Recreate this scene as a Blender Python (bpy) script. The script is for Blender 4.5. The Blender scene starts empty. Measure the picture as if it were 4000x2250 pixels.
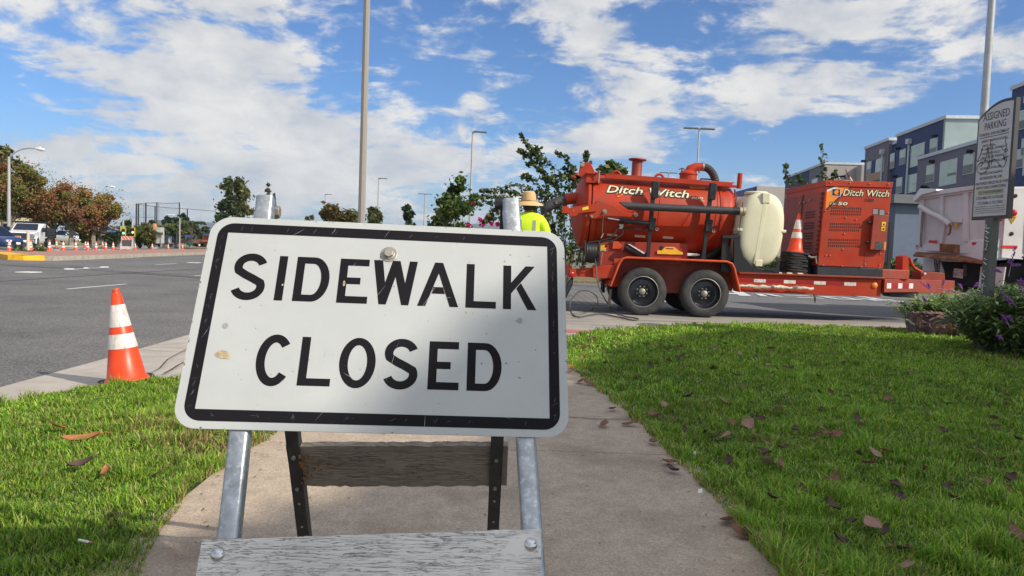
import bpy, bmesh, math, random
import numpy as np
from math import sin, cos, atan, atan2, radians, pi, sqrt, tan
from mathutils import Vector, Matrix

# ------------------------------------------------------------------ camera, world, sun
S = bpy.context.scene
COL = S.collection
FOC, CAMH, HOR, SLOPE = 2850.0, 1.0, 973.0, .036
ROLL = atan(SLOPE); PITCH = atan((1125-HOR)*cos(ROLL)/FOC)
cf = Vector((0, cos(PITCH), -sin(PITCH))); _r0 = Vector((1, 0, 0)); _u0 = Vector((0, sin(PITCH), cos(PITCH)))
cr = _r0*cos(ROLL)+_u0*sin(ROLL); cu = -_r0*sin(ROLL)+_u0*cos(ROLL)
CP = Vector((0, 0, CAMH))
cam = bpy.data.cameras.new('camera'); camo = bpy.data.objects.new('camera', cam); COL.objects.link(camo)
cam.sensor_width = 36; cam.lens = FOC/4000*36; cam.clip_start = .05; cam.clip_end = 20000
m = Matrix.Identity(4)
for i in range(3):
    m[i][0] = cr[i]; m[i][1] = cu[i]; m[i][2] = -cf[i]; m[i][3] = CP[i]
camo.matrix_world = m
S.camera = camo
S.render.resolution_x, S.render.resolution_y = 1024, 576
S.view_settings.view_transform = 'Standard'; S.view_settings.look = 'None'
S.view_settings.exposure = 0.15; S.view_settings.gamma = 1

SA, SB = 1.25, .76                 # shadow drift per metre of height: -x and +y
sun_el = atan(1/sqrt(SA*SA+SB*SB)); sun_az = atan2(SA, -SB)
sl = bpy.data.lights.new('sun', 'SUN'); sl.energy = 4.4; sl.angle = radians(.55); sl.color = (1, .93, .82)
so = bpy.data.objects.new('sun', sl); COL.objects.link(so)
so.rotation_euler = Vector((SA, -SB, 1)).to_track_quat('Z', 'Y').to_euler()

def ray(x, y):
    return cf + cr*((x-2000)/FOC) + cu*((1125-y)/FOC)
def P(x, y, Y):
    "world point at distance Y in front of the camera that is seen in direction x, y of the photo"
    d = ray(x, y); return CP + d*(Y/d.y)
def zg(Y):
    return -.12 if Y < 40 else (-.12-.5*(Y-40)/70 if Y < 110 else -.62)
def G(x, y, z=None):
    d = ray(x, y)
    if z is not None: return CP + d*((z-CAMH)/d.z)
    z = -.12
    for _ in range(50):
        p = CP + d*((z-CAMH)/d.z); z = .5*z+.5*zg(p.y)
    return p
def hor(x): return HOR+SLOPE*(x-2000)

world = bpy.data.worlds.new("World"); S.world = world; world.use_nodes = True
nt = world.node_tree; nt.nodes.clear()
def nd(t, **k):
    n = nt.nodes.new(t)
    for a, b in k.items(): setattr(n, a, b)
    return n
def lk(a, b): nt.links.new(a, b)
def wm(op, a, b=None, c=None, clamp=False):
    n = nd('ShaderNodeMath', operation=op, use_clamp=clamp)
    for i, v in enumerate((a, b, c)):
        if v is None: continue
        if isinstance(v, (int, float)): n.inputs[i].default_value = v
        else: lk(v, n.inputs[i])
    return n.outputs[0]
out = nd('ShaderNodeOutputWorld'); bg = nd('ShaderNodeBackground'); bg.inputs[1].default_value = .108
lk(bg.outputs[0], out.inputs[0])
sky = nd('ShaderNodeTexSky', sky_type='NISHITA'); sky.sun_disc = False
sky.sun_elevation = sun_el; sky.sun_rotation = sun_az; sky.altitude = 50; sky.air_density = 1.0; sky.dust_density = .5; sky.ozone_density = 2.2
tc = nd('ShaderNodeTexCoord'); sep = nd('ShaderNodeSeparateXYZ'); lk(tc.outputs['Generated'], sep.inputs[0])
dx, dy, dz = sep.outputs
az = wm('ARCTAN2', dx, dy); el = wm('ARCSINE', dz)
# cloud layer seen in perspective: intersect direction with a plane overhead
den = wm('ADD', wm('MAXIMUM', dz, 0), .13)
cx = wm('DIVIDE', dx, den); cy = wm('DIVIDE', dy, den)
cmb = nd('ShaderNodeCombineXYZ'); lk(cx, cmb.inputs[0]); lk(cy, cmb.inputs[1])
def noise(vec, scale, detail=8, rough=.6, dist=0., lac=2.):
    n = nd('ShaderNodeTexNoise'); n.inputs['Scale'].default_value = scale; n.inputs['Detail'].default_value = detail
    n.inputs['Roughness'].default_value = rough; n.inputs['Distortion'].default_value = dist; n.inputs['Lacunarity'].default_value = lac
    lk(vec, n.inputs['Vector']); return n.outputs['Fac']
mp = nd('ShaderNodeMapping'); mp.inputs['Scale'].default_value = (1, 1.25, 1); mp.inputs['Rotation'].default_value = (0, 0, .5); lk(cmb.outputs[0], mp.inputs[0])
n1 = noise(mp.outputs[0], 1.5, 12, .66, .45)
# second, puffy layer in direction space
cm2 = nd('ShaderNodeCombineXYZ'); lk(az, cm2.inputs[0]); lk(wm('MULTIPLY', el, 1.9), cm2.inputs[1])
n2 = noise(cm2.outputs[0], 11.0, 10, .62, .3)
blobs = []
def blob(x, y, rx, ry, w): blobs.append((x, y, rx, ry, w))
blob(650, 120, 620, 230, .30); blob(100, 20, 260, 60, .2); blob(1000, 120, 260, 160, .22); blob(1180, 300, 130, 120, .16)
blob(600, 330, 280, 90, .12); blob(1000, 500, 420, 150, .28); blob(300, 400, 330, 35, .22)
blob(1350, 640, 600, 170, .24); blob(500, 700, 800, 160, .27); blob(1650, 520, 300, 130, .26)
blob(2330, 130, 320, 160, .25); blob(2520, 320, 130, 90, .28); blob(1650, 180, 110, 90, .2); blob(1930, 290, 90, 90, .26); blob(1880, 370, 90, 60, .15)
blob(2650, 460, 420, 100, .26); blob(3150, 230, 420, 110, .27); blob(3250, 60, 300, 60, .2); blob(3050, 330, 420, 80, .16); blob(2350, 560, 260, 130, .28)
blob(3880, 120, 170, 130, .32); blob(3000, 440, 500, 40, .12); blob(3520, 400, 130, 40, .22); blob(3600, 310, 160, 22, .2); blob(2950, 60, 500, 40, .12)
blob(130, 300, 250, 110, -.42); blob(130, 490, 250, 40, -.2); blob(1330, 230, 130, 90, -.2); blob(1350, 420, 230, 70, -.25); blob(1750, 350, 170, 120, -.28)
blob(1180, 60, 110, 60, -.1); blob(2080, 440, 130, 90, -.2); blob(2100, 330, 160, 130, -.18); blob(2620, 80, 150, 80, -.22); blob(2700, 300, 170, 60, -.2)
blob(3480, 500, 520, 60, -.22); blob(3100, 590, 520, 90, -.3); blob(3600, 230, 200, 120, -.2); blob(2300, 420, 150, 60, -.1); blob(1500, 80, 160, 120, -.1); blob(2000, 40, 160, 120, -.05)
bias = None
for (bx, by, rx, ry, w) in blobs:
    d = ray(bx, by).normalized(); a0 = atan2(d.x, d.y); e0 = math.asin(d.z)
    ka = 1/(rx/FOC*1.0); ke = 1/(ry/FOC)
    u_ = wm('MULTIPLY', wm('SUBTRACT', az, a0), ka); v_ = wm('MULTIPLY', wm('SUBTRACT', el, e0), ke)
    r2 = wm('ADD', wm('MULTIPLY', u_, u_), wm('MULTIPLY', v_, v_))
    g = wm('MULTIPLY', wm('POWER', 2.718, wm('MULTIPLY', r2, -.8)), w)
    bias = g if bias is None else wm('ADD', bias, g)
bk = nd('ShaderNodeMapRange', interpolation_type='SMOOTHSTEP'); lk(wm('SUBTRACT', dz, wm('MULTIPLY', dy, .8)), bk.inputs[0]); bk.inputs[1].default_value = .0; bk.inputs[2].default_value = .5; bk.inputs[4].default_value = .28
bias = wm('ADD', bias, bk.outputs[0])  # extra cloud overhead and behind the camera, added for fill light
dens = wm('ADD', wm('ADD', wm('MULTIPLY', n1, 1.25), wm('ADD', wm('MULTIPLY', n2, .8), wm('MULTIPLY', noise(cm2.outputs[0], 30.0, 6, .6, .2), .18))), wm('MULTIPLY', bias, .60))
ramp = nd('ShaderNodeMapRange', interpolation_type='SMOOTHSTEP'); lk(dens, ramp.inputs[0])
ramp.inputs[1].default_value = 1.10; ramp.inputs[2].default_value = 1.34
cloud = ramp.outputs[0]
# light and shade of the clouds themselves
n3 = noise(cm2.outputs[0], 7.0, 9, .6, .2)
shade = nd('ShaderNodeMapRange'); lk(wm('ADD', wm('MULTIPLY', n3, .6), wm('MULTIPLY', n2, .4)), shade.inputs[0])
shade.inputs[1].default_value = .38; shade.inputs[2].default_value = .58
cc = nd('ShaderNodeMix', data_type='RGBA'); lk(shade.outputs[0], cc.inputs[0])
cc.inputs[6].default_value = (4.7, 4.95, 5.35, 1); cc.inputs[7].default_value = (7.3, 7.15, 6.85, 1)
# clouds round the sun and overhead are brightened to add ambient fill
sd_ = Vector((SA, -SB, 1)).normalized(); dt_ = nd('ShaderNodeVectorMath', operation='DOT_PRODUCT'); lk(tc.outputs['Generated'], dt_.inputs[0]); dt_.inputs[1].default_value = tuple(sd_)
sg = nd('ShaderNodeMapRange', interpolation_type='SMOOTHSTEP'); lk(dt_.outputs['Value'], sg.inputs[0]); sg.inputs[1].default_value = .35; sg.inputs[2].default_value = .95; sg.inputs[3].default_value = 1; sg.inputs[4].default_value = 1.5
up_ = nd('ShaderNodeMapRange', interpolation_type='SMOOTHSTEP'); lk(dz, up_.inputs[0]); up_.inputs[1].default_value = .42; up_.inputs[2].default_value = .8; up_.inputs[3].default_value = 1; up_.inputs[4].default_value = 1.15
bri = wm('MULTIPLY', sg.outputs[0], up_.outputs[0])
mx = nd('ShaderNodeMix', data_type='RGBA'); lk(wm('MULTIPLY', wm('POWER', cloud, 1.25), .95), mx.inputs[0])
skc = nd('ShaderNodeMix', data_type='RGBA', blend_type='MULTIPLY'); skc.inputs[0].default_value = 1; lk(sky.outputs[0], skc.inputs[6]); skc.inputs[7].default_value = (.56, .80, 1.12, 1)
# horizon whitening
hz = nd('ShaderNodeMapRange', interpolation_type='SMOOTHSTEP'); lk(el, hz.inputs[0]); hz.inputs[1].default_value = .16; hz.inputs[2].default_value = -.02
hm = nd('ShaderNodeMix', data_type='RGBA'); lk(wm('MULTIPLY', hz.outputs[0], .75), hm.inputs[0]); lk(skc.outputs[2], hm.inputs[6]); hm.inputs[7].default_value = (4.1, 5.0, 5.8, 1)
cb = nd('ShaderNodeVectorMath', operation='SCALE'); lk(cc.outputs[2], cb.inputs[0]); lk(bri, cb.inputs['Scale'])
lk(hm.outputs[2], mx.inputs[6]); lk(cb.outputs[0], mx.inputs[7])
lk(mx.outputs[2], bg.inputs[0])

# ------------------------------------------------------------------ helpers
def lin(c):
    c = c/255; return c/12.92 if c <= .04045 else ((c+.055)/1.055)**2.4
def rgb(r, g, b, k=1.): return (lin(r)*k, lin(g)*k, lin(b)*k, 1)
ORG = {}
def tag(o, label=None, cat=None, group=None, kind=None):
    if label: o['label'] = label
    if cat: o['category'] = cat
    if group: o['group'] = group
    if kind: o['kind'] = kind
    return o
def empty(name, loc, label, cat, group=None):
    o = bpy.data.objects.new(name, None); COL.objects.link(o); o.location = loc; o.empty_display_size = .1
    ORG[o.name] = Vector(loc); return tag(o, label, cat, group)
def link_mesh(name, me, parent=None, origin=None):
    o = bpy.data.objects.new(name, me); COL.objects.link(o)
    if parent is not None:
        og = ORG[parent.name]; o.parent = parent
    else:
        og = Vector(origin) if origin is not None else Vector((0, 0, 0)); o.location = og
    if og.length: me.transform(Matrix.Translation(-og))
    ORG[o.name] = og
    return o
class MB:
    def __init__(s): s.v = []; s.f = []; s.m = []; s.cur = 0
    def add(s, vs, fs):
        b = len(s.v); s.v += [tuple(v) for v in vs]
        for f in fs: s.f.append([b+i for i in f]); s.m.append(s.cur)
        return s
    def box(s, c, size, R=None):
        c = Vector(c); x, y, z = [k/2 for k in size]
        vs = [Vector((a*x, b*y, d*z)) for a in (-1, 1) for b in (-1, 1) for d in (-1, 1)]
        if R is not None: vs = [R @ v for v in vs]
        return s.add([c+v for v in vs], [(0, 1, 3, 2), (4, 6, 7, 5), (0, 4, 5, 1), (2, 3, 7, 6), (0, 2, 6, 4), (1, 5, 7, 3)])
    def bb(s, a, b):
        return s.box([(a[i]+b[i])/2 for i in range(3)], [abs(a[i]-b[i]) for i in range(3)])
    def prism(s, pts, ext):
        pts = [Vector(p) for p in pts]; e = Vector(ext); n = len(pts)
        nrm = Vector((0, 0, 0))
        for i in range(n): nrm += pts[i].cross(pts[(i+1) % n])
        if nrm.dot(e) > 0: pts = pts[::-1]
        return s.add(pts+[p+e for p in pts], [tuple(range(n)), tuple(range(2*n-1, n-1, -1))]+[(i, i+n, (i+1) % n+n, (i+1) % n) for i in range(n)])
    def quad(s, *p): return s.add(p, [tuple(range(len(p)))])
    def tube(s, path, r, n=10, caps=True, closed=False):
        path = [Vector(p) for p in path]; k = len(path); rr = r if isinstance(r, (list, tuple)) else [r]*k
        vs = []; prev = None
        for i, p in enumerate(path):
            if closed: t = path[(i+1) % k]-path[i-1]
            else: t = path[min(i+1, k-1)]-path[max(i-1, 0)]
            t.normalize()
            if prev is None:
                a = Vector((0, 0, 1)) if abs(t.z) < .9 else Vector((1, 0, 0)); a = (a-t*a.dot(t)).normalized()
            else: a = (prev-t*prev.dot(t)).normalized()
            prev = a; b = t.cross(a)
            vs += [p+(a*cos(2*pi*j/n)+b*sin(2*pi*j/n))*rr[i] for j in range(n)]
        fs = []
        for i in range(k if closed else k-1):
            i2 = (i+1) % k
            fs += [(i*n+j, i*n+(j+1) % n, i2*n+(j+1) % n, i2*n+j) for j in range(n)]
        if caps and not closed: fs += [tuple(range(n-1, -1, -1)), tuple(range((k-1)*n, k*n))]
        return s.add(vs, fs)
    def cyl(s, a, b, r0, r1=None, n=16, caps=True): return s.tube([a, b], [r0, r0 if r1 is None else r1], n, caps)
    def lathe(s, prof, o, ax=(0, 0, 1), n=24, caps=True):
        o = Vector(o); ax = Vector(ax).normalized(); return s.tube([o+ax*h for r, h in prof], [max(r, 1e-4) for r, h in prof], n, caps) if False else s._lathe(prof, o, ax, n, caps)
    def _lathe(s, prof, o, ax, n, caps):
        a = Vector((0, 0, 1)) if abs(ax.z) < .9 else Vector((1, 0, 0)); a = (a-ax*a.dot(ax)).normalized(); b = ax.cross(a)
        vs = [o+ax*h+(a*cos(2*pi*j/n)+b*sin(2*pi*j/n))*max(r, 1e-4) for r, h in prof for j in range(n)]; k = len(prof)
        fs = [(i*n+j, i*n+(j+1) % n, (i+1)*n+(j+1) % n, (i+1)*n+j) for i in range(k-1) for j in range(n)]
        if caps: fs += [tuple(range(n-1, -1, -1)), tuple(range((k-1)*n, k*n))]
        return s.add(vs, fs)
    def build(s, name, mats, parent=None, smooth=35, bevel=0, origin=None, label=None, seg=2):
        me = bpy.data.meshes.new(name); me.from_pydata(s.v, [], s.f)
        if not isinstance(mats, (list, tuple)): mats = [mats]
        for mt in mats: me.materials.append(mt)
        me.polygons.foreach_set('material_index', s.m); me.update()
        bm = bmesh.new(); bm.from_mesh(me); bmesh.ops.recalc_face_normals(bm, faces=bm.faces); bm.to_mesh(me); bm.free()
        if smooth:
            me.polygons.foreach_set('use_smooth', [True]*len(me.polygons)); me.set_sharp_from_angle(angle=radians(smooth))
        o = link_mesh(name, me, parent, origin)
        if bevel:
            b = o.modifiers.new('bevel', 'BEVEL'); b.width = bevel; b.segments = seg; b.limit_method = 'ANGLE'; b.angle_limit = radians(40)
            b.harden_normals = False
        if label: o['label'] = label
        return o
def copy_tree(o, parent=None, loc=None, rz=None):
    c = o.copy(); COL.objects.link(c)
    if parent is not None: c.parent = parent
    if loc is not None: c.location = loc
    if rz is not None: c.rotation_euler = (c.rotation_euler[0], c.rotation_euler[1], rz)
    ORG[c.name] = ORG.get(o.name, Vector((0, 0, 0)))
    for ch in list(o.children): copy_tree(ch, c)
    return c

# ---- materials
def mat(name, col, rough=.6, metal=0., var=.12, vs=6., bump=0., bs=60., spec=.5, col2=None, c2s=2., c2t=(.5, .6), trans=0., coat=0., attr=False, stretch=None, detail=6):
    mt = bpy.data.materials.new(name); mt.use_nodes = True; t = mt.node_tree; N = t.nodes; b = N['Principled BSDF']
    b.inputs['Roughness'].default_value = rough; b.inputs['Metallic'].default_value = metal; b.inputs['Specular IOR Level'].default_value = spec
    if coat: b.inputs['Coat Weight'].default_value = coat; b.inputs['Coat Roughness'].default_value = .15
    tcn = N.new('ShaderNodeTexCoord'); vec = tcn.outputs['Object']
    if stretch:
        mpn = N.new('ShaderNodeMapping'); mpn.inputs['Scale'].default_value = stretch; t.links.new(vec, mpn.inputs[0]); vec = mpn.outputs[0]
    def nz(sc, dt=6, ro=.6):
        n = N.new('ShaderNodeTexNoise'); n.inputs['Scale'].default_value = sc; n.inputs['Detail'].default_value = dt; n.inputs['Roughness'].default_value = ro
        t.links.new(vec, n.inputs['Vector']); return n.outputs['Fac']
    if attr:
        a = N.new('ShaderNodeAttribute'); a.attribute_name = 'col'; src = a.outputs['Color']
    else:
        mixn = N.new('ShaderNodeMix'); mixn.data_type = 'RGBA'
        f = N.new('ShaderNodeMapRange'); f.inputs[1].default_value = .3; f.inputs[2].default_value = .7; t.links.new(nz(vs, detail), f.inputs[0]); t.links.new(f.outputs[0], mixn.inputs[0])
        mixn.inputs[6].default_value = tuple(c*(1-var) for c in col[:3])+(1,); mixn.inputs[7].default_value = tuple(min(1, c*(1+var)) for c in col[:3])+(1,)
        src = mixn.outputs[2]
        if col2:
            m2 = N.new('ShaderNodeMix'); m2.data_type = 'RGBA'; f2 = N.new('ShaderNodeMapRange'); f2.inputs[1].default_value = c2t[0]; f2.inputs[2].default_value = c2t[1]
            t.links.new(nz(c2s, 8, .65), f2.inputs[0]); t.links.new(f2.outputs[0], m2.inputs[0]); t.links.new(src, m2.inputs[6]); m2.inputs[7].default_value = col2; src = m2.outputs[2]
    t.links.new(src, b.inputs['Base Color'])
    if bump:
        bn = N.new('ShaderNodeBump'); bn.inputs['Strength'].default_value = 1; bn.inputs['Distance'].default_value = bump; t.links.new(nz(bs, 5), bn.inputs['Height']); t.links.new(bn.outputs[0], b.inputs['Normal'])
    if trans:
        tr = N.new('ShaderNodeBsdfTranslucent'); t.links.new(src, tr.inputs[0]); ms = N.new('ShaderNodeMixShader'); ms.inputs[0].default_value = trans
        t.links.new(b.outputs[0], ms.inputs[1]); t.links.new(tr.outputs[0], ms.inputs[2]); t.links.new(ms.outputs[0], N['Material Output'].inputs[0])
    return mt
def emis(name, col, st):
    mt = mat(name, col, .4); b = mt.node_tree.nodes['Principled BSDF']; b.inputs['Emission Color'].default_value = col; b.inputs['Emission Strength'].default_value = st; return mt

M_foliage = mat('foliage', (0, 0, 0, 1), .55, attr=True, trans=.3, spec=.3)
M_grassb = mat('grass_blade', (0, 0, 0, 1), .5, attr=True, trans=.35, spec=.3)
M_bark = mat('bark', (.11, .085, .06, 1), .9, var=.35, vs=10, bump=.02, bs=14, stretch=(1, 1, .25))
M_trunk_pale = mat('pale_bark', (.24, .2, .16, 1), .9, var=.3, vs=6, bump=.01, bs=14, stretch=(1, 1, .3))
M_galv = mat('galvanized_steel', (.40, .42, .43, 1), .38, .75, var=.22, vs=45, detail=3, bump=.0003, bs=200, col2=(.55, .57, .58, 1), c2s=90, c2t=(.55, .62))
M_lamp = mat('lamp_metal', (.42, .42, .41, 1), .5, .3, var=.08)
M_conc = mat('pole_concrete', (.30, .275, .24, 1), .85, var=.25, vs=120, bump=.002, bs=200)
M_black = mat('black_metal', (.012, .012, .014, 1), .45, .0, var=.2, vs=9)
M_rubber = mat('rubber', (.025, .025, .026, 1), .8, var=.3, vs=14, col2=(.075, .068, .058, 1), c2s=5, c2t=(.45, .75), bump=.001, bs=60)
M_glass = mat('dark_glass', (.012, .018, .035, 1), .22, spec=.25, var=.1)
M_white = mat('white_paint', (.72, .72, .72, 1), .4, var=.05, coat=.3)
M_chrome = mat('chrome', (.6, .6, .6, 1), .2, .9, var=.05)
M_orange = mat('cone_orange', (.80, .060, .008, 1), .38, var=.16, vs=11, spec=.45, col2=(.50, .05, .02, 1), c2s=16, c2t=(.52, .75))
M_collar = mat('cone_collar', (.66, .60, .55, 1), .55, var=.15, vs=24, col2=(.38, .31, .27, 1), c2s=26, c2t=(.5, .7), stretch=(1, 1, .4))
M_cbase = mat('cone_base_black', (.02, .02, .02, 1), .8, var=.3)
M_red = mat('red_paint', (.42, .034, .008, 1), .5, var=.2, vs=2.2, spec=.3, col2=(.27, .055, .028, 1), c2s=4.5, c2t=(.46, .72), bump=.0012, bs=14, detail=9)
M_redd = mat('faded_shaded_red_paint', (.28, .032, .010, 1), .55, var=.2, vs=5, col2=(.20, .04, .025, 1), c2s=4, c2t=(.48, .7))  # darker red; on the tongue it stands in for shade
M_orangep = mat('fender_orange_paint', (.54, .07, .018, 1), .5, var=.18, vs=5, spec=.3)
M_tail = mat('tail_lamp_red', (.45, .01, .01, 1), .25, coat=.5)
M_yel = mat('yellow_paint', (.72, .42, .02, 1), .55, var=.15)
M_steel = mat('bare_steel', (.36, .33, .28, 1), .45, .6, var=.2, vs=30)
M_beige = mat('decal_beige', (.74, .64, .42, 1), .5, var=.05)
M_decal_k = mat('decal_black', (.012, .012, .012, 1), .5)
M_decal_o = mat('decal_orange', (.85, .22, .01, 1), .45, var=.1)
M_decal_w = mat('decal_white', (.7, .7, .7, 1), .4)

def text_mesh(body, size=1, shear=0, offset=0, align='CENTER', space=1., extrude=0., depth_res=2):
    c = bpy.data.curves.new('t', 'FONT'); c.body = body; c.size = size; c.shear = shear; c.offset = offset; c.align_x = align; c.align_y = 'CENTER'
    c.space_character = space; c.extrude = extrude; c.resolution_u = depth_res
    o = bpy.data.objects.new('t', c); COL.objects.link(o)
    dg = bpy.context.evaluated_depsgraph_get(); dg.update()
    me = bpy.data.meshes.new_from_object(o.evaluated_get(dg)); bpy.data.objects.remove(o); return me
def place_text(name, body, origin, ux, uz, width, height, mt, parent, shear=0, offset=0, space=1., lift=.002, label=None, align='CENTER'):
    "flat lettering fitted in width x height (metres) centred at origin; ux to the right, uz up"
    me = text_mesh(body, 1, shear, offset, align, space)
    n = len(me.vertices)
    if n == 0: return None
    co = np.empty(n*3); me.vertices.foreach_get('co', co); co = co.reshape(-1, 3)
    mn, mxx = co.min(0), co.max(0); sz = mxx-mn
    ux = Vector(ux).normalized(); uz = Vector(uz).normalized(); nn = ux.cross(uz).normalized()
    kx = width/sz[0] if width else height/sz[1]; ky = height/sz[1] if height else kx
    cc_ = (mn+mxx)/2
    o3 = np.array(Vector(origin)+nn*lift)
    w = o3+((co[:, :1]-cc_[0])*kx)*np.array(ux)+((co[:, 1:2]-cc_[1])*ky)*np.array(uz)
    me.vertices.foreach_set('co', w.ravel()); me.materials.clear(); me.materials.append(mt); me.update()
    o = link_mesh(name, me, parent)
    if label: o['label'] = label
    return o

# ---- foliage: many leaf faces in clumps
def leaf_mesh(name, pts, size, cols, mt=None, parent=None, rng=None, aspect=1.8, up=.2, origin=None):
    rng = rng or np.random.default_rng(1); n = len(pts)
    size = np.broadcast_to(size, (n,))[:, None]
    d = rng.normal(size=(n, 3)); d[:, 2] *= .8; d /= np.linalg.norm(d, axis=1)[:, None]
    e = rng.normal(size=(n, 3)); e[:, 2] += up; e -= d*(e*d).sum(1)[:, None]; e /= np.linalg.norm(e, axis=1)[:, None]+1e-9
    w = np.cross(d, e)*.06
    a = pts-d*size*.5*aspect; b = pts+e*size*.5+w*size; c = pts+d*size*.5*aspect; f = pts-e*size*.5+w*size
    v = np.stack([a, b, c, f], 1).reshape(-1, 3)
    me = bpy.data.meshes.new(name); me.vertices.add(4*n); me.loops.add(4*n); me.polygons.add(n)
    me.vertices.foreach_set('co', v.ravel()); me.loops.foreach_set('vertex_index', np.arange(4*n)); me.polygons.foreach_set('loop_start', np.arange(0, 4*n, 4))
    me.update(calc_edges=True)
    at = me.color_attributes.new('col', 'FLOAT_COLOR', 'POINT'); c4 = np.ones((n, 4)); c4[:, :3] = cols; at.data.foreach_set('color', np.repeat(c4, 4, 0).ravel())
    me.materials.append(mt or M_foliage)
    return link_mesh(name, me, parent, origin)
def clump_points(rng, centers, radii, per):
    ps = []
    for c, r in zip(centers, radii):
        k = max(8, int(per*r*r)); d = rng.normal(size=(k, 3)); d /= np.linalg.norm(d, axis=1)[:, None]
        rad = r*rng.uniform(.25, 1, k)**.5; ps.append(np.array(c)+d*rad[:, None]*np.array([1, 1, .8]))
    return np.concatenate(ps), np.repeat(np.arange(len(centers)), [max(8, int(per*r*r)) for r in radii])
def palette(rng, idx, n, cols, jit=.25):
    cols = np.array(cols); k = len(cols)
    base = rng.integers(0, k, idx.max()+1); pick = np.where(rng.random(n) < .6, base[idx], rng.integers(0, k, n))
    return cols[pick]*rng.uniform(1-jit, 1+jit, (n, 1))*rng.uniform(.92, 1.08, (n, 3))
GREEN = [(.07, .12, .028), (.10, .16, .035), (.045, .085, .02), (.14, .19, .045)]
DARKG = [(.045, .075, .03), (.065, .10, .035), (.035, .055, .022)]
OLIVE = [(.12, .14, .045), (.17, .17, .055), (.085, .105, .035), (.06, .08, .03)]
AUTUMN = [(.30, .11, .055), (.36, .19, .06), (.22, .22, .05), (.30, .27, .06), (.24, .085, .055), (.15, .17, .04)]
def tree(name, base, height, crad, label, cat='tree', cols=GREEN, seed=1, leaf=.12, per=260, trunk_h=.35, trunk_r=.12, trunk_m=None, nclump=16, flat=.75, group=None, lean=0., loose=0., small=.85):
    rng = np.random.default_rng(seed); base = Vector(base)
    root = empty(name, base, label, cat, group)
    th = height*trunk_h; cz = (th+height)/2+.05*height; ch = (height-th)/2
    centers = []; radii = []
    for i in range(nclump):
        d = rng.normal(size=3); d /= np.linalg.norm(d); rr = rng.uniform(.3, .95)
        c = np.array([base.x+lean*ch*.5, base.y, base.z+cz])+d*rr*np.array([crad, crad, ch])*(1+loose*rng.uniform(-.2, .4))
        centers.append(c); radii.append(crad*rng.uniform(.24, .42)*(1-loose*.3)*small)
    pts, idx = clump_points(rng, centers, radii, per/(crad*crad)*2.6/(small*small))
    stray = rng.random(len(pts)) < .12; pts[stray] += rng.normal(0, .16*crad, (stray.sum(), 3))
    leaf *= .8; leaf_mesh('crown', pts, leaf*rng.uniform(.6, 1.3, len(pts)), palette(rng, idx, len(pts), cols), parent=root, rng=rng)
    mb = MB(); top = base+Vector((lean*ch*.4, 0, th+ch*.6))
    mb.tube([base-Vector((0, 0, .2)), base+Vector((0, 0, th*.5)), base+Vector((lean*.1, 0, th)), top], [trunk_r*1.25, trunk_r, trunk_r*.85, trunk_r*.25], 8)
    for i in range(min(7, nclump)):
        c = Vector(centers[i]); s0 = base+Vector((0, 0, th*rng.uniform(.75, 1.1))); mb.tube([s0, s0.lerp(c, .5)+Vector((0, 0, -.1*ch)), c], [trunk_r*.5, trunk_r*.3, trunk_r*.08], 6)
    mb.build('trunk', trunk_m or M_bark, root)
    return root

# ------------------------------------------------------------------ ground
def V3(x, y, z=0): return Vector((x, y, z))
def sheet(name, pts, z, mt, kind='structure', skirt=0, label=None, grid=None):
    mb = MB(); pp = [Vector((p[0], p[1], z if len(p) < 3 else p[2])) for p in pts]
    if skirt: mb.prism(pp, (0, 0, -skirt))
    else: mb.quad(*pp)
    o = mb.build(name, mt, smooth=0); o['kind'] = kind
    if label: o['label'] = label
    return o
M_ground = mat('dry_ground', (.16, .14, .09, 1), .95, var=.3, vs=.15, col2=(.09, .11, .04, 1), c2s=.06, bump=.01, bs=3)
def asphalt(name, c, c2, spk=.5, sc=.35, vsc=95):
    mt = mat(name, c, .85, var=.12, vs=.7 if sc < 1 else 11, bump=.004 if sc < 1 else .0012, bs=180, col2=c2, c2s=sc, c2t=(.42, .7) if sc < 1 else (.48, .7), spec=.35)
    t = mt.node_tree; N = t.nodes; b = N['Principled BSDF']; src = b.inputs['Base Color'].links[0].from_socket
    tcn = N.new('ShaderNodeTexCoord'); v = N.new('ShaderNodeTexVoronoi'); v.inputs['Scale'].default_value = vsc; t.links.new(tcn.outputs['Object'], v.inputs['Vector'])
    r = N.new('ShaderNodeSeparateColor'); t.links.new(v.outputs['Color'], r.inputs[0]); mr = N.new('ShaderNodeMapRange'); t.links.new(r.outputs[0], mr.inputs[0]); mr.inputs[3].default_value = 1-spk; mr.inputs[4].default_value = 1+spk
    mm = N.new('ShaderNodeVectorMath'); mm.operation = 'SCALE'; t.links.new(src, mm.inputs[0]); t.links.new(mr.outputs[0], mm.inputs['Scale']); t.links.new(mm.outputs[0], b.inputs['Base Color'])
    return mt
M_asph = asphalt('asphalt', (.135, .128, .12, 1), (.18, .167, .152, 1), .6)
M_drive = asphalt('driveway_asphalt', (.14, .135, .132, 1), (.18, .168, .155, 1), .3)
M_dgut = mat('driveway_concrete', (.33, .295, .25, 1), .85, var=.15, vs=1.6, col2=(.19, .175, .16, 1), c2s=2.5, c2t=(.45, .7), stretch=(.35, 1.6, 1), bump=.002, bs=80)
M_side = asphalt('sidewalk_concrete', (.43, .34, .25, 1), (.27, .20, .145, 1), .24, 1.6, 210)
M_gutter = mat('gutter_concrete', (.42, .37, .31, 1), .85, var=.12, vs=5, col2=(.30, .26, .21, 1), c2s=2.2, c2t=(.5, .75), bump=.0012, bs=160)
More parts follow.
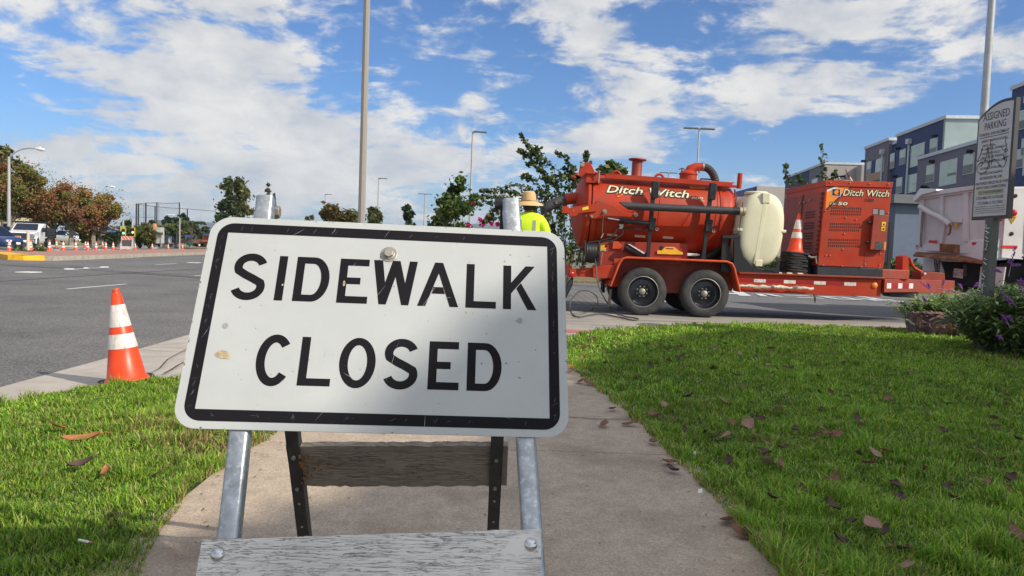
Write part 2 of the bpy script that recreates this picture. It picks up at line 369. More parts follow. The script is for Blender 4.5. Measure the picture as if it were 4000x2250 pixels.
M_soil = mat('lawn_soil', (.022, .035, .010, 1), .95, var=.4, vs=9, col2=(.10, .08, .035, 1), c2s=1.6, c2t=(.52, .7), bump=.006, bs=40)
M_mark = mat('road_paint', (.62, .61, .58, 1), .6, var=.15, vs=9, col2=(.25, .24, .22, 1), c2s=14, c2t=(.58, .75))

mb = MB(); ys = [-60, 40, 60, 85, 110, 400, 4000]
for i in range(len(ys)-1):
    z0, z1 = zg(ys[i])-.06, zg(ys[i+1])-.06
    mb.quad((-3500, ys[i], z0), (3500, ys[i], z0), (3500, ys[i+1], z1), (-3500, ys[i+1], z1))
o = mb.build('ground', M_ground, smooth=0); o['kind'] = 'structure'
mb = MB(); ys = [-30, 0, 10, 20, 30, 40, 50, 60, 75, 90, 110, 180, 420]
for i in range(len(ys)-1):
    x1 = -3.65
    mb.quad((-62-ys[i]*.3, ys[i], zg(ys[i])), (x1, ys[i], zg(ys[i])), (x1, ys[i+1], zg(ys[i+1])), (-62-ys[i+1]*.3, ys[i+1], zg(ys[i+1])))
o = mb.build('road', M_asph, smooth=0); o['kind'] = 'structure'
# concrete gutter and apron between asphalt and verge, slightly sloped
sheet('gutter_apron', [(-3.655, 3.6), (-3.655, 9.6), (1.2, 9.6), (1.2, 5.2), (-1.1, 5.2), (-1.1, 3.6)], -.128, M_gutter)
mb = MB()
gut = [(-3.66, -6, -.118), (-3.63, 4, -.118), (-3.64, 6.5, -.116), (-3.72, 9.2, -.115)]
gin = [(-2.4, -6, -.09), (-2.4, 4, -.09), (-1.0, 6.5, -.055), (-.6, 9.2, -.05)]
for i in range(3):
    mb.quad(gut[i], gin[i], gin[i+1], gut[i+1])
o = mb.build('gutter', M_gutter, smooth=0); o['kind'] = 'structure'
M_crack = mat('crack_dark', (.06, .05, .04, 1), .95, var=.4)
mb = MB()
def crack(pts, z, w=.006):
    for a, b in zip(pts[:-1], pts[1:]):
        a = Vector((a[0], a[1], z)); b = Vector((b[0], b[1], z)); n = (b-a).cross(Vector((0, 0, 1))).normalized()*w*random.uniform(.5, 1.3)
        mb.quad(a-n, a+n, b+n, b-n)
def gl(px, py, z):
    p = G(px, py, z); return (p.x, p.y)
random.seed(4)
crack([gl(740, 1360, -.085), gl(690, 1385, -.085), gl(655, 1405, -.085), gl(625, 1440, -.085), gl(600, 1452, -.085), gl(560, 1462, -.085)], -.080, .008)
crack([gl(740, 1405, -.085), gl(700, 1425, -.085), gl(670, 1445, -.085), gl(640, 1460, -.085)], -.080, .007)
crack([gl(560, 1372, -.1), gl(640, 1378, -.1), gl(720, 1384, -.1)], -.086, .004)
crack([(-3.65, 7.0), (-2.9, 6.98), (-2.2, 7.02), (-1.1, 6.97)], -.070, .006)
crack([(-.2, 4.36), (.1, 4.33), (.3, 4.37), (.55, 4.34), (.74, 4.36)], .0012, .004)
o = mb.build('gutter_cracks', M_crack, smooth=0); o['kind'] = 'structure'
# dark tar joint lines across the road
mb = MB()
jl = [gl(-60, 1030, -.12), gl(150, 1043, -.12), gl(330, 1053, -.12), gl(520, 1068, -.12), gl(800, 1088, -.12), gl(1400, 1120, -.12)]
crack(jl, -.115, .07)
crack([(-11.2, 8), (-11.3, 14), (-11.4, 30)], -.115, .03)
o = mb.build('road_seams', mat('tar_seam', (.045, .043, .042, 1), .7), smooth=0); o['kind'] = 'structure'
mb = MB()
def dash(a, b, w=.06, z=-.114):
    a = G(*a); b = G(*b); d = (b-a).normalized(); n = Vector((-d.y, d.x, 0))*w; z = Vector((0, 0, .006))
    mb.quad(a-n+z, b-n+z, b+n+z, a+n+z)
dash((262, 1130), (492, 1110), .055); dash((260, 1054), (415, 1045), .08); dash((610, 1034), (690, 1030), .07); dash((760, 1078), (900, 1070), .06)
for p in [(112, 1065), (757, 1027)]:
    g = G(*p); mb.box((g.x, g.y, -.105), (.42, .5, .02))
for p in [(270, 1053), (345, 1049), (408, 1045)]:
    g = G(*p); mb.box((g.x, g.y, -.1), (.2, .2, .03))
random.seed(2)
for i in range(26):
    g = G(60+i*26+random.uniform(-6, 6), random.choice([975, 979, 972])-i*.15, None)
    mb.box((g.x, g.y, g.z+.03), (.3, .45, .03))
for i in range(8):
    dash((130+i*95, 984-i*1.2), (180+i*95, 983-i*1.2), .07)
dash((560, 969), (600, 967), .2); dash((600, 970), (622, 962), .2)
o = mb.build('road_markings', M_mark, smooth=0); o['kind'] = 'structure'

# driveway where the trailer stands
drv = [(-3.66, 9.15), (-3.66, 26), (70, 26), (70, 5), (10, 5), (-.9, 7.0), (-1.3, 9.15)]
sheet('driveway', drv, -.044, M_drive)
sheet('driveway_gutter', [(-1.3, 7.2), (-3.4, 9.2), (-3.4, 12.75), (16, 12.9), (16, 7.2)], -.040, M_dgut)
mb = MB(); crack([(-3, 11.2), (2.5, 11.35), (6, 11.2), (10, 11.5)], -.036, .012); crack([(-3, 12.7), (3, 12.72), (12, 12.85)], -.036, .012); crack([(1.4, 9.6), (1.9, 10.3), (2.6, 10.9)], -.036, .005)
o = mb.build('driveway_seams', M_crack, smooth=0); o['kind'] = 'structure'
M_brick = bpy.data.materials.new('brick_pavers'); M_brick.use_nodes = True
def brickify(mt, c1, c2, mo, sc, bw=.5, rh=.25):
    t = mt.node_tree; N = t.nodes; b = N['Principled BSDF']; b.inputs['Roughness'].default_value = .9
    tcn = N.new('ShaderNodeTexCoord'); br = N.new('ShaderNodeTexBrick'); br.inputs['Scale'].default_value = sc; t.links.new(tcn.outputs['Object'], br.inputs['Vector'])
    br.inputs['Color1'].default_value = c1; br.inputs['Color2'].default_value = c2; br.inputs['Mortar'].default_value = mo; br.inputs['Mortar Size'].default_value = .03
    t.links.new(br.outputs['Color'], b.inputs['Base Color'])
brickify(M_brick, (.42, .20, .15, 1), (.36, .17, .12, 1), (.3, .2, .16, 1), 4)
M_pave = bpy.data.materials.new('grey_pavers'); M_pave.use_nodes = True
brickify(M_pave, (.22, .20, .18, 1), (.17, .155, .14, 1), (.05, .045, .04, 1), 1.6)
sheet('paver_strip', [(-3.4, 14.2), (-3.4, 19), (3.4, 19), (3.6, 14.2)], -.036, M_pave)
M_redk = mat('red_kerb_paint', (.42, .13, .11, 1), .7, var=.2, vs=8)
mb = MB(); mb.bb((-.2, 9.28, -.05), (1.35, 9.52, -.03)); o = mb.build('red_kerb_line', M_redk); o['kind'] = 'structure'
mb = MB()
def pl(a, b, w=.06, z=-.032):
    a = G(*a, -.036); b = G(*b, -.036); d = (b-a).normalized(); n = Vector((-d.y, d.x, 0))*w; a.z = b.z = z; mb.quad(a-n, b-n, b+n, a+n)
pl((2856, 1127), (2912, 1156), .16); pl((3335, 1154), (3440, 1170), .14); pl((2600, 1175), (2625, 1182), .1)
pl((2440, 1287), (2500, 1284), .05)
g0 = G(3150, 1158, -.036)
for i in range(5):
    x = g0.x-2.2+i*1.0; y = g0.y-i*.12
    if i == 0: mb.box((x, y, -.030), (.5, .5, .004)); 
    if i == 1: mb.prism([(x-.35, y-.6, -.032), (x-.15, y-.6, -.032), (x+.1, y+.6, -.032), (x-.1, y+.6, -.032)], (0, 0, .004)); mb.box((x+.2, y, -.026), (.2, 1.1, .004))
    if i == 2: mb.box((x, y-.5, -.030), (.7, .2, .004)); mb.box((x, y+.5, -.030), (.7, .2, .004))
    if i == 3: mb.box((x-.3, y, -.030), (.18, 1.2, .004)); mb.box((x+.3, y, -.030), (.18, 1.2, .004)); mb.box((x, y+.5, -.026), (.6, .2, .004)); mb.box((x, y-.5, -.026), (.6, .2, .004))
    if i == 4: mb.box((x-.3, y, -.030), (.18, 1.2, .004)); mb.box((x+.1, y+.1, -.026), (.7, .2, .004)); mb.box((x+.1, y-.5, -.026), (.7, .2, .004))
o = mb.build('driveway_markings', M_mark, smooth=0); o['kind'] = 'structure'
# planted strip behind the driveway
sheet('planting_bed', [(-3.6, 24.0), (-3.6, 29), (16, 30), (70, 30), (70, 26.2), (14, 25)], .02, mat('bed_litter', (.16, .12, .06, 1), .95, var=.5, vs=14, col2=(.25, .2, .07, 1), c2s=20), skirt=.1)

# sidewalk slabs with joints
mb = MB(); yj = [-3, -.9, .6, 2.02, 3.62, 4.42, 5.75, 7.15]
for a, b in zip(yj[:-1], yj[1:]):
    xl0, xl1 = -1.16-.03*a, -1.16-.03*b
    def xr(y): return .90-.075*max(0, y-2.5) if y < 5 else .71-.12*(y-5)
    mb.prism([(xl0, a+.006, -.004), (xr(a)+.1, a+.006, -.004), (xr(b)+.1, b-.006, -.004), (xl1, b-.006, -.004)], (0, 0, -.12))
o = mb.build('sidewalk', M_side, smooth=0, bevel=.004); o['kind'] = 'structure'
sheet('sidewalk_joint_bed', [(-1.3, -3.2), (1.0, -3.2), (.75, 7.1), (-1.35, 7.1)], -.03, M_crack)
# dirt and clippings beside the edges
lawn = [(.90, -3), (.88, 2.25), (.85, 3.3), (.75, 4.63), (.55, 6.05), (.45, 7.3), (.66, 8.5), (1.15, 9.3), (1.75, 9.88), (2.6, 10.6), (3.5, 11.05), (5, 11.15), (6.2, 11.1), (9, 11.3), (14, 10.5), (14, -3)]
verge = [(-1.04, -3), (-1.07, 2.1), (-1.17, 2.45), (-1.26, 2.85), (-1.2, 3.7), (-1.22, 4.6), (-1.6, 5.15), (-2.2, 5.25), (-2.45, 5.15), (-2.68, 4.92), (-2.86, 4.55), (-2.95, 4.1), (-3.0, 2), (-3.0, -3)]
def ragged(poly, keep_x, seed):
    r = random.Random(seed); out = []
    for a, b in zip(poly, poly[1:]+poly[:1]):
        L_ = math.hypot(b[0]-a[0], b[1]-a[1]); n = max(1, int(L_/.14)) if min(a[1], b[1]) > -3.1 and L_ < 6 else 1
        for i in range(n):
            t = i/n; j = 0 if i == 0 else r.gauss(0, .011); out.append((a[0]+(b[0]-a[0])*t+j, a[1]+(b[1]-a[1])*t+j*.6))
    return out
lawn = ragged(lawn, 0, 3); verge = ragged(verge, 0, 4)
sheet('lawn_soil_right', lawn, -.008, M_soil, skirt=.06)
sheet('lawn_soil_left', verge, -.008, M_soil, skirt=.09)

def inpoly(x, y, poly):
    r = np.zeros(len(x), bool); n = len(poly); j = n-1
    for i in range(n):
        xi, yi = poly[i]; xj, yj_ = poly[j]
        c = ((yi > y) != (yj_ > y)) & (x < (xj-xi)*(y-yi)/(yj_-yi+1e-12)+xi); r ^= c; j = i
    return r
def vnoise(x, y, s, seed):
    rg = np.random.default_rng(seed); T = rg.random((64, 64)); u = x*s % 64; v = y*s % 64
    i = np.floor(u).astype(int); j = np.floor(v).astype(int); fu = u-i; fv = v-j; fu = fu*fu*(3-2*fu); fv = fv*fv*(3-2*fv)
    i &= 63; j &= 63; i2 = (i+1) & 63; j2 = (j+1) & 63
    return (T[i, j]*(1-fu)+T[i2, j]*fu)*(1-fv)+(T[i, j2]*(1-fu)+T[i2, j2]*fu)*fv
def grass(name, poly, bands, seed, label, straw=None, lush=1.):
    rng = np.random.default_rng(seed); X = []; Y = []; K = []
    px = [p[0] for p in poly]
    for (y0, y1, den, sc) in bands:
        xa = max(min(px), -1.6*y1-2.5); xb = min(max(px), 1.5*y1+2.5); n = int(den*(y1-y0)*(xb-xa)); x = rng.uniform(xa, xb, n); y = rng.uniform(y0, y1, n)
        vis = np.abs(x) < .74*y+.4; ok = (vis | (rng.random(n) < .16/sc)) & inpoly(x, y, poly); X.append(x[ok]); Y.append(y[ok]); K.append(np.where(vis[ok], sc, sc*2.3))
    x = np.concatenate(X); y = np.concatenate(Y); k = np.concatenate(K); n = len(x)
    big = vnoise(x, y, 1.7, seed+1)*.5+vnoise(x, y, 4.5, seed+2)*.5; tuft = vnoise(x, y, 9, seed+3)
    h = (.014+.048*tuft**1.8)*lush*rng.uniform(.45, 1.45, n); h *= np.where(big > .62, 1.35, 1.)
    # longer grass hanging over the edges
    edge = np.full(n, 9.)
    for a, b in zip(poly, poly[1:]+poly[:1]):
        ax, ay = a; bx, by = b; L2 = (bx-ax)**2+(by-ay)**2; t = np.clip(((x-ax)*(bx-ax)+(y-ay)*(by-ay))/L2, 0, 1)
        edge = np.minimum(edge, np.hypot(x-ax-t*(bx-ax), y-ay-t*(by-ay)))
    h *= 1+.35*(edge < .09)*rng.random(n)
    w = (.0016+.0013*rng.random(n))*k
    th = rng.uniform(0, 2*pi, n); lean = rng.uniform(.1, 1.15, n)*h; lx = np.cos(th)*lean; ly = np.sin(th)*lean
    ph = th+pi/2+rng.normal(0, .5, n); wx = np.cos(ph)*w; wy = np.sin(ph)*w; z0 = np.full(n, -.01)
    bl = np.stack([x-wx, y-wy, z0], 1); brr = np.stack([x+wx, y+wy, z0], 1)
    ml = np.stack([x+lx*.35-wx*.85, y+ly*.35-wy*.85, z0+h*.6], 1); mr = np.stack([x+lx*.35+wx*.85, y+ly*.35+wy*.85, z0+h*.6], 1)
    tp = np.stack([x+lx, y+ly, z0+h*rng.uniform(.75, 1.05, n)], 1)
    v = np.stack([bl, brr, mr, ml, tp], 1).reshape(-1, 3)
    me = bpy.data.meshes.new(name); me.vertices.add(5*n); me.loops.add(7*n); me.polygons.add(2*n)
    me.vertices.foreach_set('co', v.ravel())
    li = (np.arange(n)*5)[:, None]+np.array([0, 1, 2, 3, 3, 2, 4]); me.loops.foreach_set('vertex_index', li.ravel())
    ls = (np.arange(n)*7)[:, None]+np.array([0, 4]); me.polygons.foreach_set('loop_start', ls.ravel()); me.update(calc_edges=True)
    pal = np.array([(.21, .40, .030), (.32, .49, .045), (.13, .29, .024), (.45, .54, .08), (.46, .44, .15)])
    pw = np.array([.3, .28, .2, .14, .08]); ci = rng.choice(5, n, p=pw); c = pal[ci]*rng.uniform(.5, 1.3, (n, 1)); c *= (.68+.62*big)[:, None]
    dry = rng.random(n) < (.02+.10*(vnoise(x, y, 2.3, seed+7) > .78)+.28*(edge < .03))
    if straw is not None:
        for (sx, sy, sr, sp) in straw: dry |= (rng.random(n) < sp*np.exp(-((x-sx)**2+(y-sy)**2)/(sr*sr)))
    c[dry] = np.array([.38, .27, .12])*rng.uniform(.55, 1.15, (dry.sum(), 1))
    at = me.color_attributes.new('col', 'FLOAT_COLOR', 'POINT'); c4 = np.ones((n, 4)); c4[:, :3] = c; at.data.foreach_set('color', np.repeat(c4, 5, 0).ravel())
    me.materials.append(M_grassb); o = link_mesh(name, me); tag(o, label, 'grass', kind='stuff'); return o
bands = [(1.6, 3.2, 24000, .85), (3.2, 5.0, 13000, 1.15), (5.0, 7.5, 6500, 1.6), (7.5, 11.6, 3000, 2.5)]
grass('lawn_grass', lawn, bands, 11, 'lawn of green grass strewn with dead leaves right of the sidewalk', straw=[(6.0, 7.7, .9, .45), (.95, 4.4, .15, .4)])
grass('verge_grass', verge, bands, 23, 'sunlit verge of green grass with a straw patch left of the sidewalk', straw=[(-1.5, 3.55, .22, .7), (-1.3, 3.3, .16, .6), (-1.85, 3.75, .2, .4)], lush=.95)
# taller tufts on the right edge near the viewer
rng = np.random.default_rng(5)
# small grit, clippings on the sidewalk
mb = MB(); random.seed(9)
for i in range(420):
    if random.random() < .6:
        y = random.uniform(2.05, 5.5); e = random.choice([-1.15-.02*y, .93-.05*(y-2)]); x = e+abs(random.gauss(0, .09))*(1 if e < 0 else -1)
    else:
        x = random.uniform(-1, .8); y = random.uniform(2.0, 6)
    r = random.uniform(.002, .006); a = random.uniform(0, pi); l = random.uniform(1, 3.2)
    mb.quad(*[(x+r*(l*c_*cos(a)-s_*sin(a)*.6), y+r*(l*c_*sin(a)+s_*cos(a)*.6), .0015+random.uniform(0, .002)) for c_, s_ in ((1, 0), (0, 1), (-1, 0), (0, -1))])
o = mb.build('sidewalk_grit', mat('grit', (.10, .07, .045, 1), .9, var=.5, vs=3), smooth=0); tag(o, 'tiny dry clippings and grit scattered on the concrete sidewalk', 'debris', kind='stuff')

# fallen leaves, each its own object
def leaf_proto(name, curl, w, L, jag, mt, seed):
    random.seed(seed); mb = MB(); nx, ny = 8, 4; vs = []; curl *= .55
    for i in range(nx+1):
        t = i/nx; half = w*sin(pi*min(1, t*1.02+.0))**.7*(1+random.uniform(-jag, jag)) if 0 < i < nx else 0.0008
        for j in range(ny+1):
            s = (j/ny-.5)*2; x = (t-.5)*L; y = s*half*(1+.25*sin(7*t+seed*2)); z = curl*(s*s)*.35*w+curl*.12*L*(2*t-1)**2+random.uniform(-1, 1)*w*.05+.0
            vs.append((x, y, z))
    mb.add(vs, [(i*(ny+1)+j, (i+1)*(ny+1)+j, (i+1)*(ny+1)+j+1, i*(ny+1)+j+1) for i in range(nx) for j in range(ny)])
    mb.tube([(L*.48, 0, curl*.1*L), (L*.62, .004, curl*.16*L), (L*.74, .002, curl*.1*L)], .0012, 5)
    o = mb.build(name, mt, smooth=50); return o
M_lf1 = mat('dead_leaf_brown', (.22, .105, .065, 1), .75, var=.3, vs=40, trans=.15)
M_lf2 = mat('dead_leaf_dark', (.085, .045, .038, 1), .8, var=.35, vs=40)
M_lf3 = mat('dead_leaf_pale', (.34, .20, .145, 1), .75, var=.25, vs=40, trans=.15)
M_lf4 = mat('dead_leaf_orange', (.42, .16, .06, 1), .7, var=.25, vs=40, trans=.2)
protos = [('brown', leaf_proto('fallen_leaf', 1.2, .028, .085, .15, M_lf1, 1)), ('dark', leaf_proto('fallen_leaf', 2.0, .024, .075, .3, M_lf2, 2)), ('pale', leaf_proto('fallen_leaf', .8, .032, .09, .12, M_lf3, 3)), ('orange', leaf_proto('fallen_leaf', 1.6, .022, .095, .1, M_lf4, 4))]
used = set()
def drop(px, py, kind, sc, lab, group, rz=None, z=.022, tilt=.25):
    g = G(px, py, z); src = protos[kind][1]
    if kind in used: o = src.copy(); COL.objects.link(o)
    else: o = src; used.add(kind)
    o.location = (g.x, g.y, z); o.scale = (sc, sc, sc); o.rotation_euler = (random.uniform(-tilt, tilt)*1.6, random.uniform(-tilt, tilt)*1.6, random.uniform(0, 6.28) if rz is None else rz)
    tag(o, lab, 'leaf', group)
random.seed(21)
LL = ['brown curled dead leaf lying on the right-hand lawn', 'dark shrivelled dead leaf lying on the right-hand lawn', 'pale pinkish dead leaf lying on the right-hand lawn']
c7 = [(95, 212, 0), (133, 207, 0), (185, 213, 1), (100, 272, 0), (155, 165, 1), (225, 300, 1), (218, 340, 0), (398, 372, 2), (475, 316, 1), (552, 225, 0), (630, 212, 0), (677, 172, 0), (520, 345, 0), (572, 288, 0), (615, 275, 1), (638, 265, 1), (740, 270, 0),
 (820, 217, 0), (872, 198, 1), (853, 258, 1), (952, 250, 2), (1010, 225, 1), (985, 303, 1), (1035, 278, 1), (1122, 222, 0), (1110, 310, 2), (1150, 330, 1), (1195, 322, 2), (1230, 328, 1), (1132, 350, 2), (930, 367, 1), (1075, 422, 0), (960, 425, 0), (805, 330, 1), (733, 402, 2),
 (1190, 502, 2), (1160, 548, 2), (1468, 192, 1), (1555, 187, 0), (1510, 300, 1), (1770, 368, 1), (1850, 355, 1), (1875, 352, 0), (1375, 372, 1), (1380, 460, 1), (1445, 460, 1), (1750, 490, 0), (1535, 483, 1), (1955, 568, 2), (2085, 522, 1), (2290, 530, 1), (2390, 515, 2), (2385, 470, 0),
 (2325, 600, 0), (2330, 638, 2), (2055, 668, 1), (2450, 710, 1), (1605, 632, 2), (1460, 552, 2), (1385, 552, 1), (1585, 600, 1), (1400, 655, 2), (1360, 692, 2), (1470, 685, 0), (1425, 680, 0), (1015, 515, 0), (870, 508, 2), (745, 500, 0), (680, 480, 1), (775, 515, 1), (545, 522, 2),
 (490, 572, 0), (380, 540, 1), (910, 618, 0), (1000, 628, 2), (1020, 590, 1), (1065, 600, 1), (655, 660, 1), (880, 690, 2), (830, 695, 1), (770, 672, 1), (1020, 722, 1), (1100, 735, 0), (1085, 780, 1), (1185, 755, 1), (895, 830, 1), (1100, 832, 2), (1170, 845, 0), (1680, 785, 2), (1730, 770, 0), (1655, 840, 0), (1590, 790, 1),
 (2240, 775, 2), (2360, 820, 1), (1780, 945, 1), (1795, 960, 1), (2280, 940, 0), (2410, 920, 1), (2400, 985, 0), (1810, 1030, 1), (2105, 1030, 1), (1660, 1165, 2), (1560, 1155, 1), (1740, 1210, 1), (1485, 1250, 1), (1760, 1300, 0), (1835, 1305, 1), (1850, 1395, 2), (2410, 1215, 2), (2445, 1220, 0), (1450, 925, 0), (1450, 1070, 1), (1130, 1030, 1), (1290, 980, 1), (2070, 965, 1), (1950, 870, 1), (1250, 660, 1)]
for (a, b, k) in c7:
    px, py = 2200+a*.7246, 1200+b*.7246
    drop(px, py, k, random.uniform(.6, 1.05)*(1.05 if b > 1100 else 1), LL[k], 'dead leaves scattered on the right-hand lawn', z=random.uniform(.022, .036), tilt=.4)
for (a, b, k) in [(220, 632, 0), (360, 628, 0), (268, 548, 0), (485, 725, 0), (570, 835, 0), (590, 878, 1), (890, 1148, 0), (955, 1215, 0), (1015, 1230, 1), (35, 325, 3), (40, 345, 0), (135, 410, 0), (95, 400, 0)]:
    drop(2200+a*.7246, 1200+b*.7246, k, random.uniform(.9, 1.15), 'brown dead leaf at the right edge of the concrete sidewalk', 'dead leaves along the right edge of the sidewalk', z=.012)
for lab, (px, py, k, sc, rz) in {'orange dead leaf standing up in the left verge, the topmost one': (220, 1667, 3, 1.05, 1.2), 'long reddish orange dead leaf lying on the left verge': (318, 1716, 3, 1.7, .35), 'dark curled dead leaf on the left verge below the two orange leaves': (318, 1815, 1, 1.3, .4),
  'small tan dead leaf in the middle of the left verge': (412, 1843, 3, .9, 1.9), 'small brown dead leaf on the left verge nearest the sidewalk': (628, 1842, 0, .8, .7)}.items():
    drop(px, py, k, sc, lab, None, rz, z=.035, tilt=.35)
# bits of white litter
mb = MB(); g = G(332, 2122, .02); mb.cyl((g.x-.02, g.y, .03), (g.x+.02, g.y-.01, .028), .004, n=10); mb.cur = 1; mb.cyl((g.x+.02, g.y-.01, .028), (g.x+.034, g.y-.0135, .0273), .0041, n=10)
tag(mb.build('cigarette_butt', [M_white, M_lf4]), 'white cigarette butt lying in the shaded grass of the left verge', 'cigarette butt')
for i, (px, py, lab) in enumerate([(2712, 1765, 'small white paper scrap in the lawn, the farther of two'), (2735, 1913, 'small white paper scrap at the lawn edge, the nearer of two')]):
    mb = MB(); g = G(px, py, .03); mb.add([(g.x-.010, g.y, .016), (g.x+.007, g.y-.008, .020), (g.x+.010, g.y+.006, .034), (g.x-.004, g.y+.009, .03), (g.x, g.y, .024)], [(0, 1, 4), (1, 2, 4), (2, 3, 4), (3, 0, 4)])
    tag(mb.build('paper_scrap', M_white), lab, 'litter')

# ------------------------------------------------------------------ the A-frame barricade with its sign
SO = Vector((-0.263, 1.498, 0.840)); SU = Vector((.9971, .0710, -.0080)).normalized(); SN = Vector((.067, -.887, .457)).normalized(); SV = SN.cross(SU).normalized()*1
if SV.z < 0: SV = -SV
def SP(u, v, w=0): return SO+SU*(u/1000)+SV*(v/1000)+SN*(w/1000)
hinge = SP(-10, 300, -25)
bar = empty('a_frame_barricade', (-.26, 1.75, 0), 'folding A-frame barricade with a white SIDEWALK CLOSED sign, standing on the sidewalk', 'barricade')
def rrect(w, h, r, n=10):
    pts = []
    for cxx, cyy, a0 in ((w/2-r, h/2-r, 0), (-w/2+r, h/2-r, 90), (-w/2+r, -h/2+r, 180), (w/2-r, -h/2+r, 270)):
        for i in range(n+1):
            a = radians(a0+90*i/n); pts.append((cxx+r*cos(a), cyy+r*sin(a)))
    return pts
def signmat(name, base, scr, rough, samt, chips):
    mt = mat(name, base, rough, var=.04, vs=9, bump=.00015, bs=900, spec=.4)
    t = mt.node_tree; N = t.nodes; b = N['Principled BSDF']; src = b.inputs['Base Color'].links[0].from_socket
    tcn = N.new('ShaderNodeTexCoord')
    fac = None
    for i, (rz, sc, wd) in enumerate([(.5, 3.2, .0022), (-1.0, 4.0, .0016), (1.35, 3.0, .0018)]):
        mp_ = N.new('ShaderNodeMapping'); mp_.inputs['Rotation'].default_value = (0, rz, 0); mp_.inputs['Scale'].default_value = (sc, 1, sc*.22); t.links.new(tcn.outputs['Object'], mp_.inputs[0])
        n = N.new('ShaderNodeTexNoise'); n.inputs['Scale'].default_value = 3.1; n.inputs['Detail'].default_value = 1.5; t.links.new(mp_.outputs[0], n.inputs['Vector'])
        a = N.new('ShaderNodeMath'); a.operation = 'SUBTRACT'; t.links.new(n.outputs[0], a.inputs[0]); a.inputs[1].default_value = .5
        a2 = N.new('ShaderNodeMath'); a2.operation = 'ABSOLUTE'; t.links.new(a.outputs[0], a2.inputs[0])
        a3 = N.new('ShaderNodeMath'); a3.operation = 'LESS_THAN'; t.links.new(a2.outputs[0], a3.inputs[0]); a3.inputs[1].default_value = wd
        g = N.new('ShaderNodeTexNoise'); g.inputs['Scale'].default_value = 7+i*3; g.inputs['Detail'].default_value = 3; t.links.new(tcn.outputs['Object'], g.inputs['Vector'])
        g2 = N.new('ShaderNodeMath'); g2.operation = 'GREATER_THAN'; t.links.new(g.outputs[0], g2.inputs[0]); g2.inputs[1].default_value = .53
        pm = N.new('ShaderNodeMath'); pm.operation = 'MULTIPLY'; t.links.new(a3.outputs[0], pm.inputs[0]); t.links.new(g2.outputs[0], pm.inputs[1])
        if fac is None: fac = pm.outputs[0]
        else:
            q = N.new('ShaderNodeMath'); q.operation = 'MAXIMUM'; t.links.new(fac, q.inputs[0]); t.links.new(pm.outputs[0], q.inputs[1]); fac = q.outputs[0]
    # scuffs and chips
    v = N.new('ShaderNodeTexNoise'); v.inputs['Scale'].default_value = 75; v.inputs['Detail'].default_value = 6; v.inputs['Roughness'].default_value = .7; t.links.new(tcn.outputs['Object'], v.inputs['Vector'])
    vg = N.new('ShaderNodeMath'); vg.operation = 'GREATER_THAN'; vg.inputs[1].default_value = chips; t.links.new(v.outputs[0], vg.inputs[0])
    q = vg
    m2 = N.new('ShaderNodeMath'); m2.operation = 'MULTIPLY'; t.links.new(q.outputs[0], m2.inputs[0]); m2.inputs[1].default_value = samt
    mx_ = N.new('ShaderNodeMix'); mx_.data_type = 'RGBA'; t.links.new(m2.outputs[0], mx_.inputs[0]); t.links.new(src, mx_.inputs[6]); mx_.inputs[7].default_value = scr; t.links.new(mx_.outputs[2], b.inputs['Base Color'])
    return mt
M_signw = signmat('sign_white_sheeting', (.45, .462, .445, 1), (.80, .80, .78, 1), .42, .3, .80)
M_signk = signmat('sign_black_sheeting', (.010, .009, .011, 1), (.15, .15, .155, 1), .6, .75, .71)
M_signk.node_tree.nodes['Principled BSDF'].inputs['Specular IOR Level'].default_value = .12
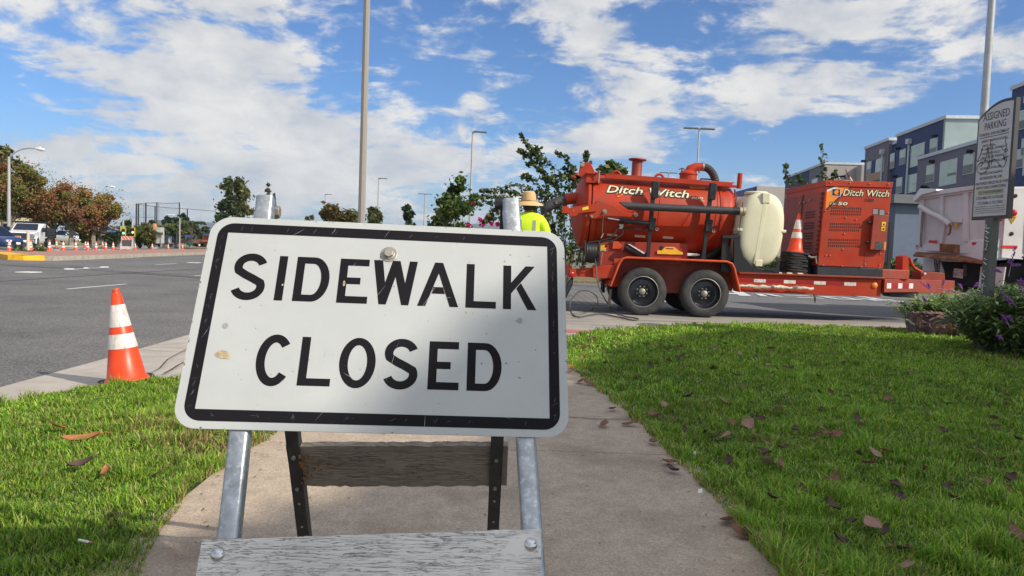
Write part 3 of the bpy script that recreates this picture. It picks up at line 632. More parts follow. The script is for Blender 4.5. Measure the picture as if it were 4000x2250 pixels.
def panel_chips(k):
    random.seed(7)
    def chip(u, v, ru, rv, mi=1, zz=.8):
        k.cur = mi; n = 9; q = [(u+ru*cos(2*pi*i/n)*random.uniform(.6, 1.1), v+rv*sin(2*pi*i/n)*random.uniform(.6, 1.1)) for i in range(n)]; k.add([SP(a, b, zz) for a, b in q], [tuple(range(n))])
    chip(-88, 84, 3.5, 8)
    for (u, v, ru, rv) in [(-330, 151, 5, 2), (-240, 155, 4, 2), (-213, 75, 4, 4), (-292, 22, 4, 4), (-250, 27, 3, 1.5), (174, 147, 4, 2), (250, 152, 4, 5), (262, 168, 4, 3), (303, 166, 4, 1.5), (170, 28, 3, 4), (184, 28, 2, 2), (215, 22, 1.5, 3), (275, 14, 7, 1.5), (214, -17, 4, 3), (-210, -119, 2, 2.5), (145, 190, 3, 1), (-200, 183, 2, 1)]: chip(u, v, ru*.6, rv*.6)
    for i in range(40): chip(random.uniform(-370, 370), random.uniform(-222, 222), random.uniform(.5, 1.5), random.uniform(.5, 1.5), 2)
    for (u, v) in [(205, -83), (230, -88), (255, -80), (283, -110)]: chip(u, v, 2.6, 1.2, 2)
    k.cur = 1; q = [(-326, -82), (-321, -76), (-312, -72), (-302, -74), (-296, -80), (-294, -90), (-306, -90), (-317, -88)]; k.add([SP(a, b, .8) for a, b in q], [tuple(range(8))])
    def scr(u, v, a, L_, w, mi):
        k.cur = mi; du, dv = cos(a)*L_/2, sin(a)*L_/2; nu, nv = -sin(a)*w/2, cos(a)*w/2; b = random.uniform(-.06, .06)*L_; k.add([SP(x, y, .9) for x, y in ((u-du, v-dv), (u+nu-b*sin(a), v+nv+b*cos(a)), (u+du, v+dv), (u-nu-b*sin(a), v-nv+b*cos(a)))], [(0, 1, 2, 3)])
    for i in range(34): scr(random.uniform(-360, 360), random.uniform(-215, 215), random.gauss(1.2, .5) if random.random() < .7 else random.uniform(0, 3.1), random.uniform(8, 40), random.uniform(.25, .6), 3)
    for i in range(6): scr(random.uniform(-330, 100), random.uniform(-200, 200), random.gauss(1.25, .2), random.uniform(60, 130), random.uniform(.35, .6), 3)
    for i in range(60):
        e = random.choice([(random.uniform(-350, 350), 203*random.choice((-1, 1))), (354*random.choice((-1, 1)), random.uniform(-200, 200))]); scr(e[0], e[1], random.gauss(1.3, .6), random.uniform(4, 20), random.uniform(.3, .8), 4)
    for i in range(30):
        sd = random.choice([(-1, 0), (0, 1), (0, -1), (1, 0)]); u = 381*sd[0]+(random.uniform(-330, 330) if sd[0] == 0 else -sd[0]*2); v = 230*sd[1]+(random.uniform(-180, 180) if sd[1] == 0 else -sd[1]*2)
        chip(u, v, random.uniform(1, 3.5) if sd[1] else 1.2, random.uniform(1, 3.5) if sd[0] else 1.2, random.choice((1, 2)))
panel = MB(); pp = [SP(u, v, -2.5) for u, v in rrect(762, 460, 44)]; panel.prism(pp, SN*.0025)

panel.cur = 0
panel_chips(panel)
pan = panel.build('sign_panel', [M_signw, mat('chipped_paint', (.42, .33, .2, 1), .8, var=.35, vs=90), mat('chip_dark', (.06, .045, .035, 1), .8), mat('scratch_light', (.54, .545, .53, 1), .5), mat('scratch_on_black', (.14, .14, .145, 1), .6)], bar, smooth=0)
bd = MB(); outer = rrect(728, 430, 33, 8); inner = rrect(686, 384, .5, 8)
vs = [SP(u, v, .5) for u, v in outer]+[SP(u, v, .5) for u, v in inner]; n_ = len(outer)
bd.add(vs, [(i, (i+1) % n_, (i+1) % n_+n_, i+n_) for i in range(n_)])
bd.build('border_stripe', M_signk, pan, smooth=0)
# highway style capitals from strokes (mm)
SWD = 17.0
def poly_stroke(mbx, pts, w, zz=.5, butt=None):
    n = len(pts); L = []; Rr = []
    for i in range(n):
        p = Vector((pts[i][0], pts[i][1], 0)); t0 = Vector((pts[i][0]-pts[i-1][0], pts[i][1]-pts[i-1][1], 0)).normalized() if i > 0 else None
        t1 = Vector((pts[i+1][0]-pts[i][0], pts[i+1][1]-pts[i][1], 0)).normalized() if i < n-1 else None
        t = ((t0 or t1)+(t1 or t0)).normalized(); nn = Vector((-t.y, t.x, 0)); k = 1/max(.3, nn.dot(Vector((-(t0 or t1).y, (t0 or t1).x, 0))))
        L.append(p+nn*w/2*k); Rr.append(p-nn*w/2*k)
    mbx.add([SP(a.x, a.y, zz) for a in L]+[SP(a.x, a.y, zz) for a in Rr], [(i, i+1, n+i+1, n+i) for i in range(n-1)])
def arc(cx_, cy_, rx, ry, a0, a1, n=18): return [(cx_+rx*cos(radians(a0+(a1-a0)*i/n)), cy_+ry*sin(radians(a0+(a1-a0)*i/n))) for i in range(n+1)]
def pg(mbx, pts, zz=.5): mbx.add([SP(a, b, zz) for a, b in pts], [tuple(range(len(pts)))])
def rect(mbx, x0, y0, x1, y1, zz=.5): pg(mbx, [(x0, y0), (x1, y0), (x1, y1), (x0, y1)], zz)
def letS(mbx, x, y, w, h):
    s = SWD; r = (w-s)/2; hy = (h-s)/2; c = x+w/2; yt = y+h-s/2-hy/2; yb = y+s/2+hy/2
    up = arc(c, yt, r*.97, hy/2, 18, 205, 20); dn = arc(c, yb, r, hy/2, 25, -162, 20)
    poly_stroke(mbx, up+[(c-r*.35, y+h/2+4.2), (c+r*.3, y+h/2-4.2)]+dn, s)
def letD(mbx, x, y, w, h):
    s = SWD; rect(mbx, x, y, x+s, y+h)
    out_ = [(x+s, y)]+[(x+w*.52, y)]+arc(x+w*.52, y+h/2, w*.48, h/2, -90, 90, 24)+[(x+s, y+h)]
    inn = [(x+s, y+s*.9)]+[(x+w*.5, y+s*.9)]+arc(x+w*.5, y+h/2, w*.5-s*1.02, h/2-s*.9, -90, 90, 24)+[(x+s, y+h-s*.9)]
    n = len(out_); mbx.add([SP(a, b, .5) for a, b in out_]+[SP(a, b, .5) for a, b in inn], [(i, i+1, n+i+1, n+i) for i in range(n-1)])
def letE(mbx, x, y, w, h):
    s = SWD; rect(mbx, x, y, x+s, y+h); rect(mbx, x+s, y, x+w, y+s*.93); rect(mbx, x+s, y+h-s*.93, x+w-2, y+h); rect(mbx, x+s, y+h/2-s*.45, x+w*.72, y+h/2+s*.45)
R1, R2, HH = 39.5, -140, 102.
def letter(name, fn):
    k = MB(); fn(k); k.build('letter', M_signk, pan, smooth=0)
letter('S', lambda k: letS(k, -318, R1-2, 69, HH+5)); letter('I', lambda k: rect(k, -227, R1, -210, R1+HH)); letter('D', lambda k: letD(k, -190, R1, 71, HH)); letter('E', lambda k: letE(k, -100, R1, 63, HH))
def letW(k):
    for q_ in ([(-56, 0, 102), (-37, 0, 102)],): pass
    T = R1+HH; B = R1
    pg(k, [(-30, T), (-11, T), (-3, B+50), (2, B), (-13, B)]); pg(k, [(-3, B+50), (10, T), (26, T), (18, B+64), (2, B), (2, B)][:5])
    pg(k, [(18, B+64), (26, T), (39, B+50), (49, B), (34, B)]); pg(k, [(39, B+50), (46, T), (63, T), (49, B)])
letter('W', letW)
letter('A', lambda k: (pg(k, [(100, R1+HH), (109, R1+HH), (109, 116), (84, R1), (67, R1)]), pg(k, [(109, R1+HH), (117, R1+HH), (153, R1), (135, R1), (109, 116)]), pg(k, [(95.6, 68.5), (124, 68.5), (119, 84), (99, 84)], .55)))
letter('L', lambda k: (rect(k, 168, R1, 185, R1+HH), rect(k, 185, R1, 232, R1+15.5)))
letter('K', lambda k: (rect(k, 247, R1, 264, R1+HH), pg(k, [(264, 101), (295, R1+HH), (315, R1+HH), (264, 76)]), pg(k, [(275, 88), (285, 101), (318, R1), (299, R1)])))
letter('C', lambda k: poly_stroke(k, arc(-208, -89, 26.5, 45.5, 42, 320, 34), SWD))
letter('L', lambda k: (rect(k, -158, R2, -141, R2+HH), rect(k, -141, R2, -94, R2+15.5)))
def letO(k):
    a = arc(-44, -89, 36, 53, 0, 360, 40); b = arc(-44, -89, 19, 37, 0, 360, 40); n = len(a); k.add([SP(*p, .5) for p in a+b], [(i, i+1, n+i+1, n+i) for i in range(n-1)])
letter('O', letO)
letter('S', lambda k: letS(k, 8, R2-2, 69, HH+5)); letter('E', lambda k: letE(k, 98, R2, 62, HH)); letter('D', lambda k: letD(k, 176, R2, 70, HH))
for u_, v_ in ((283, 15), (-314, -20)):
    k = MB(); k.cyl(SP(u_, v_, .4), SP(u_, v_, 1), .0058, n=20); k.build('hole_plug', mat('plug_grey', (.30, .30, .30, 1), .6), pan)
k = MB(); k.cyl(SP(0, 156, 0), SP(0, 156, 1.5), .0185, .0175, n=28); k.cyl(SP(0, 156, 1.5), SP(0, 156, 4), .0135, .012, n=24); k.cyl(SP(0, 156, 4), SP(0, 156, 11), .0108, .0102, n=6); k.build('centre_bolt', M_steel, bar, smooth=30, bevel=.0008)
# legs: galvanised angle section
def angle_leg(name, top, bot, fwd, wid, dep, th, side, mt, parent):
    ax = (bot-top).normalized(); f = (fwd-ax*fwd.dot(ax)).normalized(); s = ax.cross(f).normalized()*side
    r = .006; k = MB()
    prof = [(0, 0), (wid-r, 0), (wid-r*.3, -r*.3), (wid, -r), (wid, -dep), (wid-th, -dep), (wid-th, -th), (0, -th)]
    k.prism([top+s*a+f*b for a, b in prof], bot-top); return k.build(name, mt, parent, smooth=40)
for (t0, b0, sd) in (((-283, 292), (-226, -860), 1), ((263, 315), (338, -860), 1)):
    kx = (b0[0]-t0[0])/(t0[1]-b0[1])
    top = SP(t0[0]-19, t0[1], -6); tz = (SP(b0[0], b0[1], -6)).z; bot = SP(b0[0]-19, b0[1], -6)
    tt = (top.z-0)/(top.z-bot.z); bot = top+(bot-top)*tt
    w = .038
    k = MB(); ax = (bot-top).normalized(); f = (SN-ax*SN.dot(ax)).normalized(); s = SU-ax*SU.dot(ax); s = (s-f*s.dot(f)).normalized()
    # C channel open to the back
    r = .007; th = .0028; dp = .03
    def cs(a, b): return s*a+f*b
    outl = [cs(0, -dp), cs(0, -r), cs(r*.3, -r*.3), cs(r, 0), cs(w-r, 0), cs(w-r*.3, -r*.3), cs(w, -r), cs(w, -dp), cs(w-th, -dp), cs(w-th, -r), cs(w-r, -th), cs(r, -th), cs(th, -r), cs(th, -dp)]
    vs = [top+q for q in outl]+[bot+q for q in outl]; n = len(outl)
    k.add(vs, [(i, (i+1) % n, (i+1) % n+n, i+n) for i in range(n)]+[(i, i+1, n-2-i, n-1-i) for i in range(0, 6)])
    k.build('front_leg', M_galv, bar, smooth=50)
# hinge bolts (hex heads) on the outside near the top
for (px, py, Y, sgn) in ((1078, 828, 1.66, 1), (1948, 797, 1.70, -1)):
    c = P(px, py, Y); a = SU*sgn
    k = MB(); k.cyl(c-a*.012, c+a*.009, .014, n=6); k.cyl(c-a*.03, c-a*.012, .006, n=12); k.cyl(c-a*.016, c-a*.012, .017, n=20)
    k.build('hinge_bolt', M_steel if sgn > 0 else M_black, bar, smooth=30, bevel=.001)
# rear legs and boards
def RP(px, py):
    d = ray(px, py)                                    # plane: Y = y0 + (zt - z)*.50
    y0, zt, kk = 1.70, 1.12, .50
    t = (y0+(zt-CAMH)*kk)/(d.y+d.z*kk); return CP+d*t
for (a, b, sd) in (((1136, 1684), (1184, 2095), 1), ((1943, 1705), (1926, 2072), -1)):
    A, B = RP(*a), RP(*b); dd = (B-A)/(A.z-B.z); top = A+dd*(A.z-1.09)*1; top = A-dd*(1.10-A.z); bot = B+dd*B.z
    k = MB(); ax = (bot-top).normalized(); f = Vector((0, -1, 0)); f = (f-ax*f.dot(ax)).normalized(); s = ax.cross(f).normalized()*(-1)
    if s.x < 0: s = -s
    s = s*sd; w = .036
    outl = [s*(-w/2), s*(w/2), s*(w/2)-f*.03, s*(w/2-.003)-f*.03, s*(w/2-.003)-f*.003, s*(-w/2)-f*.003]
    n = 6; k.add([top+q for q in outl]+[bot+q for q in outl], [(i, (i+1) % n, (i+1) % n+n, i+n) for i in range(n)]+[(0, 1, 4, 5), (1, 2, 3, 4)])
    lg = k.build('rear_leg', mat('dark_galvanized', (.05, .05, .05, 1), .5, .4, var=.25, vs=30), bar, smooth=0)
    hb = MB(); hw = MB()
    for t in (.23, .52):
        c = A.lerp(B, t)+f*.001; hb = MB(); hb.cyl(c, c+f*.006, .006, n=6); hb.build('bolt', M_steel, lg)
    for t in (.63, .86):
        c = A.lerp(B, t+.04)+f*.0008; hw = MB(); hw.cyl(c, c+f*.0006, .0042, n=14); hw.build('punched_hole', M_side, lg)
k = MB(); k.cyl(SP(-270, 180, -18), SP(275, 200, -18), .006, n=10); k.build("hinge_rod", M_steel, bar)
def woodmat(name, c, c2, thr):
    mt = mat(name, c, .85, var=.12, vs=5, stretch=(1, 1, 1))
    t = mt.node_tree; N = t.nodes; b = N['Principled BSDF']; src = b.inputs['Base Color'].links[0].from_socket
    tcn = N.new('ShaderNodeTexCoord'); mp_ = N.new('ShaderNodeMapping'); mp_.inputs['Scale'].default_value = (9, 50, 260); mp_.inputs['Rotation'].default_value = (0, -.035, .05); t.links.new(tcn.outputs['Object'], mp_.inputs[0])
    n = N.new('ShaderNodeTexNoise'); n.inputs['Scale'].default_value = 1.25; n.inputs['Detail'].default_value = 5; n.inputs['Roughness'].default_value = .65; n.inputs['Distortion'].default_value = .5; t.links.new(mp_.outputs[0], n.inputs['Vector'])
    a = N.new('ShaderNodeMath'); a.operation = 'SUBTRACT'; t.links.new(n.outputs[0], a.inputs[0]); a.inputs[1].default_value = .5
    a2 = N.new('ShaderNodeMath'); a2.operation = 'ABSOLUTE'; t.links.new(a.outputs[0], a2.inputs[0])
    r = N.new('ShaderNodeMapRange'); r.inputs[1].default_value = thr; r.inputs[2].default_value = .002; t.links.new(a2.outputs[0], r.inputs[0])
    g = N.new('ShaderNodeTexNoise'); g.inputs['Scale'].default_value = 14; g.inputs['Detail'].default_value = 4; t.links.new(tcn.outputs['Object'], g.inputs['Vector'])
    gr = N.new('ShaderNodeMapRange'); gr.inputs[1].default_value = .34; gr.inputs[2].default_value = .66; t.links.new(g.outputs[0], gr.inputs[0])
    pm = N.new('ShaderNodeMath'); pm.operation = 'MULTIPLY'; t.links.new(r.outputs[0], pm.inputs[0]); t.links.new(gr.outputs[0], pm.inputs[1])
    mx_ = N.new('ShaderNodeMix'); mx_.data_type = 'RGBA'; t.links.new(pm.outputs[0], mx_.inputs[0]); t.links.new(src, mx_.inputs[6]); mx_.inputs[7].default_value = c2; 
    st = N.new('ShaderNodeTexNoise'); st.inputs['Scale'].default_value = 6; st.inputs['Detail'].default_value = 5; t.links.new(tcn.outputs['Object'], st.inputs['Vector'])
    sr = N.new('ShaderNodeMapRange'); sr.inputs[1].default_value = .58; sr.inputs[2].default_value = .72; sr.inputs[4].default_value = .6; t.links.new(st.outputs[0], sr.inputs[0])
    m3 = N.new('ShaderNodeMix'); m3.data_type = 'RGBA'; t.links.new(sr.outputs[0], m3.inputs[0]); t.links.new(mx_.outputs[2], m3.inputs[6]); m3.inputs[7].default_value = (c[0]*.62, c[1]*.5, c[2]*.36, 1)
    t.links.new(m3.outputs[2], b.inputs['Base Color'])
    bn = N.new('ShaderNodeBump'); bn.inputs['Distance'].default_value = .0022; bn.invert = True; t.links.new(pm.outputs[0], bn.inputs['Height']); t.links.new(bn.outputs[0], b.inputs['Normal'])
    return mt
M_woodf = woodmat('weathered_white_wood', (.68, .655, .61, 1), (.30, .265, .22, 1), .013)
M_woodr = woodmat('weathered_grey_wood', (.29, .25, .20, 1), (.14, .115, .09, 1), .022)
def board(name, c0, c1, hgt, th, nrm, down, mt, parent, seed, jag=.002):
    "c0-c1 top edge"
    random.seed(seed); n = 40; top = []; bot = []
    for i in range(n+1):
        p = c0.lerp(c1, i/n); top.append(p+down*random.uniform(-jag, jag)*.6); bot.append(p+down*(hgt+random.uniform(-jag, jag)))
    k = MB(); vs = []
    for off in (0, -th): vs += [p+nrm*off for p in top]+[p+nrm*off for p in bot]
    q = n+1; fs = [(i, i+1, q+i+1, q+i) for i in range(n)]+[(2*q+i, 3*q+i, 3*q+i+1, 2*q+i+1) for i in range(n)]+[(i, 2*q+i, 2*q+i+1, i+1) for i in range(n)]+[(q+i, q+i+1, 3*q+i+1, 3*q+i) for i in range(n)]+[(0, q, 3*q, 2*q), (n, 2*q+n, 3*q+n, q+n)]
    k.add(vs, fs); return k.build(name, mt, parent, smooth=0)
fb = board('front_board', SP(-283, -431, 16), SP(322, -403, 16), .205, .019, SN, (SP(0, -1)-SP(0, 0)).normalized(), M_woodf, bar, 3)
for (u, v) in ((-252, -456), (303, -431)):
    k = MB(); c = SP(u, v, 16); k._lathe([(.0125, 0), (.0118, .0022), (.009, .0045), (.005, .0062), (.0005, .0068)], c, SN, 24, True); k.build('carriage_bolt', M_chrome, fb)
A, B = RP(1112, 1750), RP(1985, 1748); RN = Vector((0, -1, .0)); RD = Vector((0, .447, -.894))
back = Vector((0, .894, .447))*.004
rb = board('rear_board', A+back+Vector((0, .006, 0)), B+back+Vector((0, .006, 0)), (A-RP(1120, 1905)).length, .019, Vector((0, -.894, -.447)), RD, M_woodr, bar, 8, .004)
k = MB(); random.seed(12)
M_rot = mat('rotten_wood', (.20, .09, .03, 1), .9, var=.6, vs=60)
for i in range(26):
    c = RP(1175+abs(random.gauss(0, 30)), random.uniform(1775, 1895))-back*1.3; k.box(c, (random.uniform(.004, .014), .003, random.uniform(.003, .012)), Matrix.Rotation(random.uniform(0, 3), 3, 'Y'))
k.build('rotten_patch', M_rot, rb, smooth=0)

# ------------------------------------------------------------------ traffic cones
def make_cone(scale, label, group=None, Hc=.70):
    r = empty('traffic_cone', (0, 0, 0), label, 'traffic cone', group)
    k = MB(); k.prism([(x, y, 0) for x, y in rrect(.37, .37, .05, 3)], (0, 0, .035)); k.build('base', M_cbase, r, bevel=.006)
    def rad(h): return .138-.105*(h/.66)
    k = MB(); k._lathe([(.150, .035), (.141, .05)]+[(rad(h), h) for h in (.06, .28, .66)]+[(.026, .665), (.023, .68), (.025, .695), (.022, .70), (.015, .70)], Vector((0, 0, 0)), Vector((0, 0, 1)), 28, True); k.build('body', M_orange, r, smooth=50)
    for a, b in ((.425, .585), (.27, .375)):
        k = MB(); k._lathe([(rad(a)+.0012, a), (rad(a)+.0032, a+.002), (rad(b)+.0032, b-.002), (rad(b)+.0012, b)], Vector((0, 0, 0)), Vector((0, 0, 1)), 28, False); k.build('collar', M_collar, r, smooth=50)
    r.scale = (scale,)*3
    return r
cone0 = make_cone(1.0, 'weathered traffic cone leaning left beside the kerb in front of the verge')
g = G(498, 1497, -.075); cone0.location = (g.x, g.y, -.082); cone0.rotation_euler = (radians(-2), radians(-6.5), .55)
def cone_at(px, py, label, scale=1., group='cones lining the closed lane', Y=None):
    c = copy_tree(cone0); g = G(px, py) if Y is None else P(px, py, Y)
    c.location = (g.x, g.y, g.z); c.rotation_euler = (0, 0, random.uniform(0, 1.5)); c.scale = (scale,)*3; tag(c, label, 'traffic cone', group); return c

# ------------------------------------------------------------------ the red vacuum trailer
YN = 12.25
UX, UZ = Vector((1, 0, 0)), Vector((0, 0, 1))
trl = empty('vacuum_trailer', (3.2, 13.2, -.04), 'red tandem-axle vacuum excavation trailer parked across the driveway', 'trailer')
def pp_(pts, Y): return [P(x, y, Y) for x, y in pts]
def plate(name, pts, Y, th, mt, parent, bevel=.004, label=None):
    k = MB(); k.prism(pp_(pts, Y), (0, th, 0)); return k.build(name, mt, parent, smooth=30, bevel=bevel, label=label)
# frame rails and deck
k = MB()
zt = P(3000, 1073, YN+.08).z; zb = P(3000, 1144, YN+.08).z
for yy, pa, pb in ((YN+.08, 2893, 3460), (YN+.34, 2400, 2892), (YN+1.30, 2400, 2892), (YN+1.62, 2893, 3460)):
    k.bb((P(pa, 1000, YN).x, yy, zb), (P(pb, 1000, YN).x, yy+.1, zt))
zt = P(3000, 1073, YN+.08).z; zb = P(3000, 1140, YN+.08).z
for xx in (2900, 3050, 3200, 3400): k.bb((P(xx, 1000, YN).x, YN+.18, zb+.05), (P(xx, 1000, YN).x+.08, YN+1.62, zt-.02))
k.build('main_frame', M_red, trl, bevel=.006)
x0, x1 = P(2400, 1000, YN).x, P(3465, 1000, YN).x
k = MB(); xm = P(2893, 1000, YN).x; k.bb((x0, YN+.33, zt+.002), (xm, YN+1.42, zt+.03)); k.bb((xm, YN+.02, zt+.002), (x1, YN+1.8, zt+.03)); k.build('deck', M_redd, trl, bevel=.004)
nose = [P(3465, 1095, YN+.02), P(3600, 1095, YN+.55)]
xa, xb = x1, x1+.75; za, zbm = P(3470, 1091, YN).z, P(3470, 1143, YN).z
k = MB(); k.prism([(xa, YN+.02, zbm), (xb, YN+.5, zbm), (xb+.9, YN+.8, zbm), (xb+.9, YN+1.0, zbm), (xb, YN+1.3, zbm), (xa, YN+1.8, zbm)], (0, 0, za-zbm)); k.build('tongue', M_redd, trl, bevel=.006)  # shade over the tongue is put into its darker red
xc = P(3455, 1000, YN).x
k = MB(); k.prism([(xc, YN+.12, za+.002), (xc+.6, YN+.3, za+.002), (xc+.75, YN+.9, za+.002), (xc+.6, YN+1.5, za+.002), (xc, YN+1.7, za+.002)], (0, 0, .16)); k.build('tool_box_lid', M_redd, trl, bevel=.01)
# reflective tape on the rail
k = MB(); kw = MB(); zc = P(3000, 1098, YN+.08).z
tx0 = P(2866, 1100, YN+.075).x; tx1 = P(3350, 1100, YN+.075).x
k.bb((tx0, YN+.0775, zc-.028), (tx1, YN+.079, zc+.028)); k.build('red_reflective_tape', mat('reflector_red', (.28, .008, .015, 1), .4), trl, smooth=0)
for xx in (2968, 3085, 3203, 3322):
    c = P(xx, 1100, YN+.075); kw = MB(); kw.bb((c.x-.1, YN+.0755, zc-.028), (c.x+.1, YN+.0775, zc+.028)); kw.build('white_reflector', M_collar, trl, smooth=0)
d = (Vector((xb, YN+.5, 0))-Vector((xa, YN+.02, 0))).normalized(); nrm = Vector((d.y, -d.x, 0))
k = MB(); zt2 = (za+zbm)/2
k.quad(*[Vector((xa, YN+.02, zt2+s_*.045))+d*t+nrm*.003 for t, s_ in ((.03, -1), (.86, -1), (.86, 1), (.03, 1))]); k.build('red_reflective_tape', mat('reflector_red_b', (.28, .008, .015, 1), .4), trl, smooth=0)
for t in (.06, .40, .74):
    k = MB(); k.quad(*[Vector((xa, YN+.02, zt2+s_*.045))+d*(t+q)+nrm*.006 for q, s_ in ((0, -1), (.13, -1), (.13, 1), (0, 1))]); k.build('white_reflector', M_collar, trl, smooth=0)
k = MB(); k.cur = 0
hzx = P(3046, 1068, YN).x
for i in range(6):
    k.cur = i % 2; k.prism([(hzx+i*.09, YN+.07, zt+.005), (hzx+.09+i*.09, YN+.07, zt+.005), (hzx+.05+i*.09, YN+.07, zt+.05), (hzx-.04+i*.09, YN+.07, zt+.05)], (0, .01, 0))
k.build('hazard_stripe', [M_beige, M_decal_k], trl, smooth=0)
# torn foam wrapped on the rail's lower edge
random.seed(3); k = MB(); fa, fb_ = P(2886, 1116, YN), P(3178, 1128, YN); n = 22
k.tube([fa.lerp(fb_, i/n)+Vector((0, -.0, random.uniform(-.012, .012))) for i in range(n+1)], [random.uniform(.018, .034) for _ in range(n+1)], 8)
k.build('torn_foam_guard', mat('foam', (.58, .50, .40, 1), .8, var=.4, vs=10, col2=(.15, .12, .09, 1), c2s=9, c2t=(.52, .6)), trl, smooth=60)
c = P(3425, 1116, YN-.0); k = MB(); k._lathe([(.052, 0), (.05, .012), (.03, .026), (.001, .03)], c+Vector((0, .08, 0)), Vector((0, -1, 0)), 20, False); k.build('side_marker_lamp', M_decal_o, trl)
# rear bumper section
k = MB()
k.prism(pp_([(2228, 1051), (2400, 1040), (2400, 1088), (2228, 1079)], YN+.1), (0, .09, 0))
k.prism(pp_([(2316, 1040), (2400, 1036), (2400, 1088), (2316, 1086)], YN+.02), (0, .09, 0))
A = P(2222, 1036, YN+.05); k.bb((A.x, YN+.05, P(2222, 1079, YN).z), (A.x+.06, YN+1.75, A.z))
k.prism(pp_([(2225, 1052), (2250, 1052), (2250, 1083), (2225, 1083)], YN), (0, .06, 0))
k.build('rear_bumper', M_red, trl, bevel=.006)
c = P(2232, 1070, YN-.0); k = MB(); k._lathe([(.042, 0), (.042, .012), (.03, .022), (.001, .026)], c, Vector((0, -1, 0)), 20, False); k.build('tail_lamp', M_tail, trl)
k = MB(); k.tube([P(2236, 1084, YN+.1), P(2226, 1110, YN+.08), P(2196, 1180, YN+.05)], [.02, .05, .03], 6); k.build('stabiliser_leg', M_black, trl)
k = MB(); k.tube([P(2378, 1095, YN+.1), P(2390, 1085, YN+.1), P(2380, 1118, YN+.1), P(2366, 1115, YN+.1)], .012, 6, closed=True); k.build('step_bracket', M_red, trl)
k = MB(); k.tube([P(2357, 1090, YN+.3), P(2353, 1142, YN+.3)], [.02, .045], 4); k.build('mud_flap_strap', M_black, trl)
k = MB(); k.prism(pp_([(2382, 1130), (2390, 1130), (2384, 1198), (2373, 1196)], YN+.25), (0, .03, 0)); k.build('wheel_chock_board', mat('board_tan', (.2, .16, .12, 1), .8), trl)
# wheels
RWH = .407
def wheel(cx_, cy_, cz_, out):
    k = MB(); w2 = .115; prof = [(.235, -w2*.8), (.27, -w2), (.35, -w2*1.02), (.392, -w2*.82), (.405, -w2*.6), (RWH, -w2*.3), (RWH, w2*.3), (.405, w2*.6), (.392, w2*.82), (.37, w2*.98), (.31, w2*1.04), (.262, w2*.98), (.245, w2*.85), (.243, w2*.5), (.243, -w2*.5)]
    prof = [(r, h*1.) for r, h in prof]
    c = Vector((cx_, cy_, cz_)); ax = Vector((0, out, 0))
    k._lathe(prof+[prof[0]], c, ax, 48, False)
    for a in (-.06, -.02, .02, .06): pass
    ty = k.build('wheel', M_rubber, trl, smooth=40)
    ty['label'] = 'trailer wheel with black steel rim'
    k = MB(); k._lathe([(.252, w2*.80), (.258, w2*.92), (.250, w2*.95), (.243, w2*.8), (.232, w2*.55), (.222, 0), (.20, -.02), (.12, -.015), (.10, -.0), (.001, .0)], c, ax, 40, False)
    rim = k.build('rim', mat('rim_black', (.012, .014, .022, 1), .35, var=.3, coat=.3), ty, smooth=35)
    k = MB(); k._lathe([(.256, w2*.90), (.2615, w2*.97), (.254, w2*1.0), (.248, w2*.9)], c, ax, 48, False); k.build('rim_edge', mat('rim_edge', (.30, .28, .24, 1), .5, .3, var=.5, vs=9), ty, smooth=60)
    k = MB(); k._lathe([(.055, -.005), (.052, .05), (.036, .055), (.034, .085), (.02, .09), (.001, .092)], c, ax, 20, False); k.build('hub', M_steel, ty, smooth=30)
    k = MB()
    for i in range(8):
        a = 2*pi*i/8+.39; q = c+Vector((cos(a)*.088, 0, sin(a)*.088)); k.cyl(q+ax*(-.01), q+ax*.02, .014, n=6); k.cyl(q+ax*.02, q+ax*.045, .006, n=6)
    k.build('lug_nut', M_steel, ty, smooth=0)
    return ty
wc1, wc2 = P(2512, 1141, YN), P(2756, 1151, YN)
for c in (wc1, wc2):
    wheel(c.x, YN+.115, -.036+RWH-.006, -1); wheel(c.x+.02, YN+1.7, -.036+RWH-.006, 1)
k = MB()
for c in (wc1, wc2): k.cyl((c.x, YN+.25, .36), (c.x, YN+1.6, .36), .06, n=12)
k.bb((wc1.x-.2, YN+.38, .36), (wc2.x+.2, YN+.44, zt))
k.build('axle', mat('axle_dark', (.06, .014, .010, 1), .7), trl)
# fender: bent plate with rolled lip
fo = [(2384, 1117), (2418, 1030), (2432, 1010), (2448, 1006), (2838, 1022), (2858, 1030), (2867, 1048), (2889, 1140)]
def thick_arch(pts, Y0, Y1, th):
    top = pp_(pts, YN-.02); c = Vector(((top[0].x+top[-1].x)/2, 0, top[0].z)); k = MB()
    n = len(top); inn = [Vector((p.x+(c.x-p.x)*.0+(th if p.x < c.x-.5 else (-th if p.x > c.x+.5 else 0)), p.y, p.z-(th if 1 <= i <= n-2 else 0))) for i, p in enumerate(top)]
    vs = [];
    for Y in (Y0, Y1): vs += [Vector((p.x, Y, p.z)) for p in top]+[Vector((p.x, Y, p.z)) for p in inn]
    fs = []
    for i in range(n-1): fs += [(i, i+1, 2*n+i+1, 2*n+i), (n+i, 3*n+i, 3*n+i+1, n+i+1), (i, n+i, n+i+1, i+1), (2*n+i, 2*n+i+1, 3*n+i+1, 3*n+i)]
    fs += [(0, 2*n, 3*n, n), (n-1, 2*n-1, 4*n-1, 3*n-1)]
    k.add(vs, fs); return k
fd = thick_arch(fo, YN-.04, YN+.3, .012).build('fender', M_orangep, trl, smooth=40)
k = MB(); tp = [Vector((p.x, YN-.04, p.z)) for p in pp_(fo, YN-.02)]; k.tube(tp, .020, 10); k.build('fender_lip', M_orangep, fd, smooth=60)
thick_arch(fo, YN+1.5, YN+1.84, .012).build('fender', M_orangep, trl, smooth=40)
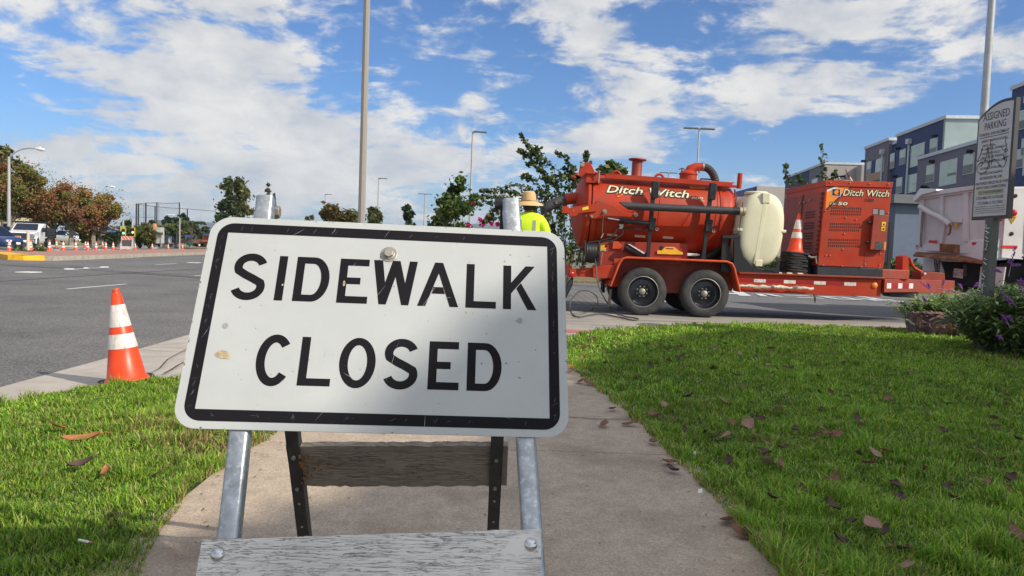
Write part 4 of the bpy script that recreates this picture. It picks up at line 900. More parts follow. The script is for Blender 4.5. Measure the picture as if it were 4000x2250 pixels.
skirt = plate('inner_skirt', [(2400, 1085), (2418, 1030), (2440, 1010), (2845, 1026), (2862, 1048), (2885, 1110), (2700, 1110), (2690, 1145), (2590, 1145), (2580, 1100)], YN+.31, .012, mat('shaded_red_skirt', (.20, .028, .012, 1), .6, var=.2), trl)
plate('fender_bracket', [(2399, 1010), (2436, 1009), (2414, 1050), (2399, 1090)], YN+.04, .01, M_red, trl)
# lower body box
k = MB(); a = P(2335, 950, YN+.28); b = P(2687, 1018, YN+.28)
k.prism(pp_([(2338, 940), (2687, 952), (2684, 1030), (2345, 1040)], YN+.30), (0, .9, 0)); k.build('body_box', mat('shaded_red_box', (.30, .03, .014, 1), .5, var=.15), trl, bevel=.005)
c = P(2583, 968, YN+.295); k = MB(); k.cyl(c, c+Vector((0, .004, 0)), .034, n=20); k.build('box_hole', M_black, trl)
# tank (slightly nose-down)
YC = YN+.90
tA, tB = P(2292, 827, YC), P(2812, 863, YC); tax = (tB-tA).normalized(); TR = .665
tup = Vector((-tax.z, 0, tax.x)); tr_ = tax.cross(tup)
L = (tB-tA).length
k = MB(); k._lathe([(TR, -.02), (TR, L-.02), (TR*.97, L+.05), (TR*.86, L+.11), (TR*.6, L+.15), (TR*.3, L+.168), (.001, L+.172)], tA, tax, 72, False)
tank = k.build('debris_tank', M_red, trl, smooth=40)
k = MB(); k._lathe([(TR+.002, .02), (TR+.05, .02), (TR+.05, .10), (TR+.002, .10)], tA, tax, 72, False); k._lathe([(TR+.002, L-.18), (TR+.012, L-.18), (TR+.012, L-.13), (TR+.002, L-.13)], tA, tax, 72, False)
k.build('tank_ring', M_red, tank, smooth=30)
k = MB(); k._lathe([(TR+.055, -.005), (TR+.055, -.055), (TR-.01, -.055), (TR*.93, -.12), (TR*.7, -.2), (TR*.4, -.25), (.001, -.265)], tA, tax, 72, False)
door = k.build('rear_door', M_red, trl, smooth=30)
def ta(t, h, y): return tA+tax*t+tup*h+Vector((0, y, 0))           # along, up, towards back
k = MB(); k.prism([ta(-.09, .48, -.40), ta(-.06, .48, -.46), ta(-.06, -.12, -.665), ta(-.09, -.12, -.62)], (0, .01, 0)); k.build('gasket_strip', mat('strip_grey', (.45, .45, .43, 1), .5), door)
# long top beam along the near side of the tank
k = MB(); by = -.47; bz = TR*.80
k.prism([ta(.22, bz+.03, by-.06), ta(L+.02, bz+.03, by-.06), ta(L+.02, bz+.105, by-.06), ta(.22, bz+.105, by-.06)], (0, .05, 0))
k.prism([ta(.10, bz+.105, by-.06), ta(L+.06, bz+.105, by-.06), ta(L+.06, bz+.113, by-.06), ta(.10, bz+.113, by-.06)], (0, .16, 0))
k.prism([ta(L-.25, bz+.02, by-.02), ta(L+.12, bz+.03, by-.02), ta(L+.12, bz+.07, by-.02), ta(L-.25, bz+.09, by-.02)], (0, .05, 0))
k.build('hose_rail', M_red, trl, bevel=.004)
k = MB(); q = ta(L+.15, bz+.02, by); k.cyl(q, q+tup*.26, .042, n=20); k.tube([ta(L+.08, bz+.0, by), ta(L+.1, bz-.12, by), ta(L+.02, bz-.2, by)], .018, 8); k.build('rail_end_socket', M_red, trl)
# rear hinge bracket, latch block
plate('hinge_bracket', [(2258, 690), (2262, 664), (2268, 645), (2285, 634), (2306, 634), (2326, 675), (2300, 690), (2275, 700), (2268, 690), (2240, 698), (2243, 680), (2258, 672)], YN+.42, .04, M_red, trl)
c = P(2275, 643, YN+.41); k = MB(); k.cyl(c+Vector((0, -.03, 0)), c+Vector((0, .09, 0)), .036, n=18); k.build('hinge_pin', M_steel, trl)
k = MB(); k.prism(pp_([(2290, 676), (2344, 676), (2344, 708), (2290, 708)], YN+.34), (0, .1, 0)); k.prism(pp_([(2288, 707), (2352, 709), (2346, 715), (2290, 713)], YN+.30), (0, .15, 0)); k.prism(pp_([(2290, 673), (2335, 675), (2334, 679), (2290, 678)], YN+.30), (0, .15, 0)); k.build('latch_block', M_red, trl, bevel=.004)
k = MB(); a = P(2341, 672, YN+.28); b = P(2338, 716, YN+.28); k.cyl(a, b, .011, n=10); k.cyl(a, a+Vector((0, 0, .02)), .022, n=8); k.build('latch_bolt', M_steel, trl)
plate('hook', [(2228, 685), (2234, 683), (2238, 692), (2258, 696), (2256, 700), (2232, 698)], YN+.45, .02, M_redd, trl)
# door arm and triangular latch plate
plate('door_arm', [(2197, 806), (2222, 805), (2222, 812), (2260, 806), (2324, 796), (2340, 792), (2330, 826), (2262, 832), (2250, 844), (2226, 845), (2220, 834), (2197, 832)], YN+.14, .05, M_red, trl)
plate('latch_plate', [(2301, 840), (2328, 792), (2335, 782), (2400, 805), (2420, 820), (2440, 832), (2488, 834), (2487, 853), (2440, 853), (2400, 854), (2308, 854)], YN+.17, .02, M_red, trl)
for px, py, r in ((2311, 846, .024), (2362, 826, .036), (2484, 839, .036), (2240, 824, .022)):
    c = P(px, py, YN+.165); k = MB(); k.cyl(c, c-Vector((0, .012, 0)), r, n=20); k.cyl(c-Vector((0, .012, 0)), c-Vector((0, .035, 0)), r*.6, n=6); k.build('plate_bolt', M_steel, trl, smooth=30)
k = MB(); k.tube([P(2359, 830, YN+.13), P(2355, 870, YN+.12), P(2353, 912, YN+.12)], .003, 5); k.tube([P(2357, 912, YN+.12), P(2348, 930, YN+.12)], .012, 6); k.build('lanyard_pin', M_steel, trl)
plate('warning_sticker', [(2274, 812), (2298, 805), (2300, 816), (2276, 822)], YN+.137, .002, mat('sticker_yellow', (.75, .6, .03, 1), .5, var=.1), trl, bevel=0)
# hydraulic ram and hoses
k = MB(); k.cyl(P(2375, 853, YN+.12), P(2430, 861, YN+.12), .012, n=10); k.build('ram_rod', M_chrome, trl)
k = MB(); k.cyl(P(2420, 860, YN+.12), P(2535, 873, YN+.12), .042, n=18); k.build('hydraulic_ram', M_black, trl)
plate('valve_block', [(2419, 876), (2436, 876), (2436, 894), (2419, 894)], YN+.2, .06, M_collar, trl)
k = MB()
k.tube([P(2419, 882, YN+.2), P(2405, 905, YN+.18), P(2385, 930, YN+.16), P(2340, 942, YN+.15), P(2297, 948, YN+.14)], .016, 8)
k.tube([P(2436, 888, YN+.2), P(2432, 915, YN+.18), P(2400, 938, YN+.16), P(2345, 945, YN+.16)], .014, 8)
k.tube([P(2438, 889, YN+.2), P(2470, 890, YN+.16), P(2490, 900, YN+.15), P(2530, 886, YN+.15)], .016, 8); k.build('hydraulic_hose', M_black, trl, smooth=60)
# small reflectors on the tank
def on_tank(px, py, off=.0):
    d = ray(px, py); lo = 10.
    t = 12.0
    for i in range(400):
        p = CP+d*(t/d.y); q = p-tA; h = q-tax*q.dot(tax)
        if h.length <= TR+off: break
        t += .0025
    return p
for px in (2391, 2500, 2609):
    py = 914+(px-2391)*.045; k = MB(); c = on_tank(px, py, .004); e = on_tank(px, py+9, .004); u = (e-c).normalized()
    k.quad(c-tax*.09-u*.0, c+tax*.09, c+tax*.09+u*.045, c-tax*.09+u*.045); k.build('white_reflector', M_collar, trl, smooth=0)
# top fittings
def topz(px): t = (P(px, 800, YC).x-tA.x)/tax.x; return tA+tax*t+tup*(TR-.01)
a = topz(2472); k = MB(); k._lathe([(.10, 0), (.092, .02), (.092, .30), (.155, .302), (.16, .318), (.155, .33), (.001, .33)], a+Vector((0, -.1, 0)), tup, 28, False); k.build('exhaust_stack', M_redd, trl, smooth=35)
for px in (2389, 2555):
    a = topz(px)+Vector((0, -.25, -.05)); k = MB(); k.tube([a+tax*(.088*cos(radians(t)))+tup*(.12*sin(radians(t))) for t in range(-10, 200, 15)], .022, 8); k.build('lifting_eye', M_red, trl, smooth=60)
a = topz(2672)+Vector((0, -.1, -.03)); k = MB(); k._lathe([(.15, 0), (.15, .14), (.165, .145), (.165, .165), (.15, .17), (.13, .2), (.06, .23), (.001, .235)], a, tup, 28, False)
k.tube([a+tup*.17+tax*.0, a+tup*.24+tax*.03, a+tup*.29+tax*.12, a+tup*.30+tax*.24], [.085, .085, .075, .07], 16); k.build('inlet_dome', M_red, trl, smooth=50)
k = MB(); k.tube([a+tup*.30+tax*.23, a+tup*.30+tax*.26], [.078, .078], 16); k.build('hose_clamp', M_steel, trl)
k = MB(); pth = [a+tup*(.30-.38*(1-cos(t)))+tax*(.25+.26*sin(t)) for t in [i*pi/2/26 for i in range(27)]]; k.tube(pth, [.072 if i % 2 else .064 for i in range(27)], 16); k.build('corrugated_hose', mat('hose_brown', (.04, .03, .025, 1), .6), trl, smooth=20)
for dx_, in ((-.14,), (.16,)):
    q = a+tax*dx_+Vector((0, -.12, .17)); k = MB(); k.tube([q, q+tup*.07], .012, 6); k.tube([q+tup*.04-tax*.05, q+tup*.07, q+tup*.05+tax*.05], .009, 6); k.build('wing_nut', mat('wing_nut_brown', (.1, .04, .03, 1), .6), trl)
k = MB(); q = topz(2722)+Vector((0, -.1, .02)); k.tube([q+tup*.04, q+tup*.04+tax*.25], .013, 6); k.tube([q, q+tup*.04], .013, 6); k.build('grab_handle', M_black, trl)
# uprights with straps holding the vacuum pipe
for (xt, yt, xb_, yb) in ((2557, 708, 2531, 1006), (2782, 715, 2748, 1012)):
    A = P(xt, yt, YN+.10); B = P(xb_, yb, YN+.10); k = MB(); k.prism([A-UX*.035, A+UX*.035, B+UX*.03, B-UX*.03], (0, .05, 0)); up = k.build('pipe_holder_post', M_black, trl, bevel=.003)
    for (fa_, fb2) in ((0, .22), (.48, .64)):
        k = MB(); a = A.lerp(B, fa_)+Vector((.03, -.03, 0)); b = A.lerp(B, fb2)+Vector((.03, -.03, 0)); k.prism([a-UX*.06, a+UX*.05, b+UX*.05, b-UX*.06], (0, .12, 0))
        k.build('rubber_pad', M_black, up, bevel=.008)
    k = MB(); a = A.lerp(B, .08)+Vector((.075, -.05, 0)); b = A.lerp(B, .6)+Vector((.10, -.05, 0)); k.tube([a, a.lerp(b, .3)+Vector((0, -.10, 0)), a.lerp(b, .5)+Vector((0, -.12, 0)), a.lerp(b, .7)+Vector((0, -.04, 0)), b], .006, 5); k.build('strap', M_black, up)
    k = MB(); k.tube([b+Vector((.0+.022*cos(t), 0, -.03+.026*sin(t))) for t in [i*2*pi/12 for i in range(12)]], .005, 5, closed=True); k.build('carabiner', M_chrome, up)
A, B = P(2415, 803, YN-.03), P(2862, 824, YN-.03); ax = (B-A).normalized()
k = MB(); n = 24; vs = []; s1 = Vector((0, 1, 0)); s2 = ax.cross(s1)
for j in range(n):
    a = 2*pi*j/n; o_ = s1*cos(a)*.062+s2*sin(a)*.062; vs.append(A+o_+ax*(.09*(1-sin(a))*1.0 if s2.z > 0 else .09*(1+sin(a))))
for j in range(n):
    a = 2*pi*j/n; vs.append(B+s1*cos(a)*.062+s2*sin(a)*.062)
k.add(vs, [(j, (j+1) % n, (j+1) % n+n, j+n) for j in range(n)]+[tuple(range(n)), tuple(range(2*n-1, n-1, -1))])
pipe = k.build('vacuum_pipe', mat('pipe_black', (.03, .032, .035, 1), .55, var=.4, vs=12, stretch=(.4, 2, 2)), trl, smooth=40)
k = MB(); k.cyl(B, B+ax*.11, .066, n=24); k.build('pipe_sleeve', M_black, pipe); k = MB(); k._lathe([(.05, 0), (.066, .0), (.066, .05), (.074, .055), (.074, .09), (.05, .09)], B+ax*.11, ax, 24, False); k.build('pipe_coupling', mat('coupling', (.40, .34, .24, 1), .5, .3), pipe)
# yellow lifting tool on the body box
ty_ = plate('yellow_lid_hook', [(2567, 978), (2584, 979), (2596, 967), (2602, 964), (2632, 965), (2640, 970), (2656, 983), (2667, 985), (2667, 995), (2620, 994), (2567, 992)], YN+.27, .025, M_yel, trl)
plate('handle_slot', [(2601, 968), (2629, 969), (2631, 974), (2601, 973)], YN+.268, .002, M_redd, trl, bevel=0)
# black cylinder lying by the body box, filter box, side pieces
k = MB(); k.cyl(P(2440, 965, YN+.2), P(2525, 1004, YN+.2), .062, n=20); k.build('black_canister', M_black, trl, smooth=50, bevel=.01)
k = MB(); k.prism(pp_([(2452, 953), (2460, 953), (2520, 988), (2515, 992)], YN+.12), (0, .03, 0)); k.build('canister_strap', M_collar, trl)
plate('red_guard', [(2395, 943), (2415, 943), (2432, 965), (2428, 972), (2392, 972)], YN+.26, .03, M_orangep, trl)
k = MB(); k.prism(pp_([(2683, 988), (2733, 992), (2735, 998), (2720, 1001), (2683, 1000)], YN+.4), (0, .25, 0)); k.build('white_filter_box', M_white, trl, bevel=.008)
k = MB(); k.tube([P(2815, 955, YN+.5), P(2795, 985, YN+.45), P(2750, 1012, YN+.4), P(2700, 1022, YN+.4)], .06, 12); k.build('dark_hose', mat('hose_dark', (.02, .013, .012, 1), .7), trl, smooth=50)
k = MB(); k.bb(P(2690, 1000, YN+.7), P(2830, 1062, YN+.9)); k.bb(P(2840, 870, YN+.65), P(2862, 1062, YN+.85)); k.build('engine_mount', M_black, trl)
plate('yellow_valve_tag', [(2346, 950), (2362, 952), (2361, 968), (2368, 969), (2366, 982), (2344, 981)], YN+.2, .02, M_yel, trl)
k = MB(); k.tube([P(2342, 980, YN+.16), P(2362, 978, YN+.16)], .012, 8); k.tube([P(2354, 985, YN+.17), P(2350, 1010, YN+.17), P(2346, 1035, YN+.17)], .008, 6); k.build('water_valve', M_steel, trl)
# hose reel
k = MB(); c0, c1 = P(2287, 986, YN+.05), P(2334, 989, YN+.05)
for i in range(8):
    q = c0.lerp(c1, (i+.5)/8); k.tube([q+Vector((0, .12*cos(t), .155*sin(t))) for t in [j*2*pi/20 for j in range(20)]], .017, 8, closed=True)
reel = k.build('hose_reel', M_black, trl, smooth=60)
k = MB()
for q in (c0-UX*.02, c1+UX*.02): k.tube([q+Vector((0, .15*cos(t), .2*sin(t))) for t in [j*2*pi/24 for j in range(24)]], .008, 6, closed=True)
k.cyl(c0-UX*.03, c1+UX*.03, .03, n=10); k.tube([c0-UX*.03, c0+Vector((-.05, 0, -.3))], .014, 6); k.tube([c1+UX*.03, c1+Vector((.04, 0, -.3))], .014, 6); k.build('reel_frame', mat('reel_frame', (.06, .03, .03, 1), .5), reel)
k = MB(); k.tube([P(2272, 960, YN+.2), P(2262, 1000, YN+.15), P(2253, 1036, YN+.1)], .018, 6); k.build('reel_arm', M_black, trl)
# suction boom and cuff at the rear door
k = MB(); q = [P(2128, 815, YN+.55), P(2145, 805, YN+.55), P(2180, 787, YN+.6), P(2212, 778, YN+.65)]; k.tube(q, [.075, .085, .085, .09], 14); k.tube([P(2124, 838, YN+.55), P(2128, 815, YN+.55), P(2140, 806, YN+.55)], [.05, .07, .08], 12)
hs = k.build('suction_hose', mat('hose_grey', (.035, .033, .035, 1), .65, var=.4, vs=8), trl, smooth=50)
k = MB(); k.tube([P(2163, 790, YN+.57), P(2166, 800, YN+.57)], .09, 12); k.tube([P(2200, 758, YN+.62), P(2206, 800, YN+.62)], [.03, .06], 8); k.build('hose_cuff', M_black, hs)
k = MB(); k.cyl(P(2205, 780, YN+.65), P(2262, 770, YN+.7), .1, n=16); k.build('suction_port', M_red, trl)
# lettering on the tank: placed on a slim panel that follows the tank's shoulder
ang = radians(33); nrmT = (tup*sin(ang)-Vector((0, 1, 0))*cos(ang)); upT = (tup*cos(ang)+Vector((0, 1, 0))*sin(ang))
def bend_text(body, px0, px1, hgt, phi, mt, name, off, shear=.25, bold=.02, parent=None, space=.95):
    me = text_mesh(body, 1, shear, bold, 'LEFT', space); n = len(me.vertices); co = np.empty(n*3); me.vertices.foreach_get('co', co); co = co.reshape(-1, 3); mn, mxx = co.min(0), co.max(0)
    t0 = (P(px0, 730, YN+.35).x-tA.x); t1 = (P(px1, 740, YN+.35).x-tA.x); kx = (t1-t0)/(mxx[0]-mn[0]); ky = hgt/(mxx[1]-mn[1])
    t = t0+(co[:, 0]-mn[0])*kx; s = (co[:, 1]-mn[1]-(mxx[1]-mn[1])/2)*ky; ph = phi+s/(TR+off); rr = TR+off
    w = np.array(tA)+t[:, None]*np.array(tax)+(rr*np.sin(ph))[:, None]*np.array(tup)+(-rr*np.cos(ph))[:, None]*np.array([0, 1., 0])
    me.vertices.foreach_set('co', w.ravel()); me.materials.clear(); me.materials.append(mt); me.update(); return link_mesh(name, me, parent or trl)
def tank_patch(pts, mt, name, off):
    "pts are photo pixels, laid on the tank surface"
    q = [on_tank(x, y, off) for x, y in pts]; k = MB(); k.quad(*q); return k.build(name, mt, trl, smooth=0)
tank_patch([(2392, 742), (2470, 746), (2454, 756), (2414, 771), (2390, 745)], M_decal_o, 'orange_decal', .003)
k = MB(); k.tube([on_tank(2380, 738, .004), on_tank(2414, 772, .004), on_tank(2445, 758, .004), on_tank(2480, 750, .004), on_tank(2540, 744, .004)], .005, 4); k.build('decal_outline', M_decal_k, trl)
tank_patch([(2694, 728), (2754, 731), (2754, 740), (2694, 737)], M_decal_o, 'orange_decal', .003)
PH = radians(35)
for (body, x0_, x1_, h_, sp) in (('Ditch Witch', 2366, 2690, .165, 1.0),):
    for (dx_, ds) in ((0, .000), (-.014, .01), (.014, .01), (0, .018), (0, -.018), (-.01, -.014), (.01, -.014)):
        bend_text(body, x0_+dx_*230, x1_+dx_*230, h_, PH+ds/TR, M_decal_k, 'lettering_outline', .004+.0001*abs(ds*100), .28, .028, None, sp)
    bend_text(body, x0_, x1_, h_, PH, M_beige, 'lettering', .009, .28, .012, None, sp)
bend_text('800', 2697, 2745, .055, PH-.10, M_decal_k, 'lettering_outline', .004, .2, .03); bend_text('800', 2698, 2744, .05, PH-.10, M_beige, 'lettering', .006, .2, .012); bend_text('GAL', 2732, 2750, .018, PH-.17, M_beige, 'lettering', .004)
# cream water tank
Yt = YN+.02
cxw, czw = P(2978, 898, Yt).x, P(2978, 898, Yt).z; hw, hh = .40, .635; lean_ = .055
def wprof(sc=1., ins=0.):
    pts = []
    for i in range(56):
        a = 2*pi*i/56; e = .78; x = abs(cos(a))**e*(1 if cos(a) > 0 else -1)*(hw-ins)*sc; z = abs(sin(a))**e*(1 if sin(a) > 0 else -1)*(hh-ins)*sc
        pts.append((x+z*lean_, z))
    return pts
k = MB(); lay = [(0, .34, .62), (.012, .28, .74), (.03, .2, .86), (.06, .0, .93), (.12, 0, .985), (.25, 0, 1), (.62, 0, 1), (.75, 0, .985), (.81, 0, .93), (.84, .0, .84)]
vs = []; n = 56
for (yy, _, sc) in lay: vs += [(cxw+x, Yt+yy, czw+z) for x, z in wprof(sc)]
k.add(vs, [(i*n+j, i*n+(j+1) % n, (i+1)*n+(j+1) % n, (i+1)*n+j) for i in range(len(lay)-1) for j in range(n)]+[tuple(range(n-1, -1, -1)), tuple(range((len(lay)-1)*n, len(lay)*n))])
M_poly = mat('cream_plastic', (.72, .68, .48, 1), .5, var=.06, vs=3, trans=.12)
wt = k.build('water_tank', M_poly, trl, smooth=50)
k = MB(); z1 = czw-.01
k.bb((cxw-hw-.012, Yt+.02, z1-.025), (cxw+hw+.012, Yt+.82, z1+.025)); k.build('tank_seam', M_poly, wt, bevel=.012)
k = MB(); k.prism([(cxw-.055-.06*1, Yt-.003, czw-hh+.06), (cxw+.02-.06, Yt-.003, czw-hh+.06), (cxw+.065, Yt-.003, czw+hh-.1), (cxw-.0, Yt-.003, czw+hh-.1)], (0, .03, 0)); k.build('sight_rib', M_poly, wt, bevel=.006)
k = MB(); k.bb((cxw-.03, Yt-.012, czw+hh-.19), (cxw+.10, Yt+.1, czw+hh-.02)); k.build('moulded_boss', M_poly, wt, bevel=.012); k = MB(); k.bb((cxw-.09, Yt-.012, czw-hh+.02), (cxw+.03, Yt+.08, czw-hh+.13)); k.build('moulded_boss', M_poly, wt, bevel=.012)
k = MB(); k._lathe([(.2, 0), (.2, .03), (.18, .045), (.001, .05)], Vector((cxw-.02, Yt+.35, czw+hh-.02)), UZ, 28, False); k.build('tank_lid', M_poly, wt)
k = MB(); q = Vector((cxw-.045, Yt+.05, czw-hh+.02)); k.cyl(q, q-UZ*.10, .016, n=10); k.bb(q+Vector((-.03, -.02, -.07)), q+Vector((.03, .02, -.05))); k.build('drain_valve', M_steel, wt)
# black cradle
k = MB()
def cradle(y0, y1):
    pts = [(2812, 1062), (2820, 925), (2830, 912), (2890, 910), (2893, 960), (2905, 1000), (2935, 1040), (2970, 1052), (3030, 1048), (3044, 1000), (3043, 1065)]
    return pts
k.prism(pp_([(2822, 920), (2842, 920), (2850, 1000), (2868, 1062), (2815, 1062)], YN+.1), (0, .05, 0)); k.prism(pp_([(2868, 912), (2890, 910), (2893, 965), (2906, 1002), (2940, 1040), (2980, 1052), (2980, 1066), (2866, 1064)], YN+.03), (0, .05, 0))
k.prism(pp_([(2822, 920), (2892, 918), (2892, 930), (2822, 932)], YN+.02), (0, .08, 0)); k.prism(pp_([(2990, 1050), (3030, 1046), (3046, 1005), (3044, 1068), (3030, 1068), (3015, 1058), (2990, 1058)], YN+.03), (0, .05, 0))
k.prism(pp_([(2820, 930), (2850, 930), (2830, 1062), (2815, 1062)], YN+.75), (0, .05, 0)); k.prism(pp_([(2866, 1050), (3044, 1055), (3044, 1070), (2866, 1068)], YN+.04), (0, .8, 0))
k.build('tank_cradle', M_black, trl, bevel=.004)
k = MB(); k.tube([P(2902, 790, Yt+.03), P(2893, 855, Yt), P(2886, 908, Yt)], .006, 5); k.build('tie_down_strap', M_black, trl)
# power pack
def Q(px, py, Y=YN+.03): return P(px, py, Y)
fx = [Q(3227, 706), Q(3487, 713), Q(3451, 1049), Q(3194, 1038)]
dpt = Vector((0, 1.78, 0))
k = MB(); k.prism(fx, dpt); pack = k.build('power_pack', M_red, trl, smooth=0, bevel=.012, seg=3)
k = MB(); k.prism([Q(3225, 704, YN+.012), Q(3490, 711, YN+.012), Q(3486, 733, YN+.012), Q(3224, 727, YN+.012)], (0, 1.815, 0)); k.build('pack_top_rim', M_red, pack, bevel=.004)
k = MB(); k.prism([Q(3193, 1040, YN+.04), Q(3450, 1051, YN+.04), Q(3447, 1092, YN+.04), Q(3192, 1080, YN+.04)], (0, 1.76, 0)); k.build('pack_skid_base', mat('pack_black', (.02, .022, .028, 1), .5, var=.3), pack, bevel=.006)
def F(u, v, lift=.001):   # u,v 0..1 across the lit side of the pack, v downwards
    a = fx[0].lerp(fx[1], u); b = fx[3].lerp(fx[2], u); p = a.lerp(b, v); return p-Vector((0, lift, 0))
def fuv(px, py):
    # invert roughly: px,py photo -> u,v
    v = .5
    for _ in range(8):
        L_ = Vector((3227+(3194-3227)*v, 706+(1038-706)*v)); R_ = Vector((3487+(3451-3487)*v, 713+(1049-713)*v)); u = (px-L_.x)/(R_.x-L_.x); T = 706+7*u; B_ = 1038+11*u; v = (py-T)/(B_-T)
    return u, v
def FP(px, py, lift=.001): return F(*fuv(px, py), lift)
def c4(x, y): return (2800+x*.4487, 600+y*.4487)
def c1b(x, y): return (3000+x*.20704, 550+y*.20704)
k = MB()
for (r0_, yy) in ((1250, 0), (1305, 1), (1365, 2)): pass
for blk, (x0_, y0_, x1_, y1_) in enumerate(((992, 462, 1262, 540), (980, 600, 1250, 680), (968, 738, 1238, 818))):
    for r_ in range(3):
        for c_ in range(15):
            a = x0_+(x1_-x0_)*c_/15+4-r_*3; b = y0_+(y1_-y0_)*r_/3+2+c_*.35; k.quad(FP(*c4(a, b)), FP(*c4(a+11, b)), FP(*c4(a+10, b+18)), FP(*c4(a-1, b+18)))
k.build('vent_grille', mat('vent_dark', (.035, .008, .006, 1), .8), pack, smooth=0)
k = MB(); k.quad(FP(*c1b(1110, 920), .0015), FP(*c1b(1250, 866), .0015), FP(*c1b(1570, 875), .0015), FP(*c1b(1400, 990), .0015), FP(*c1b(1085, 1290), .0015)); k.build('orange_decal', M_decal_o, pack, smooth=0)
k = MB(); k.quad(FP(*c1b(1110, 925), .003), FP(*c1b(1255, 866), .003), FP(*c1b(1345, 868), .003), FP(*c1b(1112, 960), .003)); k.build('white_decal_band', M_decal_w, pack, smooth=0)
k = MB(); k.quad(FP(*c1b(1110, 905), .003), FP(*c1b(1225, 862), .003), FP(*c1b(1275, 864), .003), FP(*c1b(1110, 925), .003)); k.quad(FP(*c1b(1545, 873), .003), FP(*c1b(1585, 874), .003), FP(*c1b(1110, 1310), .003), FP(*c1b(1085, 1340), .003), FP(*c1b(1082, 1300), .003)); k.build('black_decal_band', M_decal_k, pack, smooth=0)
k = MB(); k.cur = 0; k.quad(*[FP(*c1b(*q), .005) for q in ((1208, 898), (1376, 905), (1366, 1050), (1196, 1040))]); k.cur = 1; k.quad(*[FP(*c1b(*q), .007) for q in ((1216, 907), (1366, 914), (1357, 1041), (1206, 1031))])
k.cur = 2; k.quad(*[FP(*c1b(*q), .009) for q in ((1240, 970), (1275, 930), (1340, 925), (1310, 950), (1345, 965), (1300, 985), (1330, 1020), (1270, 1015))]); k.build('logo_badge', [M_decal_w, M_decal_k, M_decal_o], pack, smooth=0)
fU = (fx[1]-fx[0]).normalized(); fV = (fx[0]-fx[3]).normalized()
def ftext(body, px, py, wpx, hpx, mt, lift, shear=.2, bold=.015, name='lettering', sp=1.):
    place_text(name, body, FP(px, py), fU, UZ+Vector((.02, 0, 0)), wpx/FOC*YN, hpx/FOC*YN, mt, pack, shear, bold, sp, lift)
for ddx, ddy in ((0, 0), (-1.5, 0), (1.5, 0), (0, 1.6), (0, -1.6), (1.2, 1.2), (-1.2, 1.2), (1.2, -1.2)):
    ftext('Ditch Witch', 3383+ddx, 754+ddy, 181, 27, M_decal_k, .003, .22, .03, 'lettering_outline'); 
    ftext('FX', 3253+ddx, 796+ddy, 27, 13, M_decal_k, .0045, .22, .02, 'lettering_outline'); ftext('50', 3291+ddx, 795+ddy, 41, 17, M_decal_k, .0045, .1, .04, 'lettering_outline')
ftext('Ditch Witch', 3383, 754, 180, 26, M_beige, .007, .22, .012); ftext('FX', 3253, 796, 26, 11, M_beige, .007, .22, .0); ftext('50', 3291, 795, 39, 14, M_beige, .007, .1, .03)
ftext('100', 3396, 782, 34, 13, M_decal_k, .003, 0, .03)
# control enclosure, stickers, bolts
k = MB(); k.prism([FP(*c4(*q), 0) for q in ((1345, 535), (1475, 540), (1440, 840), (1312, 835))], (0, -.09, 0)); enc = k.build('control_enclosure', M_redd, pack, bevel=.005)
def deco(name, pts, mt, lift, par=None):
    k = MB(); k.quad(*[FP(*c4(*q), lift) for q in pts]); return k.build(name, mt, par or pack, smooth=0)
deco('data_plate', [(1358, 476), (1412, 477), (1410, 532), (1355, 530)], mat('plate_dark', (.03, .03, .03, 1), .4, var=.9, vs=60), .003); deco('data_plate', [(1414, 480), (1469, 482), (1466, 535), (1412, 533)], mat('plate_dark2', (.04, .04, .04, 1), .4, var=.9, vs=50), .003)
k = MB()
for i in range(5): k.quad(*[FP(*c4(x, y), .0045) for x, y in ((1360, 485+i*9), (1402, 486+i*9), (1402, 489+i*9), (1360, 488+i*9))]); k.quad(*[FP(*c4(x, y), .0045) for x, y in ((1416, 490+i*9), (1458, 491+i*9), (1458, 494+i*9), (1416, 493+i*9))])
k.build('plate_print', M_decal_w, pack, smooth=0)
deco('warning_sticker', [(1415, 594), (1448, 596), (1444, 634), (1412, 632)], mat('sticker_y2', (.8, .6, .02, 1), .5), .093, enc); deco('warning_sticker', [(1411, 638), (1444, 640), (1440, 673), (1408, 671)], mat('sticker_y3', (.8, .6, .02, 1), .5), .093, enc)
k = MB(); k.quad(*[FP(*c4(x, y), .095) for x, y in ((1430, 602), (1441, 626), (1419, 626))]); c = FP(*c4(1427, 656), .093); k.cyl(c, c-Vector((0, .003, 0)), .018, n=12); k.build('sticker_print', M_decal_k, enc, smooth=0)
deco('socket_panel', [(1362, 765), (1428, 768), (1420, 838), (1352, 834)], mat('socket', (.06, .06, .06, 1), .5, var=.9, vs=40), .093, enc); deco('orange_reflector', [(1432, 768), (1452, 768), (1446, 838), (1428, 836)], M_decal_o, .093, enc)
for q in ((1335, 600), (1320, 770)):
    c = FP(*c4(*q), .05); k = MB(); k.cyl(c-UX*.0, c-UX*.06, .022, n=10); k.build('cable_plug', M_black, enc)
k = MB()
for (x, y) in ((985, 250), (1155, 255), (1325, 262), (1490, 265), (945, 495), (1122, 555), (1212, 572), (1110, 695), (1098, 832), (950, 884), (984, 885), (925, 970), (1092, 978), (1257, 985), (1415, 992), (1290, 962), (1418, 968), (1425, 870), (1472, 692), (1458, 840), (1490, 515), (1486, 570), (1325, 568)):
    c = FP(*c4(x, y), .002 if y > 300 else .022); k.cyl(c, c-Vector((0, .014, 0)), .011, n=8)
k.build('bolt', mat('bolt_pink', (.45, .22, .18, 1), .5), pack)
deco('access_panel_seam', [(1285, 852), (1440, 860), (1440, 863), (1288, 855), (1282, 966), (1279, 966)], M_decal_k, .002)
